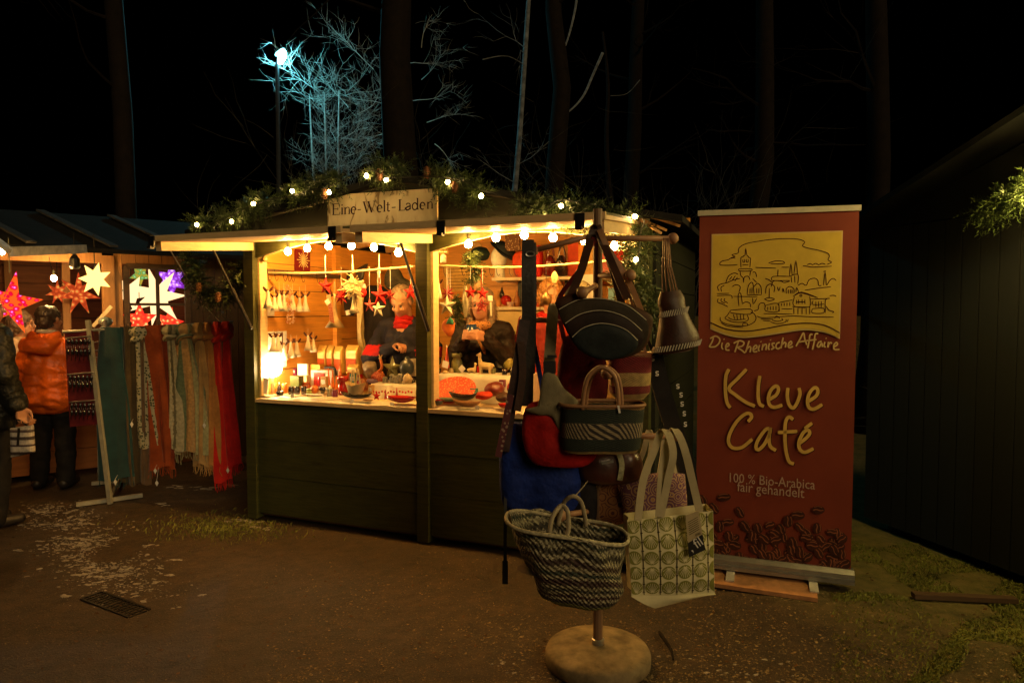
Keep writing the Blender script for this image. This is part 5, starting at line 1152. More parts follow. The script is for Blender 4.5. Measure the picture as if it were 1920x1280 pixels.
# 8 open woven basket with rope handles
Y = SY - .34; k_ = psz(at(0, 0, Y))
wb = T('woven_basket', 'wide woven basket with plaited green and cream rows and rope handles', 'basket', at(1075, 1130, Y))
b = B(); lv = [(at(1078, 1132, Y), 48 * k_, .05), (at(1080, 1120, Y), 74 * k_, .09), (at(1078, 1085, Y), 88 * k_, .115), (at(1072, 1040, Y), 101 * k_, .13), (at(1063, 988, Y), 116 * k_, .15)]
basket(b, lv, 64, 2.1, -.16, .012)
PL = [(0, (.26, .27, .07)), (.27, (.05, .035, .03)), (.33, (.50, .44, .28)), (.37, (.06, .02, .02)), (.41, (.46, .40, .25)), (.45, (.05, .05, .04)), (.49, (.42, .37, .22)), (.53, (.07, .03, .03)), (.60, (.46, .41, .26)), (.64, (.04, .06, .045)), (.69, (.44, .39, .24)), (.74, (.06, .03, .025)), (.80, (.5, .45, .29)), (.84, (.05, .045, .03)), (.89, (.44, .41, .26)), (.94, (.035, .05, .035)), (.975, (.5, .45, .3))]
b.out('basket_body', bands('plaited_rows', PL, weave=(46, 17), wob=.02, bst=1.0, zig=(.05, 70), brk=120), wb, smooth=True)
rim = [at(1063, 988, Y) + V((116 * k_ * math.copysign(abs(math.cos(a)) ** .95, math.cos(a)), (.150) * math.copysign(abs(math.sin(a)) ** .95, math.sin(a)), -.16 * 116 * k_ * math.cos(a))) + V((0, 0, .008 * math.sin(3 * a))) for a in [k * .1309 for k in range(48)]]
b = B(); b.tube(rim, .008, 6, closed=True); b.out('rim', mat('plait_rim', (.42, .38, .25), .8, var=.6, scale=60), wb, smooth=True)
b = B(); b.grid(lambda u, v: at(1066, 1060, Y) + V((98 * k_ * (1 - v) * math.cos(6.2832 * u), .108 * (1 - v) * math.sin(6.2832 * u), -.01)), 30, 3, True); b.out('lining', LEATHK, wb)
ROPE = mat('rope', (.32, .27, .18), .85, var=.3, bscale=200, bmp=.5)
b = B(); b.tube(SL([at(1030, 1000, Y - .12), at(1036, 968, Y - .10), at(1052, 948, Y - .06), at(1064, 958, Y - .08), at(1066, 990, Y - .11), at(1062, 1005, Y - .125)], 5), .009, 7); b.out('handle', ROPE, wb, smooth=True)
b = B(); b.tube(SL([at(1046, 985, Y + .10), at(1056, 945, Y + .08), at(1072, 930, Y + .05), at(1088, 938, Y + .05), at(1096, 965, Y + .07), at(1098, 985, Y + .09)], 5), .009, 7); b.out('handle', ROPE, wb, smooth=True)
b = B(); b.tube([at(1076, 932, Y + .05), at(1092, 914, Y + .08), at(1106, 896, SY - .03)], .0025, 5); b.out('cord', ROPE, wb)
# 9 cream tote printed with green shells
Y = SY - .20; k_ = psz(at(0, 0, Y))
tb = T('tote_bag', 'cream tote bag printed with green shell fans on long cream handles', 'tote bag', at(1260, 1140, Y))
TL, TR, BRr, BL_ = at(1176, 976, Y - .04), at(1337, 957, Y - .02), at(1340, 1112, Y - .02), at(1184, 1118, Y - .045)
BRb, BLb = at(1341, 1110, Y + .06), at(1225, 1141, Y - .07)
CANV = mat('cream_canvas', (.74, .68, .40), .8, var=.1, bscale=220, bmp=.3)
def fq(u, v): return TL.lerp(TR, u).lerp(BL_.lerp(BRr, u), v) + FRONT * (.035 * math.sin(math.pi * u) * math.sin(math.pi * min(1, v * 1.0)) + .008 * noise.noise(V((u * 3, v * 4, 1)))) 
DPT = V((0, .10, 0))
b = B(); b.grid(lambda u, v: fq(u, v), 16, 16); b.grid(lambda u, v: (TL + DPT).lerp(TR + DPT, u).lerp((BL_ + DPT).lerp(BRr + DPT, u), v), 8, 8)
b.grid(lambda u, v: fq(0, v).lerp(TL.lerp(BL_, v) + DPT, u) + V((.012 * math.sin(math.pi * u), 0, 0)), 4, 16); b.grid(lambda u, v: fq(1, v).lerp(TR.lerp(BRr, v) + DPT, u), 4, 16)
fold = lambda u: BL_.lerp(BRr, u) + FRONT * .004 + V((0, 0, 0))
b.grid(lambda u, v: fq(u, 1).lerp(at(1228, 1140, Y - .03).lerp(at(1341, 1112, Y - .01), u), v) + FRONT * .012 * math.sin(math.pi * v), 12, 4)
b.grid(lambda u, v: at(1228, 1140, Y - .03).lerp(at(1341, 1112, Y - .01), u).lerp((BL_ + DPT).lerp(BRr + DPT, u), v), 12, 3); b.out('bag_body', CANV, tb, smooth=True)
SHG = mat('shell_print', (.24, .24, .05), .8, var=.2, bmp=0); SHD = mat('stem_print', (.05, .04, .015), .8, bmp=0)
b = B(); bc = B(); bs = B()
def on(u, v, o): return fq(u, v) + FRONT * o
NC, NR = 5.2, 5.0
for c_ in range(6):
    for r_ in range(6):
        uc, vc = (c_ + .30) / NC, (r_ + .42) / NR; flip = -1 if r_ % 2 else 1
        ru, rv = .42 / NC, .40 / NR; vb_ = vc + flip * rv * .9
        cy_ = vc; ell = [(uc + ru * math.cos(a), cy_ + rv * 1.12 * math.sin(a)) for a in [k * .3307 for k in range(19)]]
        if uc - ru > .97 or cy_ - rv > .97: continue
        cl = lambda x: min(max(x, .006), .994)
        b.add([on(cl(x), cl(y), .0025) for x, y in ell] + [on(cl(uc), cl(cy_), .0028)], [(k, (k + 1) % 19, 19) for k in range(19)])
        by = cy_ + flip * rv * 1.0
        for k in range(9):
            a = -1.35 + k * .3375; dx, dy = math.sin(a) * ru * .98, -flip * (math.cos(a) * 1.15 + .75) * rv * (1.0 if abs(a) < 1.1 else .72)
            x0, y0, x1, y1 = uc + dx * .10, by + dy * .10, uc + dx * .96, by + dy * .98
            if 0 < min(x0, x1) and max(x0, x1) < .99 and 0 < min(y0, y1) and max(y0, y1) < .99: bc.strokes([[(x0, y0), (x1, y1)]], .009, lambda u, v: on(u, v, .0042))
    u_ = (c_ + .80) / NC
    if u_ < .98:
        bs.strokes([[(u_, .02 + .96 * k / 10) for k in range(11)]], .009, lambda u, v: on(u, v, .0035))
        for k in range(9): v_ = .06 + .11 * k; bs.strokes([[(u_ - .012, v_), (u_ + .012, v_)]], .018, lambda u, v: on(u, v, .004))
b.out('shell_print', SHG, tb); bc.out('shell_ray', CANV, tb); bs.out('stem_print', SHD, tb)
STR = mat('cream_strap', (.50, .43, .26), .8, var=.12, bscale=200)
for pts in ([(1238, 970, -.05), (1252, 900, -.06), (1262, 850, -.06), (1252, 812, -.02), (1240, 808, .02), (1228, 840, .0), (1206, 900, -.02), (1196, 975, -.04)], [(1312, 960, -.03), (1298, 900, -.04), (1286, 850, -.05), (1274, 818, -.03), (1262, 806, .0), (1250, 840, -.02), (1240, 900, -.05), (1236, 968, -.06)]):
    strap(tb, [at(x, y, Y + d) for x, y, d in pts], .030, STR)
b = B(); q = [at(1285, 966, Y - .085), at(1310, 957, Y - .085), at(1322, 1030, Y - .09), at(1292, 1044, Y - .09)]; b.prism(q, V((0, .002, 0))); tg = b.out('swing_tag', mat('kraft_tag', (.45, .36, .2), .7, var=.1), tb)
b = B(); bl3 = lambda u, v: (q[0].lerp(q[1], u)).lerp(q[3].lerp(q[2], u), v) + FRONT * .0015
b.prism([bl3(0, .66), bl3(1, .60), bl3(1.02, 1), bl3(0, 1)], V((0, .0008, 0))); b.out('tag_foot', BLACK, tg)
b = B()
for k in range(7): b.strokes([[(.15, .18 + .05 * k), (.85, .14 + .05 * k)]], .02, bl3)
for k in range(9): b.strokes([[(.55 + .04 * k, .52), (.555 + .04 * k, .58)]], .018, bl3)
b.out('tag_print', SHD, tg)
text_on(tg, ', fil', bl3(.2, .9) + FRONT * .002, bl3(.95, .84) + FRONT * .002, EZ, WHITEP, squeeze=1.1)
# 10 floral tote behind
Y = SY - .05
def floral(name, c0, c1, c2):
    m, t, n, l, p = nt(name); v = n.new('ShaderNodeTexVoronoi'); v.inputs['Scale'].default_value = 22; l.new(coord(n), v.inputs['Vector'])
    s = math_n(n, l, 'SINE', math_n(n, l, 'MULTIPLY', v.outputs['Distance'], 34)); col = ramp(n, l, s, [(.25, c1), (.5, c0), (.75, c2)], 'CONSTANT'); l.new(col, p.inputs['Base Color']); p.inputs['Roughness'].default_value = .8; return m
fb = T('floral_bag', 'cream tote with purple and ochre flower print behind the shell tote', 'tote bag', at(1230, 985, Y))
b = B(); b.pillow(PX([(1158, 905), (1200, 890), (1250, 884), (1284, 888), (1288, 930), (1290, 985), (1240, 990), (1190, 985), (1172, 970), (1164, 935)], Y), FRONT, .08); b.out('bag_body', floral('flower_print', (.55, .46, .32), (.14, .05, .10), (.34, .18, .07)), fb, smooth=True)
strap(fb, [at(1180, 900, Y), at(1205, 850, SY - .03), at(1216, 808, SY - .03), at(1222, 830, SY - .02), at(1214, 888, Y)], .022, STR); strap(fb, [at(1236, 890, Y), at(1242, 850, SY - .03), at(1246, 806, SY - .04), at(1256, 840, SY - .02), at(1266, 888, Y)], .02, STR)
Y = SY + .02
b = B(); b.pillow(PX([(1106, 905), (1130, 890), (1170, 890), (1200, 900), (1200, 975), (1150, 985), (1108, 980)], Y), FRONT, .09); ob = b.out('patchwork_bag', floral('patch_print', (.20, .06, .03), (.28, .13, .05), (.08, .02, .015)), None, 'reddish brown patterned cloth bag behind the post beside the floral tote', 'bag', smooth=True)
strap(ob, [at(1112, 985, Y - .05), at(1110, 930, Y - .055), at(1116, 900, Y - .05)], .028, mat('ochre_band', (.36, .24, .06), .8)); strap(ob, [at(1125, 895, Y), at(1122, 850, SY + .02), at(1140, 822, SY + .02), at(1165, 850, SY + .02), at(1170, 892, Y)], .02, mat('grey_green_band', (.20, .22, .16), .7))
Y = SY - .07
hb2 = T('leather_handbag', 'dark brown leather handbag squeezed between the green basket and the woven basket', 'handbag', at(1140, 905, Y)); b = B(); b.pillow(PX(outline([(1088, 852), (1120, 838), (1170, 838), (1200, 852), (1204, 895), (1160, 908), (1100, 905), (1084, 885)], 3), Y), FRONT, .09, wob=.02); b.out('bag_body', mat('wine_brown_leather', (.05, .014, .010), .35, var=.5, scale=8, coat=.2), hb2, smooth=True)
b = B(); b.bar(at(1128, 868, Y - .05), at(1150, 864, Y - .05), .004, .012, (0, 0, 1)); b.out('clasp', STEEL, hb2); b = B(); b.ribbon(SL([at(1158, 842, Y - .05), at(1166, 870, Y - .055), at(1162, 900, Y - .05)], 4), .022, (1, 0, 0)); b.out('strap', mat('spotted_strap', (.32, .32, .2), .7, var=.5, scale=60), hb2)
Y = SY - .03
b = B(); b.pillow(PX(outline([(1070, 872), (1100, 868), (1118, 900), (1116, 985), (1080, 992), (1050, 975), (1056, 910)], 3), Y), FRONT, .08, wob=.03); b.out('black_bag', mat('black_bag_cloth', (.012, .011, .014), .8, var=.5, bscale=14, bmp=.5, bd=.02), None, 'black cloth bag hanging between the blue bag and the post', 'bag', smooth=True)
# 11 leather drum pouch with cords
Y = SY - .02; k_ = psz(at(0, 0, Y))
pb = T('leather_pouch', 'brown leather pouch with bone stitched bands hanging on long cords', 'pouch', at(1270, 660, Y))
lv = [(at(1266, 660, Y), 30 * k_, .05), (at(1268, 652, Y), 42 * k_, .07), (at(1270, 640, Y), 42 * k_, .07), (at(1266, 605, Y), 30 * k_, .055), (at(1262, 580, Y), 24 * k_, .045), (at(1258, 562, Y), 26 * k_, .045), (at(1256, 546, Y), 19 * k_, .03)]
b = B(); basket(b, lv, 28, 2, .18); b.out('pouch_body', LEATHB, pb, smooth=True)
def ring_stitches(cx, cy, hw, hd, slope, n, lng):
    b = B(); c = at(cx, cy, Y)
    for k in range(n):
        a = math.pi + math.pi * (k + .5) / n; p = c + V((hw * k_ * math.cos(a) * 1.04, hd * math.sin(a) * 1.06, slope * hw * k_ * math.cos(a))); d = V((math.cos(a), math.sin(a), 0))
        for s in (-1, 1): b.bar(p + EZ * .001, p + V((s * .004, 0, s * lng)), .0045, .0045)
    b.out('bone_stitching', BONE, pb)
ring_stitches(1268, 648, 43, .072, .18, 26, .012); ring_stitches(1263, 585, 25, .047, .2, 18, .013)
b = B()
for dx, tx in ((-14, -4), (-6, -1), (2, 2), (8, 4), (14, 6)):
    b.tube([at(1256 + dx, 548 - dx * .2, Y + random.uniform(-.02, .02)), at(1250 + dx * .6, 500, Y), at(1248 + tx, 446, SY - .0)], .003, 5)
b.out('cord', mat('leather_cord', (.16, .08, .05), .6), pb)
# 12 dark strap bundle with white signs
Y = SY + .05
b = B(); b.ribbon(SL([at(1225, 660, Y), at(1238, 720, Y), at(1262, 800, Y), at(1288, 880, Y), at(1292, 960, Y + .02)], 6), .075, (1, 0, .1), .02); db = b.out('black_shawl', mat('black_cloth', (.015, .013, .013), .8), None, 'black cloth strip with small white marks hanging right of the baskets', 'shawl')
b = B()
for (x, y) in ((1224, 672), (1232, 700), (1271, 724), (1277, 740), (1279, 757), (1283, 775), (1285, 795)):
    c = at(x, y, Y - .02); b.strokes([smooth_line([(.007, .008), (-.004, .008), (-.003, 0), (.005, -.002), (.003, -.009), (-.007, -.008)], 3)], .0045, lambda u, v: c + V((u, 0, v)))
b.out('white_mark', WHITEP, db)
strap(db, [at(1225, 662, Y), at(1200, 600, Y + .01), at(1182, 520, SY - .08)], .014, LEATHK)
b = B(); q = BS + V((.21, .06, 0)); b.tube(SL([gnd(1236, 1188) + V((0, 0, .01)), gnd(1246, 1205) + V((0, 0, .016)), gnd(1258, 1222) + V((0, 0, .012)), gnd(1262, 1240) + V((0, 0, .01))], 4), [.007, .008, .009, .009, .008, .008, .008, .007, .007, .006, .006, .005, .004], 6); b.out('twig', BARK, None, 'bent dark twig on the gravel right of the concrete foot', 'twig')
# drain grate
ga, gb_, = gnd(172, 1114) - EZ * .008, gnd(262, 1148) - EZ * .008; d = (gb_ - ga).normalized(); s_ = V((-d.y, d.x, 0)); b = B(); w_ = .055; ln = (gb_ - ga).length
IRON = mat('cast_iron', (.014, .012, .010), .6, .4, var=.4)
for o in (-w_, w_): b.bar(ga + s_ * o + EZ * .004, gb_ + s_ * o + EZ * .004, .012, .008)
for k in range(15): p = ga + d * ln * k / 14; b.bar(p - s_ * w_ + EZ * .003, p + s_ * w_ + EZ * .003, .010, .008)
for o in (-.02, .02): b.bar(ga + s_ * o + EZ * .002, gb_ + s_ * o + EZ * .002, .008, .007)
b.out('drain_grate', IRON, None, 'rusty iron drain grate set flush in the dark ground at left', 'drain grate')
b = B(); p, q = gnd(1712, 1119), gnd(1905, 1128); b.bar(p + EZ * .012, q + EZ * .012, .05, .025); b.out('edging_board', W_DARK, None, 'thin dark edging board lying in the grass at right', 'board')
# ================================================================= SCARF RACK, SUNGLASSES
RK = gnd(207, 944); RY = RK.y
rack = T('scarf_rack', 'grey metal rack on crossbar feet carrying a rail of scarves', 'rack', RK)
GM = mat('grey_metal', (.36, .35, .28), .5, .3, var=.2)
b = B(); b.bar(RK, at(165, 600, RY), .03, .03, (1, 0, 0)); b.out('post', GM, rack)
b = B(); b.bar(gnd(143, 949) + EZ * .015, gnd(267, 931) + EZ * .015, .035, .03); b.out('foot_bar', GM, rack)
b = B(); b.bar(gnd(172, 909) + EZ * .015, gnd(278, 899) + EZ * .015, .03, .03); b.out('foot_bar', GM, rack)
p2_ = gnd(225, 904); b = B(); b.bar(p2_, at(196, 600, p2_.y), .025, .025, (1, 0, 0)); b.out('post', GM, rack)
b = B(); b.bar(RK + EZ * .05, p2_ + EZ * .05, .02, .02); b.out('brace', GM, rack)
R0, R1 = at(118, 622, RY - .02), at(436, 604, RY + .22)
b = B(); b.tube([R0, R1], .011, 8); b.out('rail', GM, rack)
b = B(); b.tube([R1 - V((.1, 0, 0)), at(380, 570, RY + .3), L(-.25, -.5, 1.98)], .004, 5); b.out('chain', STEEL, rack)
b = B()
gY = RY + .05; g = lambda x, y: at(x, y, gY)
for y in (640, 655, 668, 682): b.tube([g(174, y + 2), g(198, y)], .003, 5)
for x in (174, 186, 198): b.tube([g(x, 622), g(x, 695)], .003, 5)
b.out('wire_grid', STEEL, rack)
def railp(px):
    t = (px - 118) / (436 - 118); return R0.lerp(R1, max(0, min(1, t)))
def scarf(px, wpx, ybot, m, label, shift=0, fringe=True, knot=True, seed=0, flare=1.15, tagpos=None):
    p = railp(px); s = psz(p); W = wpx * s / 2 * 1.1; zb_ = at(px, ybot, p.y).z; zt_ = p.z + .012; H_ = zt_ - zb_; rn = random.Random(seed + int(px)); ph = rn.uniform(0, 6)
    t = T('scarf', label, 'scarf', V((p.x, p.y, zb_))); b = B()
    k1 = rn.choice((3, 4, 5))
    def f(u, v):
        a = 6.2832 * u; z = zt_ - H_ * v
        if knot:
            if v < .10: w = W * (.50 + .34 * math.sin(math.pi * v / .10))
            else: w = W * (.42 + (flare * .92 - .42) * min(1, (v - .10) / .75) ** .7)
        else: w = W * (.85 + .2 * v)
        d = min(.034, w * .8) * (.9 + (.9 * math.sin(math.pi * v / .1) if knot and v < .1 else 0)); am = .10 + .25 * min(1, v * 2)
        r = 1 + am * (1.2 - 2 * abs(math.sin((k1 * a + ph + 1.5 * math.sin(v * 3 + ph)) / 2))) * 1.3 + .10 * noise.noise(V((math.cos(a) * 2.5, math.sin(a) * 2.5, v * 5 + ph * 9)))
        c = shift * s * v + .016 * v * math.sin(v * 5 + ph)
        return V((p.x + c + math.cos(a) * w * r, p.y + math.sin(a) * d * r - (.006), z + (.02 * math.sin(2 * a + ph) if v > .95 else 0)))
    b.grid(f, 64, 40, True); b.out('cloth', m, t, smooth=True)
    if knot:
        b = B(); q = V((p.x, p.y, zt_ - H_ * .105)); w = W * .52
        b.tube([q + V((w * math.cos(a), .040 * math.sin(a), .6 * w * math.cos(a) + .010 * math.sin(a * 2 + ph))) for a in [k * .3927 for k in range(16)]], .024, 8, closed=True); b.out('knot', m, t, smooth=True)
    if fringe:
        b = B()
        for k in range(26):
            q = f(k / 26, 1); b.tube([q + EZ * .01, q + V((rn.gauss(0, .004), rn.gauss(0, .004), -.03)), q + V((rn.gauss(0, .01), rn.gauss(0, .006), -rn.uniform(.05, .08)))], .002, 3)
        b.out('fringe', m, t)
    if tagpos:
        for tx, ty in tagpos:
            q = at(tx, ty, p.y - .06); b = B(); b.prism([q + V((0, 0, .022)), q + V((.014, 0, 0)), q + V((0, 0, -.028)), q + V((-.014, 0, 0))], V((0, .001, 0))); tg_ = b.out('price_tag', WHITEP, t)
            b = B(); b.tube([q + EZ * .022, V((q.x, p.y - .02, max(zb_, q.z + .02) + .03))], .0012, 4); b.out('string', WHITEP, tg_)
def cloth(name, c, **k): return mat(name, c, .85, var=k.get('var', .3), scale=k.get('scale', 10), bscale=180, bmp=.4, sheen=.3)
def stripes(name, stops, **k): return bands(name, stops, .85, k.get('axis', 'u'), k.get('weave', (80, 120)), k.get('wob', .03), .25)
scarf(211, 46, 896, cloth('teal_wool', (.009, .045, .055)), 'dark teal scarf at the post end of the rail', -6, seed=1, tagpos=[(216, 903)], flare=1.0, knot=False)
scarf(237, 26, 905, cloth('olive_wool', (.06, .042, .02)), 'olive brown scarf between the teal and the leaf patterned one', 2, seed=2, knot=False, fringe=False)
LEAFP = spot_mat(nt('leaf_print'), 45, (.44, .40, .26), (.07, .08, .035), .36)
scarf(256, 34, 836, LEAFP, 'grey green leaf patterned scarf with straight hem left of the rust one', 4, False, True, 3, 1.25, [(247, 795)])
scarf(262, 20, 904, cloth('pale_brown', (.13, .08, .045)), 'pale brown scarf showing below the leaf patterned one', 0, False, False, 4)
scarf(285, 34, 876, cloth('rust_wool', (.34, .062, .012)), 'rust orange scarf right of the leaf patterned one', 6, True, False, 5, 1.0, [(291, 882), (294, 905)])
scarf(302, 18, 860, cloth('dark_rust', (.20, .032, .008)), 'narrow dark rust scarf beside the checked cream one', 3, True, False, 6)
CHK = stripes('check_print', [(0, (.60, .53, .32)), (.08, (.2, .18, .09)), (.16, (.62, .55, .34)), (.3, (.24, .2, .1)), (.38, (.60, .53, .32)), (.55, (.2, .18, .09)), (.62, (.62, .55, .34)), (.8, (.22, .19, .1)), (.88, (.60, .53, .32))], wob=.12)
scarf(315, 26, 842, CHK, 'cream checked scarf with straight hem left of the green striped one', 3, False, True, 7, 1.1)
GST = stripes('green_cream_stripes', [(0, (.24, .28, .16)), (.1, (.68, .56, .28)), (.22, (.22, .27, .17)), (.32, (.66, .42, .17)), (.5, (.68, .57, .3)), (.62, (.2, .26, .14)), (.7, (.66, .40, .16)), (.86, (.52, .5, .25))])
scarf(343, 36, 848, GST, 'wide cream scarf with green and peach stripes and a big knot', 8, True, True, 8, 1.45)
scarf(371, 24, 870, cloth('tan_wool', (.50, .30, .11)), 'tan scarf right of the green striped one', 6, True, True, 9, 1.1, [(383, 797)])
scarf(388, 20, 872, cloth('amber_wool', (.52, .23, .06)), 'amber brown scarf left of the red ones', 8, True, True, 10, 1.1)
REDS = cloth('bright_red_wool', (.68, .022, .014), var=.2)
scarf(407, 24, 900, REDS, 'bright red scarf with long fringe beside the amber one', 2, True, True, 11, 1.1)
scarf(424, 24, 872, cloth('deep_red_wool', (.48, .012, .012), var=.3), 'deep red scarf at the far end of the rail', 4, True, True, 12, 1.1, [(427, 881)])
# sunglasses on black cards hanging from the rail's left end
MAROON = mat('maroon_card', (.10, .012, .018), .6, var=.2)
sun_ = T('sunglasses_rack', 'black hanging panel with rows of sunglasses beside the orange jacket', 'display panel', at(150, 800, RY - .02))
b = B(); q = [at(121, 624, RY), at(172, 620, RY), at(184, 795, RY), at(131, 800, RY)]; b.prism(q, V((0, .02, 0))); b.out('cloth_panel', MAROON, sun_)
SGL = mat('dark_lens', (.01, .01, .012), .08, bmp=0, coat=1)
i_ = 0
for ry in (632, 700, 752):
    b = B(); q0 = at(122 + (ry - 624) * .06, ry + 2, RY - .015); q1 = at(170 + (ry - 620) * .07, ry - 2, RY - .015); b.tube([q0, q1], .006, 6); b.out('holder_rod', STEEL, sun_)
    for k in range(6):
        x = 127 + k * 8 + (ry - 624) * .06; b = B(); hh = 44 if ry < 690 else 34
        for dz in (8, hh * .62):
            b.sph(at(x, ry + dz, RY - .035), (.013, .012, .024), 8, 6)
        b.tube([at(x - 2, ry + 4, RY - .03), at(x - 2, ry + hh, RY - .03)], .003, 5); b.tube([at(x + 2, ry + 4, RY - .04), at(x + 2.5, ry + hh * .8, RY - .05)], .0022, 5)
        g_ = b.out('sunglasses', SGL, None, ['pair of dark sunglasses in the top row of the black panel', 'pair of dark sunglasses in the middle row of the black panel', 'pair of dark sunglasses in the bottom row of the black panel'][i_], 'sunglasses', ['sunglasses in the top row', 'sunglasses in the middle row', 'sunglasses in the bottom row'][i_], smooth=True)
    i_ += 1

# ================================================================= GOODS IN THE STALL
CT = .897
def base(px, py, v): p = S(px, py, v); return p
def box_px(name, label, cat, x0, x1, y0, y1, v, dep, m, tilt=0, group=None, parent=None, lid=None):
    p = S((x0 + x1) / 2, y1, v); s = psz(p); w, h = (x1 - x0) * s, (y1 - y0) * s; M = SF(p) @ Matrix.Rotation(tilt, 4, 'Z')
    b = B(M); b.box((0, dep / 2, h / 2), (w, dep, h)); o = b.out(name, m, parent, label, cat, group); return o, M, w, h
# cloth covered steps on the counter
WCL = mat('white_cloth', (.66, .60, .46), .85, var=.1, bscale=40, bmp=.4)
def step(label, x0, x1, ytop, v0, v1):
    a, c = S(x0, ytop, v0), S(x1, ytop, v0); M = FM; u0, u1 = (FM.inverted() @ a).x, (FM.inverted() @ c).x; z = (a.z + c.z) / 2; b = B(M)
    def f(u, v):
        uu = u0 + (u1 - u0) * u
        if v < .45: t = v / .45; return V((uu + .004 * math.sin(u * 60), v0 - .012 * (1 - t) - .006 * math.sin(u * 34) * (1 - t), CT + .004 + (z - CT - .004) * t))
        t = (v - .45) / .55; return V((uu, v0 + (v1 - v0) * t, z + .001 * math.sin(uu * 40)))
    b.grid(f, 60, 14); b.grid(lambda u, v: (u0, v0 + (v1 - v0) * u, CT + .004 + (z - CT - .006) * v), 3, 3); b.grid(lambda u, v: (u1, v0 + (v1 - v0) * u, CT + .004 + (z - CT - .006) * v), 3, 3)
    b.out('display_step', WCL, None, label, 'display step', smooth=True); return z
zs1 = step('low display step under white cloth left of the centre post', 696, 781, 720, .30, .62); zs2 = step('long display step under pale cloth right of the centre post', 822, 985, 703, .34, .68)
b = B(FM); b.grid(lambda u, v: (.09 + 1.3 * u, -.035 + .2 * v, CT + .004 + .004 * noise.noise(V((u * 14, v * 5, 2)))), 60, 8); b.out('counter_cloth', WCL, None, 'pale crumpled cloth strip along the counter edge of the left opening', 'cloth', smooth=True)
b = B(FM); b.grid(lambda u, v: (1.52 + 1.3 * u, -.035 + .2 * v, CT + .004 + .004 * noise.noise(V((u * 14, v * 5, 7)))), 60, 8); b.out('counter_cloth', WCL, None, 'pale crumpled cloth strip along the counter edge of the right opening', 'cloth', smooth=True)
# poles and rails with hooks
BAM = mat('bamboo', (.60, .44, .2), .45, var=.15, bmp=.1)
b = B(); b.tube(SL([S(470, 511, .12), S(560, 512, .12), S(640, 510, .12), S(720, 504, .12), S(777, 499, .12)], 5), .0075, 8); pl1 = b.out('hanging_pole', BAM, None, 'bamboo pole across the left opening hung with stars and angels', 'pole', smooth=True)
b = B(); b.tube(SL([S(806, 497, .12), S(880, 500, .12), S(960, 501, .12), S(1040, 497, .12), S(1150, 488, .12)], 5), .0075, 8); pl2 = b.out('hanging_pole', BAM, None, 'bamboo pole across the right opening hung with ornaments', 'pole', smooth=True)
for x, y0, y1 in ((610, 478, 512), (661, 478, 508), (711, 476, 520)):
    b = B(); b.cyl(S(x, y0, .12), S(x, y1, .12), .003); b.out('cord', WHITEP, pl1)
rl = T('hook_rail', 'dark brown rail with wire hooks along the left inner wall', 'rail', SU(480, 510, .05)); b = B()
r0, r1 = L(.05, .08, SU(476, 506, .05).z), L(.05, 1.02, SU(632, 519, .05).z); b.bar(r0, r1, .02, .035); b.out('bar', W_DARK, rl)
for x in (502, 515, 531, 539, 546, 565, 594):
    p = SU(x, 514, .075); p.z = r0.z + (r1.z - r0.z) * ((p - r0).length / (r1 - r0).length) - .015; b = B(); b.tube(SL([p + V((0, 0, .03)), p, p + V((.004, 0, -.03)), p + V((.014, 0, -.055)), p + V((.024, 0, -.045)), p + V((.026, 0, -.03))], 4), .0022, 5); b.out('hook', BLACK, rl)
WING = mat('dark_wing', (.07, .025, .012), .7, var=.4)
def angel(p, h, label, m=CREAM, wings=True, thread=.08, parent_name='felt_angel'):
    t = T(parent_name, label, 'hanging angel', p, 'felt angels hung in the left opening'); b = B()
    b.lathe([(.006, h), (.010, h * .92), (.013, h * .62), (.022, h * .3), (.034 * h / .12, 0), (.028 * h / .12, .003)], 14, p); b.out('robe', m, t, smooth=True)
    if wings:
        for s in (-1, 1):
            b = B(); o = p + V((0, 0, h * .92)); b.pillow([o + V((s * x * h / .12, 0, z * h / .12)) for x, z in ((.003, 0), (.014, .022), (.03, .036), (.036, .026), (.028, .008), (.012, -.004))], (0, -1, 0), .006); b.out('wing', WING, t)
        b = B(); b.sph(p + V((0, -.002, h * 1.02)), .009, 8, 6); b.out('head', mat('bead_wood', (.4, .2, .08), .5), t, smooth=True)
    b = B(); b.cyl(p + V((0, 0, h)), p + V((0, 0, h + thread)), .0009, n=4); b.out('thread', WHITEP, t)
names = {503: 'first felt angel from the left in the upper row, thin and shaded', 515: 'felt angel second from the left in the upper row', 524: 'bright white felt angel in the upper row', 533: 'grey felt angel left of the bead strand in the upper row', 549: 'felt angel just right of the bead strand in the upper row', 562: 'wide winged felt angel near the end of the upper row', 573: 'last felt angel at the right of the upper row'}
for x, lb in names.items():
    p = SU(x, 576 + (x - 503) * .09 + (x * 5) % 7, .13 + .02 * ((x * 7) % 3)); angel(p, .108 + .006 * ((x * 3) % 5), lb, CREAM if x != 533 else mat('grey_felt', (.45, .40, .3), .8))
for x, yb, lb in ((513, 660, 'felt angel hanging in front of the white framed card'), (522, 660, 'felt angel at the right edge of the white framed card'), (533, 674, 'lowest felt angel beside the glaring lamp'), (546, 670, 'white felt angel leaning right in the lower row'), (557, 668, 'felt angel in the middle of the lower row'), (578, 657, 'felt angel with reddish wings in the lower row above the coffee bags'), (588, 660, 'last felt angel of the lower row left of the coffee bags')):
    angel(SU(x, yb, .12), .112 + .006 * (x % 4), lb, thread=.05)
b = B(); rn = random.Random(3)
for k in range(80):
    t = k / 79; p = SU(540 + 6 * t + rn.uniform(-4, 4) * (1 + t), 534 + 72 * t, .14); b.sph(p, .006, 6, 5)
b.out('bead_strand', spot_mat(nt('bead_paint'), 160, (.65, .5, .35), (.4, .04, .02), .4), None, 'long strand of red and cream beads hanging among the upper felt angels', 'bead strand')
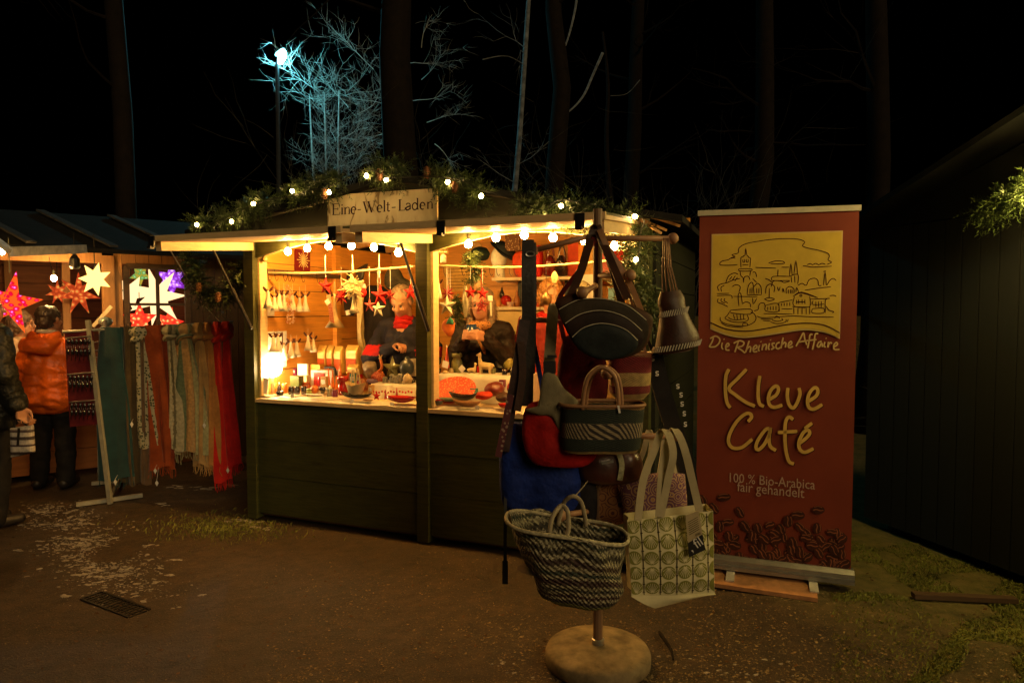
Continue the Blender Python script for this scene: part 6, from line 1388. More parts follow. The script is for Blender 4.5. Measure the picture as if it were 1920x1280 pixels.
def wallcard(x0, x1, y0, y1, m, name, label, cat, u=.02, th=.008):
    q = [SU(x0, y0, u), SU(x1, y0, u), SU(x1, y1, u), SU(x0, y1, u)]; b = B(); q[3].z = q[2].z = (q[3].z + q[2].z) / 2; q[0].z = q[1].z = (q[0].z + q[1].z) / 2; b.prism(q, EU * th); return b.out(name, m, None, label, cat), q
wallcard(490, 513, 566, 592, WHITEP, 'notice_card', 'blank white card pinned to the left inner wall', 'card')
pic, q = wallcard(552, 580, 468, 508, mat('wine_board', (.16, .012, .012), .6, var=.2), 'star_picture', 'dark red board with a straw star on the left inner wall', 'picture')
c = (q[0] + q[1] + q[2] + q[3]) / 4 + EU * .014; b = B(); ex = (q[1] - q[0]).normalized(); ps_ = (q[1] - q[0]).length * .42
for k in range(16): a = k * math.pi / 8; ln_ = ps_ * (1 if k % 2 == 0 else .75); b.bar(c + (ex * math.cos(a) + EZ * math.sin(a)) * .012, c + (ex * math.cos(a) + EZ * math.sin(a)) * ln_, .007, .003, EU)
b.sph(c, (.014, .014, .014), 8, 6); b.out('straw_star', mat('straw', (.66, .5, .22), .6, var=.15), pic)
cc_, q = wallcard(489, 536, 621, 690, mat('white_card2', (.8, .78, .74), .6, bmp=0), 'framed_card', 'tall white card stand with a brown framed picture in the lamp glare', 'card stand', .05); b = B()
f_ = lambda a, d: q[0].lerp(q[1], a).lerp(q[3].lerp(q[2], a), d) + EU * .013
for (a0, d0, a1, d1) in ((.2, .06, .8, .06), (.2, .55, .8, .55), (.2, .06, .2, .55), (.8, .06, .8, .55)): b.bar(f_(a0, d0), f_(a1, d1), .006, .006, EU)
b.out('picture_frame', WING, cc_)
# glaring lamp
lp_ = S(511, 690, .10); tl_ = T('counter_lamp', 'glaring white globe lamp standing in the left corner of the counter', 'lamp', V((lp_.x, lp_.y, CT)))
b = B(); b.sph(lp_, .068, 16, 10); b.out('globe', emit('glare_globe', (1, .66, .30), 110), tl_, smooth=True)
b = B(); b.lathe([(.05, 0), (.05, .012), (.012, .02), (.010, lp_.z - CT - .05), (.022, lp_.z - CT - .045)], 14, V((lp_.x, lp_.y, CT))); b.out('lamp_foot', W_MID, tl_)
b = B(); p = SU(497, 478, .12); b.sph(p - EZ * .03, .022, 10, 8); b.cyl(p - EZ * .01, p + EZ * .03, .01); b.out('unlit_bulb', mat('dull_bulb', (.5, .36, .14), .15, var=.1, bmp=0, trans=.3), None, 'unlit glass bulb hanging in the upper left corner of the opening', 'bulb', smooth=True)
# coffee bags
def coffee(x0, x1, y0, y1, v, label, lw=.07):
    p = S((x0 + x1) / 2, y1, v); s = psz(p); w, h = (x1 - x0) * s, (y1 - y0) * s; M = SF(p)
    t = T('coffee_bag', label, 'coffee bag', p, 'gold coffee bags on the counter'); b = B(M)
    def f(u, z):
        a = 6.2832 * u; k = 1 if z < .86 else (1 - z) / .14 * .75 + .12; cx, cs = math.cos(a), math.sin(a); return (math.copysign(abs(cx) ** .28, cx) * w / 2 * (1 if z < .9 else .98), lw / 2 + math.copysign(abs(cs) ** .28, cs) * lw / 2 * k, h * z)
    b.grid(f, 24, 14, True); b.out('foil', GOLD, t, smooth=True)
    b = B(M); b.box((0, -.002, h * .30), (w * .82, .003, h * .46)); lb_ = b.out('label', mat('orange_label', (.42, .07, .010), .6, var=.3, scale=60), t)
    b = B(M); b.box((0, -.002, h * .64), (w * .82, .003, h * .2)); b.out('label', mat('cream_label', (.75, .58, .22), .5, var=.1), t)
    b = B(M); b.box((0, lw / 2, h * .93), (w * .96, .016, h * .07)); b.out('fold_clip', GOLD, t)
for x0, x1, lb in ((593, 611, 'gold coffee bag at the left end of the row'), (611, 624, 'narrow gold coffee bag second in the row'), (624, 641, 'gold coffee bag with orange label in the middle of the row'), (645, 672, 'wide gold coffee bag at the right end of the row')):
    coffee(x0, x1, 647 if x0 != 624 else 649, 700, .62 if x0 != 624 else .60, lb)
coffee(648, 672, 683, 715, .48, 'small folded gold paper bag in front of the coffee row')
# helpers for small goods
def cone(name, label, cat, x, y0, y1, r, v, m, m2=None, group=None):
    p = S(x, y1, v); h = (y1 - y0) * psz(p); b = B(); b.lathe([(r, 0), (r * .95, h * .1), (r * .5, h * .55), (.003, h)], 14, p); o = b.out(name, m, None, label, cat, group, smooth=True)
    if m2: b = B(); b.lathe([(r * .36, h * .68), (.0032, h * 1.005)], 12, p); b.out('tip', m2, o, smooth=True)
    return o
def pot(name, label, cat, x, y0, y1, wpx, v, m, prof=None, group=None):
    p = S(x, y1, v); s = psz(p); h = (y1 - y0) * s; r = wpx * s / 2; prof = prof or [(.6, 0), (.95, .25), (1, .5), (.8, .85), (.55, .95), (.6, 1)]
    b = B(); b.lathe([(a * r, c * h) for a, c in prof], 18, p); return b.out(name, m, None, label, cat, group, smooth=True)
BOWL = [(.3, 0), (.45, .05), (.8, .5), (1, 1), (.94, 1), (.7, .5), (.35, .2), (.0, .18)]
CUP = [(.7, 0), (.8, .05), (.95, 1), (.85, 1), (.7, .1), (0, .1)]
JAR = [(.9, 0), (1, .08), (1, .75), (.85, .82), (.9, .84), (.9, 1), (0, 1)]
def dish(name, label, cat, x, y, wpx, hpx, v, m, sx=1, sy=.55, lift=0):
    p = S(x, y, v); s = psz(p); r = wpx * s / 2; h = hpx * s; b = B(SF(p)); n = 30
    b.grid(lambda u, t: (r * sx * [.35, .75, 1.0, .96, .6, .05][int(round(t * 5))] * math.cos(6.2832 * u), r * sy * [.35, .75, 1.0, .96, .6, .05][int(round(t * 5))] * math.sin(6.2832 * u), h * [0, .35, 1, 1, .45, .3][int(round(t * 5))] + lift * abs(math.cos(6.2832 * u)) ** 3 * [0, .3, 1, 1, .3, 0][int(round(t * 5))]), n, 5, True)
    return b.out(name, m, None, label, cat, smooth=True)
def blob(name, label, cat, x, y, wpx, hpx, v, m, dpx=None, wob=.12, seed=0, n=20):
    p = S(x, y + hpx / 2, v); s = psz(p); rx, rz = wpx * s / 2, hpx * s / 2; ry = (dpx or wpx) * s / 2; b = B(SF(p)); b.sph((0, 0, rz), (rx, ry, rz), n, 14)
    for i, q in enumerate(b.v): d = q - p; b.v[i] = q + noise.noise_vector(d * 22 + V((seed, 0, 0))) * wob * rx; b.v[i].z = max(b.v[i].z, p.z)
    return b.out(name, m, None, label, cat, smooth=True)
DKG = mat('dark_glaze', (.018, .014, .012), .25, var=.3, bmp=0, coat=.6); ORG = mat('orange_glaze', (.62, .16, .02), .4, var=.25); CANDLE = mat('orange_wax', (.75, .2, .03), .4, var=.15, bmp=0); REDG = mat('red_glaze', (.40, .015, .012), .2, var=.25, bmp=0, coat=.6)
GRNB = mat('green_box', (.07, .09, .012), .5, var=.2); GREYG = mat('grey_glaze', (.22, .22, .19), .35, var=.35, scale=40); BLUEG = mat('slate_glaze', (.05, .07, .085), .3, var=.3, coat=.3); OLIVE = mat('olive_glaze', (.16, .16, .06), .35, var=.35, scale=30, coat=.3); STRAW = mat('straw_body', (.62, .46, .22), .7, var=.2, bmp=.4, bscale=120); VIOL = mat('violet_cloth', (.12, .08, .14), .8)
# left counter
b = B(); p = S(489, 738, .06)
for k in range(9): b.box(p + EU * (.006 * k - .02) + EV * (.02 * (k % 3)) + EZ * (.085 - .003 * k), (.007, .03, .17 - .006 * k), Matrix.Rotation(.05 * (k - 4), 3, 'Y'))
b.out('reed_bundle', mat('brown_reed', (.16, .09, .035), .7, var=.4), None, 'upright bundle of brown reeds in the left corner of the counter', 'bundle')
b = B(); p = S(494, 738, .03); b.bar(p, p + EU * .02 + EZ * .12, .06, .004, EV); b.out('white_leaflet', WHITEP, None, 'white leaflet leaning against the reed bundle', 'leaflet')
pot('orange_cup', 'orange glass cup in the glare left of the thin wire', 'cup', 513, 718, 737, 12, .14, ORG, CUP); pot('orange_cup', 'orange glass cup in the glare right of the thin wire', 'cup', 534, 718, 737, 11, .14, ORG, CUP); pot('dark_bottle', 'small dark bottle between the two orange cups', 'bottle', 524, 716, 737, 8, .16, DKG, [(.9, 0), (1, .1), (1, .55), (.4, .75), (.4, 1), (0, 1)])
b = B(); p = S(520, 737, .1); b.tube(SL([p, p + EZ * .10, p + EZ * .13 + EU * .02, p + EZ * .16 + EU * .06], 5), .0015, 4); b.sph(p, .012, 8, 6); b.out('wire_holder', BLACK, None, 'thin curved wire card holder in front of the glaring lamp', 'card holder')
pot('tea_light_cup', 'small dark cup with a white light at the counter edge', 'cup', 525, 733, 742, 15, .04, DKG, CUP)
dish('paper_fan', 'pale leaf shaped paper lying at the left end of the counter', 'paper', 503, 744, 30, 3, .02, mat('pale_leaf', (.6, .48, .26), .7), sy=.4)
_, M, w, h = box_px('tea_box', 'green tea box standing on the dark tins', 'box', 542, 562, 705, 724, .2, .06, GRNB)
for x, lb in ((546, 'dark lidded tin under the left edge of the green box'), (557, 'dark lidded tin under the right edge of the green box'), (570, 'dark lidded tin right of the green box')): pot('spice_tin', lb, 'tin', x, 724, 739, 11, .18, DKG, JAR)
box_px('picture_book', 'white picture card standing above the green box', 'card', 556, 578, 682, 705, .42, .02, WHITEP); box_px('small_carton', 'small cream carton below the white picture card', 'box', 563, 576, 704, 722, .36, .05, mat('cream_carton', (.66, .56, .32), .6)); box_px('yellow_carton', 'yellow carton in front of the coffee bags', 'box', 580, 602, 683, 700, .46, .05, mat('yellow_carton', (.6, .33, .03), .5))
pot('jam_jar', 'amber jam jar with a dark lid behind the dark tins', 'jar', 574, 716, 738, 17, .26, mat('amber_jam', (.35, .08, .02), .2, coat=.5), JAR)
gbx, M, w, h = box_px('gift_box', 'white window box with red figures inside', 'gift box', 579, 627, 694, 728, .30, .08, mat('box_white', (.7, .62, .52), .5)); b = B(M); b.box((-.02, -.003, h * .5), (w * .5, .004, h * .75)); b.out('red_window', mat('red_window', (.5, .03, .015), .3, var=.5, scale=50), gbx)
b = B(M); b.sph((-w * .05, -.012, h * .4), (.018, .012, h * .3), 10, 8); b.out('red_figure', REDG, gbx, smooth=True)
b = B(); p = S(628, 705, .28); b.tube(SL([p - EU * .09 + EZ * .06, p - EU * .03 + EZ * .065, p + EZ * .05, p + EU * .015 - EZ * .02], 5), .011, 6); b.out('black_strap', BLACK, None, 'black strap lying over the white window box', 'strap')
blob('felt_elephant', 'orange domed felt figure on the counter', 'figure', 590, 730, 16, 16, .12, ORG, wob=.05); pot('egg_cup', 'pale cup shaped like an hourglass near the black boat dish', 'cup', 617, 726, 743, 13, .08, mat('pale_stone', (.5, .46, .28), .5), [(.8, 0), (.35, .4), (.5, .55), (1, 1), (.8, 1), (0, .7)]); pot('trinket_bowl', 'tiny dark bowl with pale rim beside the orange felt figure', 'bowl', 605, 726, 738, 14, .14, DKG, BOWL)
for x, y0, y1, lb in ((616, 690, 722, 'yellow orange cone candle beside the white window box'), (624, 694, 728, 'short cone candle with green foot beside the black strap'), (638, 676, 708, 'tall orange cone candle above the red lantern'), (631, 704, 730, 'slim cone candle left of the red lantern')): cone('cone_candle', lb, 'candle', x, y0, y1, .016, .26, CANDLE, None, 'orange cone candles on the left counter')
dish('paper_pile', 'crumpled pale paper lying on the counter edge', 'paper', 590, 743, 44, 4, .04, WCL, sy=.35); dish('red_napkin', 'folded red and white napkin on the counter edge', 'napkin', 552, 744, 34, 2.5, .03, mat('red_white', (.55, .25, .15), .7, var=.6, scale=60), sy=.35)
pot('red_lantern', 'red glass lantern with a wide bowl top', 'lantern', 643, 704, 740, 21, .16, REDG, [(.8, 0), (.9, .1), (.85, .5), (.55, .66), (.9, .74), (1.0, .86), (.95, 1), (0, .9)])
sw = T('swan_basket', 'cream ceramic basket with two tall loop handles', 'basket', S(667, 742, .12)); p = S(667, 742, .12); b = B(SF(p)); b.grid(lambda u, t: ((.045 + .035 * t) * math.cos(6.2832 * u), (.035 + .02 * t) * math.sin(6.2832 * u), .075 * t * (1 + .3 * abs(math.cos(6.2832 * u)))), 24, 6, True); b.out('bowl', STRAW, sw, smooth=True)
for dx in (-.022, .022):
    b = B(SF(p)); b.tube(SL([(dx - .02, 0, .06), (dx - .012, 0, .13), (dx, 0, .19), (dx + .012, 0, .13), (dx + .02, 0, .06)], 5), .005, 6); b.out('loop_handle', STRAW, sw, smooth=True)
dish('boat_dish', 'long black boat shaped dish at the counter edge', 'dish', 668, 747, 70, 7, .05, DKG, sy=.35, lift=.02)
blob('clear_bag', 'crumpled clear plastic bag behind the goods', 'bag', 694, 693, 28, 36, .52, mat('clear_film', (.42, .34, .24), .25, var=.4, scale=30, trans=.35), wob=.25, seed=2); blob('bead_bag', 'heap of red netted beads beside the giraffe figure', 'beads', 709, 706, 26, 22, .44, spot_mat(nt('red_net'), 120, (.35, .05, .03), (.6, .3, .16), .35), wob=.2, seed=4); blob('violet_pouch', 'small violet cloth pouch left of the white step', 'pouch', 697, 715, 22, 12, .34, VIOL, wob=.2, seed=6); blob('brown_pouch', 'brown heap of nuts beside the cream ceramic basket', 'pouch', 681, 722, 20, 24, .3, mat('nut_brown', (.22, .08, .03), .6, var=.5, scale=60), wob=.25, seed=7)
# giraffe figure
p = S(714, 718, .42); gf = T('straw_giraffe', 'thin orange animal figure with long neck and cream ears', 'figure', p); b = B(SF(p))
for dx in (-.02, .02): b.cyl((dx, 0, 0), (dx * .7, 0, .09), .006)
b.tube(SL([(-.02, 0, .09), (0, 0, .10), (.01, 0, .13), (.0, 0, .18)], 4), .011, 8); b.out('body', ORG, gf, smooth=True); b = B(SF(p)); b.sph((-.004, 0, .187), (.014, .010, .010), 8, 6); b.bar((0, 0, .19), (-.014, 0, .212), .008, .004); b.bar((0, 0, .19), (.014, 0, .212), .008, .004); b.out('head', STRAW, gf, smooth=True)
def star_obj(name, label, x, y, rpx, v, m, n=5, inner=.42, dep=.3, a0=math.pi / 2, cord=True, group=None):
    c = S(x, y, v); R_ = rpx * psz(c); b = B(); star3d(b, c, R_, R_ * inner, n, EU, EZ, R_ * dep, a0)
    o = b.out(name, m, None, label, 'star', group)
    if cord: b = B(); zt = S(x, 500, .12).z; b.cyl(c + EZ * R_ * .8, V((c.x, c.y, max(zt, c.z + R_ + .03))), .0012, n=4); b.out('cord', WHITEP, o)
    return o
star_obj('star_jar', 'olive green star shaped jar on the white step', 736, 690, 24, .50, OLIVE, cord=False, dep=.45)
pot('round_teapot', 'slate grey round pot left of the centre post', 'pot', 763, 668, 704, 28, .50, BLUEG, [(.5, 0), (.9, .2), (1, .45), (.85, .7), (.4, .85), (.35, .95), (.15, 1), (0, 1)]); box_px('white_carton', 'white card box behind the slate grey pot', 'box', 768, 780, 672, 705, .58, .03, mat('card_white', (.6, .54, .42), .7))
for x, y, lb in ((722, 714, 'small speckled owl figure at the left of the white step'), (735, 709, 'speckled owl figure second on the white step'), (743, 712, 'speckled owl figure in the middle of the white step'), (750, 708, 'pale owl figure at the back of the white step')):
    o = pot('owl_figure', lb, 'figure', x, y - 8, y + 8, 11, .36, GREYG, [(.7, 0), (1, .25), (.85, .6), (.9, .85), (.5, 1), (0, .96)]); o['group'] = 'owl figures on the white step'
    p = S(x, y - 3, .36); b = B()
    for s in (-1, 1): b.sph(p + EU * s * .007 - EV * .017, .0045, 6, 5)
    b.out('owl_eyes', DKG, o)
pot('holed_pot', 'pale little house pot with a round dark hole', 'pot', 764, 699, 719, 18, .36, mat('pale_pot', (.5, .4, .24), .5), [(.9, 0), (1, .5), (.7, .8), (0, 1)])
star_obj('red_felt_star', 'small red felt star standing before the white step', 706, 742, 10, .1, RED, cord=False); cone('red_cone', 'small red cone figure left of the red dish', 'figure', 723, 730, 748, .011, .16, DKRED); cone('red_cone', 'taller red cone figure behind the red dish', 'figure', 744, 727, 748, .013, .18, DKRED)
dish('red_dish', 'wide dark red lacquer dish left of the centre post', 'dish', 752, 754, 64, 11, .05, REDG, sy=.5)
# right counter
for x, y0, y1, lb in ((808, 650, 694, 'red cone candle with pale tip next to the centre post'), (838, 647, 690, 'red cone candle with pale tip behind the white tag')):
    cone('cone_candle', lb, 'candle', x, y0, y1, .020, .42, mat('red_wax', (.6, .07, .02), .4, var=.2, bmp=0), CREAM)
def tag_px(name, label, x, y, r, v, m=WHITEP, tilt=.3):
    c = S(x, y, v); R_ = r * psz(c); b = B(); ca, sa = math.cos(tilt), math.sin(tilt); q = [c + (EU * (a * ca - d * sa) + EZ * (a * sa + d * ca)) * R_ for a, d in ((-1, -1), (1, -1), (1, 1), (-1, 1))]; b.prism(q, EV * .002); return b.out(name, m, None, label, 'tag')
tag_px('white_tag', 'white square tag hanging before the second red candle', 835, 683, 6.5, .36, tilt=-.25); tag_px('white_tag', 'white diamond tag with red dot on the green jar', 866, 691, 5.5, .35, tilt=.8)
blob('painted_ball', 'small painted ball with pale cap beside the first red candle', 'ball', 814, 680, 14, 14, .46, GREYG, wob=.05); blob('bell_bead', 'round straw bead lying before the white tag', 'bead', 835, 698, 10, 9, .38, STRAW, wob=.05); dish('red_bowl', 'small red bowl next to the centre post', 'bowl', 806, 705, 34, 12, .3, DKRED, sy=.7)
gj = pot('green_jar', 'dark green jar with a pale face pattern', 'jar', 857, 662, 701, 22, .46, OLIVE, [(.7, 0), (1, .3), (.95, .6), (.6, .78), (.9, .84), (.85, 1), (0, 1)]); c = S(860, 657, .46); b = B(); star3d(b, c, .035, .018, 5, EU, EZ, .012); b.out('star_lid', GREYG, gj)
def animal(name, label, x, y0, y1, v, m, flip=1, goose=False):
    p = S(x, y1, v); h = (y1 - y0) * psz(p); M = SF(p); b = B(M); k = h / .17; F_ = lambda X, Z, Y_=0: V((flip * X * k, Y_ * k, Z * k))
    chain(b, [F_(-.035, .075), F_(.03, .07)], [.028 * k, .026 * k]); chain(b, [F_(-.045, .085), F_(-.055, .125), F_(-.052, .155)], [.02 * k, .012 * k, .012 * k]); chain(b, [F_(-.052, .158), F_(-.075, .15)], [.012 * k, .007 * k])
    for sx in (-.04, .035):
        for sy in (-.014, .014): chain(b, [F_(sx, .065, sy), F_(sx - .004, .03, sy), F_(sx - .004, .004, sy)], [.012 * k, .008 * k, .007 * k])
    chain(b, [F_(.05, .085), F_(.062, .07)], [.008 * k, .005 * k]); chain(b, [F_(-.048, .165), F_(-.044, .18)], [.005 * k, .003 * k])
    r = remesh(b, .0035, 2); t = r.out(name, m, None, label, 'figure', smooth=True); return t
animal('llama_figure', 'cream llama figure with bent head on the pale step', 912, 661, 704, .44, STRAW); animal('donkey_figure', 'tiny straw animal with upright neck left of the llama', 884, 679, 704, .42, STRAW, -1)
blob('flower_ball', 'blue grey rosette ball behind the pale step', 'ball', 938, 681, 17, 18, .56, mat('blue_rosette', (.16, .17, .2), .6, var=.5, scale=60), wob=.3, seed=3); pot('yellow_pot', 'yellow green patterned pot at the right of the pale step', 'pot', 953, 668, 692, 20, .54, mat('yellow_green', (.30, .26, .06), .35, var=.5, scale=40)); pot('dark_cup', 'dark little cup before the yellow green pot', 'cup', 946, 690, 705, 12, .42, DKG, CUP); pot('dark_cup', 'dark glass right of the other dark cup', 'cup', 960, 689, 705, 10, .42, DKG, CUP)
tr_ = dish('woven_tray', 'oval orange and red mosaic tray leaning on the pale step', 'tray', 850, 742, 92, 4, .22, spot_mat(nt('mosaic_red'), 70, (.50, .06, .02), (.75, .30, .10), .28), sy=.8); tr_.rotation_euler = Matrix.Rotation(R(38), 3, EU).to_euler(); tr_.location = tr_.location + V((0, .02, .03))
blob('leather_purse', 'round dark red leather purse right of the mosaic tray', 'purse', 927, 729, 38, 28, .22, mat('wine_leather', (.16, .025, .015), .35, var=.3), wob=.1, seed=5); blob('red_pouch', 'bright red cloth pouch before the leather purse', 'pouch', 907, 741, 32, 16, .12, mat('bright_cloth', (.5, .04, .015), .7), wob=.25, seed=8); blob('dark_purse', 'dark brown leather purse at the right counter end', 'purse', 945, 745, 34, 18, .10, LEATHB, wob=.2, seed=9); blob('red_pouch', 'red pouch at the far right of the counter', 'pouch', 958, 728, 16, 22, .2, RED, wob=.2, seed=10)
dish('leaf_dish', 'brown leaf shaped dish at the counter edge', 'dish', 876, 762, 62, 9, .02, mat('brown_leaf', (.24, .11, .04), .5, var=.4), sy=.35, lift=.015); dish('dark_leaf_dish', 'black leaf dish leaning behind the brown one', 'dish', 868, 750, 60, 10, .12, DKG, sy=.4, lift=.02); fr = dish('fruit_bowl', 'black bowl filled with red berries by the centre post', 'bowl', 815, 760, 40, 11, .06, DKG, sy=.6)
b = B(); rn = random.Random(6); p = S(815, 751, .06)
for k in range(26): b.sph(p + EU * rn.uniform(-.045, .045) + EV * rn.uniform(-.02, .03) + EZ * rn.uniform(-.004, .010), .009, 7, 5)
b.out('berries', REDG, None, 'red berries heaped in the black bowl', 'berries', smooth=True)
dish('green_saucer', 'grey green saucer behind the berry bowl', 'saucer', 840, 752, 44, 6, .14, mat('sage_glaze', (.10, .14, .10), .4), sy=.5); dish('wine_bowl', 'small wine red bowl at the right end of the counter edge', 'bowl', 946, 765, 26, 9, .02, REDG, sy=.8)
# ornaments hanging from the left pole
S5 = dict(); star_obj('paper_star', 'red folded paper star at the left of the pole with a price tag', 611, 536, 17, .12, RED, dep=.4); tag_px('price_tag', 'white price tag below the red folded star', 614, 566, 5, .11, tilt=.6)
b = B(); b.ribbon(SL([S(616, 552, .12), S(620, 580, .12), S(624, 614, .12)], 5), .036, EU, .003); rb_ = b.out('woven_ribbon', mat('rose_ribbon', (.5, .22, .12), .7, var=.15), None, 'pink woven ribbon with red signs below the red folded star', 'ribbon'); b = B()
for k in range(4): c = S(619.5 + k * 1.3, 580 + 9 * k, .115); b.strokes([[(-.012, -.012), (.012, -.012), (.012, .012), (-.012, .012), (-.012, -.004)], [(-.004, 0), (.008, 0)]], .005, lambda u, v: c + EU * u + EZ * v)
b.out('ribbon_sign', DKRED, rb_)
angel(S(628, 614, .16), .25, 'tall cream felt angel right of the pink woven ribbon', mat('linen', (.5, .38, .2), .8)); angel(S(664, 587, .14), .14, 'cream bell hanging below the wicker star', CREAM, False, .2)
# wicker star
c = S(662, 538, .10); R_ = 25 * psz(c); b = B(); pts = [c + (EU * math.cos(a) + EZ * math.sin(a)) * R_ * (1 if k % 2 == 0 else .42) for k, a in enumerate([math.pi / 2 + .15 + k * math.pi / 5 for k in range(10)])]
rn = random.Random(8)
for k in range(10): b.tube([pts[k], pts[(k + 1) % 10]], .004, 5)
for k in range(0, 10, 2):
    for j in range(10): 
        o = V((rn.gauss(0, 1), rn.gauss(0, 1), rn.gauss(0, 1))) * .008; b.tube([pts[k].lerp(c, rn.uniform(0, .4)) + o, c + V((rn.gauss(0, 1), rn.gauss(0, .6), rn.gauss(0, 1))) * R_ * .3], .0026, 4)
for j in range(60): p = c + V((rn.gauss(0, 1), rn.gauss(0, .5), rn.gauss(0, 1))) * R_ * .3; b.tube([p, p + V((rn.gauss(0, 1), rn.gauss(0, .4), rn.gauss(0, 1))) * R_ * .3], .0026, 4)
b.cyl(c + EZ * R_, c + EZ * (R_ + .05), .003); b.out('wicker_star', mat('pale_wicker', (.68, .54, .28), .6, var=.25), None, 'pale wicker star hanging from the middle of the left pole', 'star')
for (x, y, r, n, m_, lb, inn) in ((640, 556, 17, 8, RED, 'spiky red star hanging left below the wicker star', .4), (693, 572, 15, 5, mat('rose_red', (.5, .06, .05), .5), 'flat pinkish red star beside the cream star', .35), (709, 579, 17, 5, CREAM, 'cream five pointed star below the left pole', .42), (713, 554, 22, 5, RED, 'large glossy red star above the cream star', .4), (732, 555, 15, 6, DKRED, 'thin dark red star in front of the bowed seller', .3), (770, 548, 16, 5, RED, 'red star beside the centre post', .4)): star_obj('hanging_star', lb, x, y, r, .12 if x != 770 else .2, m_, n, inn)
blob('felt_heart', 'red felt heart with a white tag on the left pole', 'heart', 681, 549, 15, 17, .12, mat('felt_red', (.5, .02, .015), .8), dpx=8, wob=.08); tag_px('price_tag', 'white tag above the red felt heart', 682, 536, 4, .115, tilt=.05)
# things hung at the back, left half
def garb(label, pts, v, th, m_, name='hanging_coat', cat='coat'):
    b = B(); b.pillow([S(x, y, v) for x, y in outline(pts, 3)], -EV, th, wob=.02); return b.out(name, m_, None, label, cat, smooth=True)
BLKC = mat('black_coat', (.016, .014, .014), .7, var=.5, bscale=120)
garb('black coat hanging on the back wall beside the bowed seller', [(686, 545), (700, 535), (728, 545), (740, 600), (744, 690), (720, 720), (688, 700), (684, 620)], 1.2, .14, BLKC); garb('short black vest hanging below the wicker star', [(647, 545), (660, 540), (668, 560), (666, 588), (652, 592), (645, 575)], .9, .05, BLKC, 'hanging_vest', 'vest'); tag_px('price_tag', 'white tag on the short black vest', 652, 586, 4.5, .86, tilt=.2)
garb('pale cloth strip hanging from post to counter behind the coffee bags', [(670, 556), (680, 556), (679, 630), (684, 655), (693, 690), (680, 690), (671, 640)], .8, .03, mat('pale_strip', (.5, .40, .2), .8), 'hanging_cloth', 'cloth')
garb('dark fur hat hung high behind the bowed seller', [(722, 515), (735, 498), (748, 505), (756, 520), (768, 527), (766, 545), (745, 545), (724, 540)], .95, .08, mat('dark_fur', (.035, .03, .018), .9, var=.6, bmp=1), 'fur_hat', 'hat'); garb('dark round cap on the back wall left of the black coat', [(646, 512), (653, 510), (658, 520), (654, 530), (646, 528)], 1.2, .05, BLKC, 'beanie', 'cap'); garb('dark leather strap hanging behind the wicker star', [(668, 506), (690, 494), (684, 508), (680, 525), (672, 528)], 1.2, .03, LEATHK, 'leather_strap', 'strap')
# right opening: back furniture
def sh(name, label, cat, u0, u1, v0, v1, z, m, th=.025):
    b = B(FM); b.box(((u0 + u1) / 2, (v0 + v1) / 2, z), (u1 - u0, v1 - v0, th)); return b.out(name, m, None, label, cat)
WSH = mat('white_shelf', (.66, .58, .42), .6, var=.08); vB = 1.45
zt_ = S(1000, 522, vB).z; zl_ = S(950, 578, vB).z; uA = (FM.inverted() @ S(922, 522, vB)).x
sf = sh('wall_shelf', 'white upper shelf on the back wall carrying bags and a foam head', 'shelf', uA, UW - .03, vB, 1.93, zt_, WSH); sf2 = sh('low_cabinet', 'cream cabinet with white top behind the woman with the mug', 'cabinet', uA - .05, UW - .03, vB, 1.93, zl_, WSH)
b = B(FM); b.box(((uA + UW) / 2, (vB + 1.93) / 2 + .02, (zl_ + .1) / 2), (UW - uA - .06, .42, zl_ - .13)); b.out('cabinet_body', mat('cream_cabinet', (.60, .46, .22), .6, var=.1), sf2)
def onshelf(x0, x1, y0, y1, name, label, cat, m, v=vB + .06, th=.10, shape=None):
    if shape: return garb(label, shape, v, th, m, name, cat)
    return box_px(name, label, cat, x0, x1, y0, y1, v, th, m)[0]
ORB = mat('orange_red_bag', (.55, .06, .015), .6, var=.2)
onshelf(0, 0, 0, 0, 'cloth_bag', 'red orange cloth bag on the upper shelf right of the foam head', 'bag', ORB, shape=[(962, 480), (978, 470), (986, 474), (986, 517), (966, 517)]); onshelf(0, 0, 0, 0, 'cloth_bag', 'bright red cloth hanging bag right of the black belts', 'bag', mat('vivid_red', (.6, .025, .015), .7), shape=[(1004, 468), (1010, 460), (1017, 466), (1016, 516), (1005, 516)])
for sx, lb, m_ in ((0, 'dark red glossy handbag in the middle of the upper shelf', mat('glossy_wine', (.13, .012, .008), .2, var=.4, coat=.6)), (21, 'black glossy handbag beside the red orange box', mat('glossy_black', (.02, .012, .010), .2, var=.4, coat=.6))):
    hb = garb(lb, [(1020 + sx, 516), (1023 + sx, 490), (1031 + sx, 478), (1040 + sx, 486), (1043 + sx, 516)], vB + .02, .1, m_, 'handbag', 'handbag'); b = B(); b.tube(SL([S(1026 + sx, 486, vB - .03), S(1030 + sx, 464, vB - .03), S(1036 + sx, 464, vB - .03), S(1039 + sx, 486, vB - .03)], 5), .008, 6); b.out('handle', m_, hb, smooth=True)
onshelf(1064, 1084, 456, 517, 'storage_box', 'tall red orange box on the upper shelf', 'box', ORB); onshelf(1084, 1096, 458, 517, 'storage_box', 'bright orange box next to the red orange one', 'box', mat('bright_orange', (.75, .26, .03), .6)); onshelf(1096, 1112, 460, 517, 'storage_box', 'tan paper box at the right of the upper shelf', 'box', mat('tan_paper', (.55, .32, .1), .6)); onshelf(1150, 1172, 470, 517, 'red_bag', 'red bag behind the post on the upper shelf', 'bag', RED); onshelf(1120, 1146, 475, 517, 'red_bag', 'pinkish red bag at the far right of the upper shelf', 'bag', mat('rose_red', (.5, .06, .05), .5))
p = S(933, 520, vB + .06); fh = T('foam_head', 'white foam display head wearing a tilted dark hat', 'display head', p); k = psz(p) * 1.0
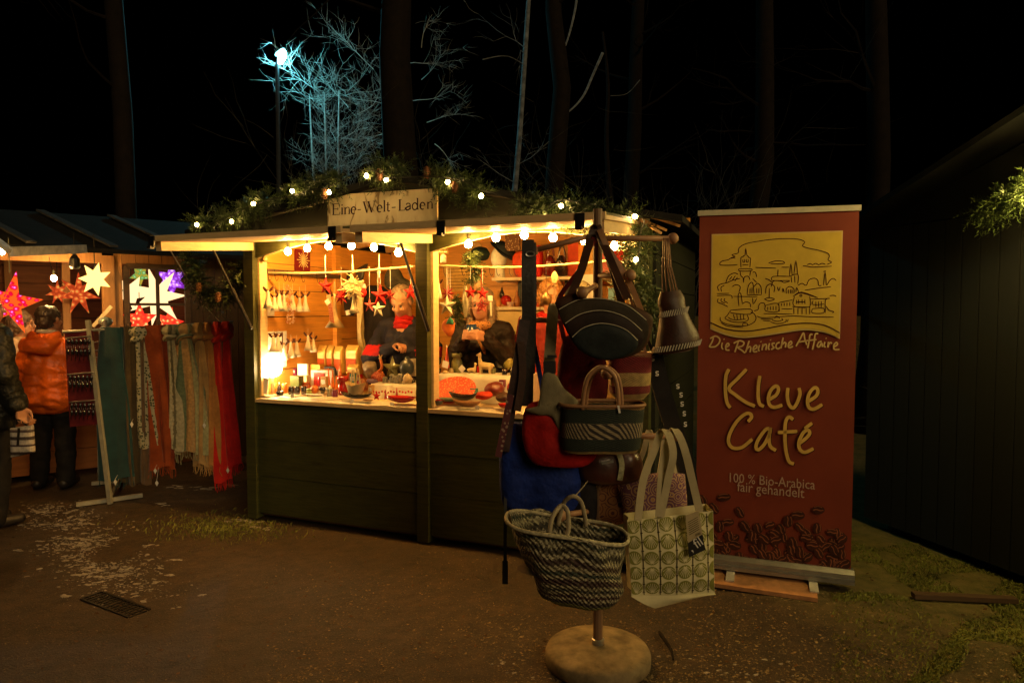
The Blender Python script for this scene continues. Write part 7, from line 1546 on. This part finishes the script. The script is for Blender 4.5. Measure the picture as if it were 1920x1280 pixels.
b = B(SF(p)); capsule(b, (0, .05, .0), (0, .05, .06), .05, .045); b.sph((-.005, .04, .17), (.07, .085, .10), 14, 10); b.sph((-.03, .0, .14), (.02, .03, .03), 8, 6); r_ = remesh(b, .012, 3); r_.out('head', mat('foam_white', (.8, .76, .66), .7, bmp=0), fh, smooth=True)
b = B(SF(p)); rot = Matrix.Rotation(R(38), 3, 'Y'); b.sph(V((.06, .03, .24)), (.115, .11, .055), 16, 10, rot); b.sph(V((.05, .03, .22)), (.15, .14, .014), 18, 8, rot); b.out('hat', mat('dark_felt_hat', (.012, .018, .026), .7), fh, smooth=True)
blob('felt_hat', 'dark teal felt hat beside the foam head', 'hat', 900, 476, 38, 26, vB + .05, mat('teal_felt', (.010, .022, .022), .8), wob=.1, seed=1)
box_px('bean_poster', 'picture of roasted coffee beans hung at the top of the back wall', 'picture', 946, 975, 438, 470, vB, .02, spot_mat(nt('bean_picture'), 60, (.12, .05, .02), (.40, .28, .16), .25))
gourd = lambda x, y0, y1, w, m_, name, lb, cat: pot(name, lb, cat, x, y0, y1, w, vB + .08, m_, [(.5, 0), (.95, .2), (1, .38), (.7, .58), (.38, .74), (.34, .9), (.2, 1), (0, 1)])
gourd(932, 546, 577, 18, mat('gourd_tan', (.55, .26, .07), .35, var=.25), 'gourd_bottle', 'tan bottle gourd on the cabinet right of the woman', 'gourd'); blob('red_ball', 'shiny red ball on the cabinet between two gourds', 'ball', 949, 563, 21, 20, vB + .08, REDG, wob=.02); gourd(969, 545, 577, 14, mat('gourd_brown', (.32, .12, .04), .35, var=.25), 'gourd_bottle', 'brown slim bottle gourd left of the black belts', 'gourd'); pot('painted_bowl', 'small white bowl with red spots before the red ball', 'bowl', 957, 566, 577, 14, vB + .02, mat('white_red', (.6, .4, .36), .4, var=.6, scale=70), BOWL); gourd(941, 538, 560, 10, DKG, 'dark_bottle', 'dark bottle behind the tan gourd', 'bottle'); gourd(1010, 548, 577, 15, mat('gourd_red', (.55, .1, .03), .35, var=.25), 'gourd_bottle', 'orange red gourd right of the black belts', 'gourd')
box_px('dark_pot', 'dark grey box standing at the back of the cabinet', 'box', 970, 992, 528, 577, vB + .2, .1, mat('slate_box', (.03, .035, .04), .6)); box_px('dark_pot', 'dark box under the upper shelf right of the blond person', 'box', 1058, 1082, 526, 577, vB + .2, .1, mat('slate_box', (0, 0, 0))); b = B(FM); q_ = FM.inverted() @ S(1098, 540, 1.40); b.box((q_.x, q_.y, q_.z), (.19, .01, .22)); b.out('white_sheet', WHITEP, None, 'white paper sheet behind the grey knit bundle', 'paper')
garb('grey green knitted bundle hanging before the white sheet', [(1086, 535), (1092, 526), (1102, 530), (1110, 540), (1102, 552), (1090, 548)], .5, .06, KHAKI, 'knit_bundle', 'knitwear'); box_px('blue_bottle_pack', 'blue and white packet behind the post at right', 'packet', 1140, 1152, 540, 565, 1.0, .08, mat('blue_packet', (.06, .2, .32), .4)); box_px('white_packet', 'white packet at the right end of the opening', 'packet', 1178, 1190, 545, 566, .9, .05, WHITEP)
b = B(FM); q_ = FM.inverted() @ S(803, 515, 1.9); q2 = FM.inverted() @ S(811, 515, 1.9)
b.box((q_.x - .02, 1.92, 1.66), (.07, .02, .36)); b.out('brown_board', mat('brown_frame', (.3, .07, .02), .6), None, 'narrow brown framed board on the back wall by the centre post', 'board'); b = B(FM); b.box((q2.x + .02, 1.92, 1.66), (.07, .015, .38)); b.out('pale_poster', mat('pale_poster', (.5, .42, .32), .6), None, 'narrow pale poster on the back wall by the centre post', 'poster')
b = B(FM); q_ = FM.inverted() @ S(855, 520, 1.9); b.box((q_.x, 1.925, q_.z), (.28, .01, .26)); nb = b.out('notice_sheet', mat('amber_paper', (.68, .42, .12), .6), None, 'amber notice sheet with faint lines on the back wall', 'notice'); b = B(FM)
for k in range(7): b.box((q_.x - .01 * (k % 2), 1.918, q_.z + .08 - .03 * k), (.2 - .03 * (k % 3), .002, .004))
b.out('notice_lines', WING, nb)
# ornaments hanging in the right opening
angel(S(822, 560, .14), .11, 'slim pale angel with dark wings next to the centre post', CREAM); star_obj('hanging_star', 'dark red eight pointed star next to the centre post', 840, 550, 16, .14, DKRED, 8, .4)
star_obj('hanging_star', 'large cream five pointed star left of the woman', 838, 573, 21, .10, mat('grey_cream', (.5, .47, .34), .5), 5, .42, .35); star_obj('hanging_star', 'bright red star in front of the woman at left', 882, 548, 13, .12, RED, 5, .42); star_obj('hanging_star', 'red star in front of the woman at right', 905, 550, 13, .12, RED, 5, .42)
c = S(903, 573, .10); R_ = 13 * psz(c); b = B(); pts = [c + (EU * math.cos(a) + EZ * math.sin(a)) * R_ * (1 if k % 2 == 0 else .45) for k, a in enumerate([math.pi / 2 + k * math.pi / 5 for k in range(10)])]; b.tube(pts, .006, 5, closed=True)
for k in range(1, 10, 2): b.tube([pts[k], pts[(k + 4) % 10]], .004, 5)
b.tube([c + EZ * R_, S(903, 500, .12)], .0012, 4); b.out('wire_star', DKRED, None, 'open dark red star frame before the woman in charcoal', 'star')
garb('long grey leaf pendant on the right pole', [(870, 538), (875, 536), (878, 560), (876, 592), (870, 592), (867, 565)], .13, .01, mat('grey_leaf', (.35, .32, .22), .6), 'leaf_pendant', 'pendant'); tag_px('white_tag', 'white tag on a cord right of the woman', 919, 559, 5, .12, tilt=0); b = B(); b.ribbon([S(920, 566, .12), S(921, 592, .12)], .012, EU); b.out('pale_ribbon', CREAM, None, 'thin pale ribbon below the white tag right of the woman', 'ribbon')
b = B(); garland(b, [S(885, 470, .16), S(888, 500, .16), S(890, 530, .16)], .075, 420, .03, .5, 21); fb_ = b.out('fir_bunch', FIR, None, 'upside down fir bunch hanging above the woman', 'fir bunch'); b = B(); b.sph(S(893, 538, .15), (.035, .03, .045), 10, 8); b.out('nut', mat('nut_shell', (.22, .13, .06), .6), fb_, smooth=True)
b = B(); garland(b, [S(850, 560, .22), S(862, 575, .22), S(852, 600, .22)], .06, 380, .028, .5, 22); b.out('fir_bunch', FIR, None, 'fir bunch behind the large cream star', 'fir bunch')
gn = garb('small orange gnome pendant with a teal cap left of the mug', [(828, 614), (836, 598), (850, 598), (852, 618), (843, 632)], .14, .03, mat('gnome_orange', (.55, .14, .03), .7), 'gnome_pendant', 'pendant'); b = B(); b.pillow([S(x, y, .125) for x, y in ((836, 608), (840, 598), (844, 594), (850, 600), (851, 608))], -EV, .02); b.out('cap', mat('teal_cap', (.04, .22, .16), .7), gn); b = B(); b.cyl(S(844, 595, .14), S(844, 500, .13), .0012, n=4); b.out('cord', WHITEP, gn)
ln_ = T('brass_lantern', 'small dark brass lantern before the blond person', 'lantern', S(1024, 572, .14)); p = S(1024, 572, .14); b = B(); b.lathe([(.03, 0), (.036, .03), (.034, .055), (.012, .075), (.006, .10)], 14, p); b.out('body', mat('dark_brass', (.16, .09, .03), .3, .6), ln_, smooth=True); b = B(); b.cyl(p + EZ * .1, V((p.x, p.y, S(1024, 498, .12).z)), .0015, n=4); b.out('chain', BLACK, ln_)
garb('dried gourd tuft tied on the right pole', [(1034, 518), (1040, 508), (1046, 518), (1044, 530), (1036, 530)], .13, .03, STRAW, 'dried_tuft', 'tuft'); b = B()
for dx in (-3, 0, 3): b.tube([S(1040 + dx * .4, 528, .13), S(1041 + dx, 575, .13)], .0015, 4)
b.out('cord_bundle', KHAKI, None, 'thin cords hanging below the dried gourd tuft', 'cord')
for x in (806, 832, 866, 918, 931, 955, 965):
    b = B(); p = S(x, 501, .12); b.tube(SL([p, p - EZ * .03, p - EZ * .055 + EU * .012, p - EZ * .045 + EU * .022], 4), .0022, 5); b.out('hook', BLACK, pl2)
cl = T('pendant_lamp', 'small unlit pendant lamp of brass bells near the arch', 'lamp', S(831, 468, .3)); p = S(831, 468, .3); b = B()
for s in (-1, 0, 1): b.lathe([(.018, -.03), (.016, -.01), (.005, .01)], 10, p + EU * s * .022)
b.out('bells', mat('brass', (.6, .4, .15), .3, .7), cl, smooth=True); b = B(); b.lathe([(.022, -.09), (.02, -.045), (.006, -.03)], 10, p); b.cyl(p, p + EZ * .1, .002, n=4); b.out('shade', CREAM, cl, smooth=True)

# more small goods, each with its own look
KR = mat('kraft_paper', (.40, .25, .10), .7, var=.2); TEAL = mat('teal_print', (.03, .16, .15), .5, var=.2); PLUM = mat('plum_paper', (.16, .02, .06), .5, var=.2); LIME = mat('lime_wax', (.28, .32, .05), .5, var=.2)
for (x0, x1, y0, y1, v, m_, nm, lb, ct) in ((600, 612, 706, 726, .22, KR, 'tea_packet', 'kraft paper tea packet left of the black strap', 'packet'), (586, 596, 704, 722, .36, PLUM, 'tea_packet', 'plum coloured packet behind the window box', 'packet'), (655, 668, 700, 722, .34, TEAL, 'chocolate_bar', 'teal wrapped chocolate bar behind the ceramic basket', 'chocolate'), (668, 676, 702, 720, .36, RED, 'chocolate_bar', 'red wrapped chocolate bar beside the teal one', 'chocolate'),
        (690, 698, 722, 740, .20, KR, 'spice_box', 'small kraft box left of the red felt star', 'box'), (545, 556, 690, 704, .44, PLUM, 'card_pack', 'plum card pack behind the green tea box', 'cards'), (608, 618, 690, 704, .44, ORB, 'card_pack', 'orange card pack in front of the gold bags', 'cards'), (880, 892, 728, 742, .24, TEAL, 'soap_box', 'teal soap box between mosaic tray and red pouch', 'box'), (935, 945, 712, 726, .28, PLUM, 'soap_box', 'plum soap box above the dark purse', 'box')):
    o_, M, w, h = box_px(nm, lb, ct, x0, x1, y0, y1, v, .035, m_, random.uniform(-.3, .3)); b = B(M); b.box((0, -.0015, h * .55), (w * .7, .002, h * .35)); b.out('label', WHITEP if m_ is not WHITEP else KR, o_); b = B(M)
    for k in range(3): b.box((0, -.0032, h * (.46 + .09 * k)), (w * .5, .0012, h * .025))
    b.out('label_print', WING, o_)
for (x, y0, y1, w, v, m_, pf, nm, lb, ct) in ((581, 728, 742, 12, .10, LIME, JAR, 'candle_glass', 'lime green candle glass at the counter edge', 'candle'), (628, 730, 744, 11, .07, PLUM, JAR, 'candle_glass', 'plum candle glass left of the black boat dish', 'candle'), (652, 728, 744, 9, .20, BLUEG, CUP, 'salt_cup', 'slate cup beside the red lantern', 'cup'), (822, 690, 704, 11, .38, DKG, CUP, 'salt_cup', 'black cup between the two red cone candles', 'cup'), (846, 690, 704, 9, .40, STRAW, JAR, 'spice_jar', 'straw coloured spice jar before the green jar', 'jar'), (898, 686, 703, 9, .50, REDG, JAR, 'spice_jar', 'red spice jar behind the llama figure', 'jar'), (925, 690, 704, 10, .46, OLIVE, CUP, 'spice_cup', 'olive cup under the rosette ball', 'cup'), (774, 708, 722, 11, .44, DKG, CUP, 'spice_cup', 'black cup beside the holed pot', 'cup')):
    pot(nm, lb, ct, x, y0, y1, w, v, m_, pf)
for (x, y, r, v, t_, lb) in ((548, 742, 4, .0, .1, 'tiny price tag before the dark tins'), (660, 752, 4, -.01, -.1, 'tiny price tag under the black boat dish'), (735, 758, 4, -.01, .1, 'tiny price tag under the red dish'), (895, 764, 4, -.02, .0, 'tiny price tag at the edge below the brown leaf dish'), (842, 712, 4, .33, .1, 'tiny price tag on the pale step below the white tag'), (606, 716, 4, .20, .2, 'tiny price tag on the kraft tea packet')): tag_px('price_tag', lb, x, y, r, v, tilt=t_)
b = B()
for k in range(14):
    p = S(700 + 5.5 * k, 735 + (k % 3), .22); b.sph(p + EZ * .005, .008, 6, 5)
b.out('bead_chain', REDG, None, 'red bead chain laid before the white step', 'bead chain', smooth=True)
dish('wooden_spoon_tray', 'small wooden tray of nuts at the right end of the left counter', 'tray', 690, 752, 24, 3, .02, KR, sy=.5)
garb('checked tea towel hanging at the back left of the upper shelf', [(878, 455), (900, 455), (902, 470), (880, 470)], 1.5, .02, KR, 'tea_towel', 'towel')

for o in list(bpy.data.objects):
    if '_o' in o: del o['_o']
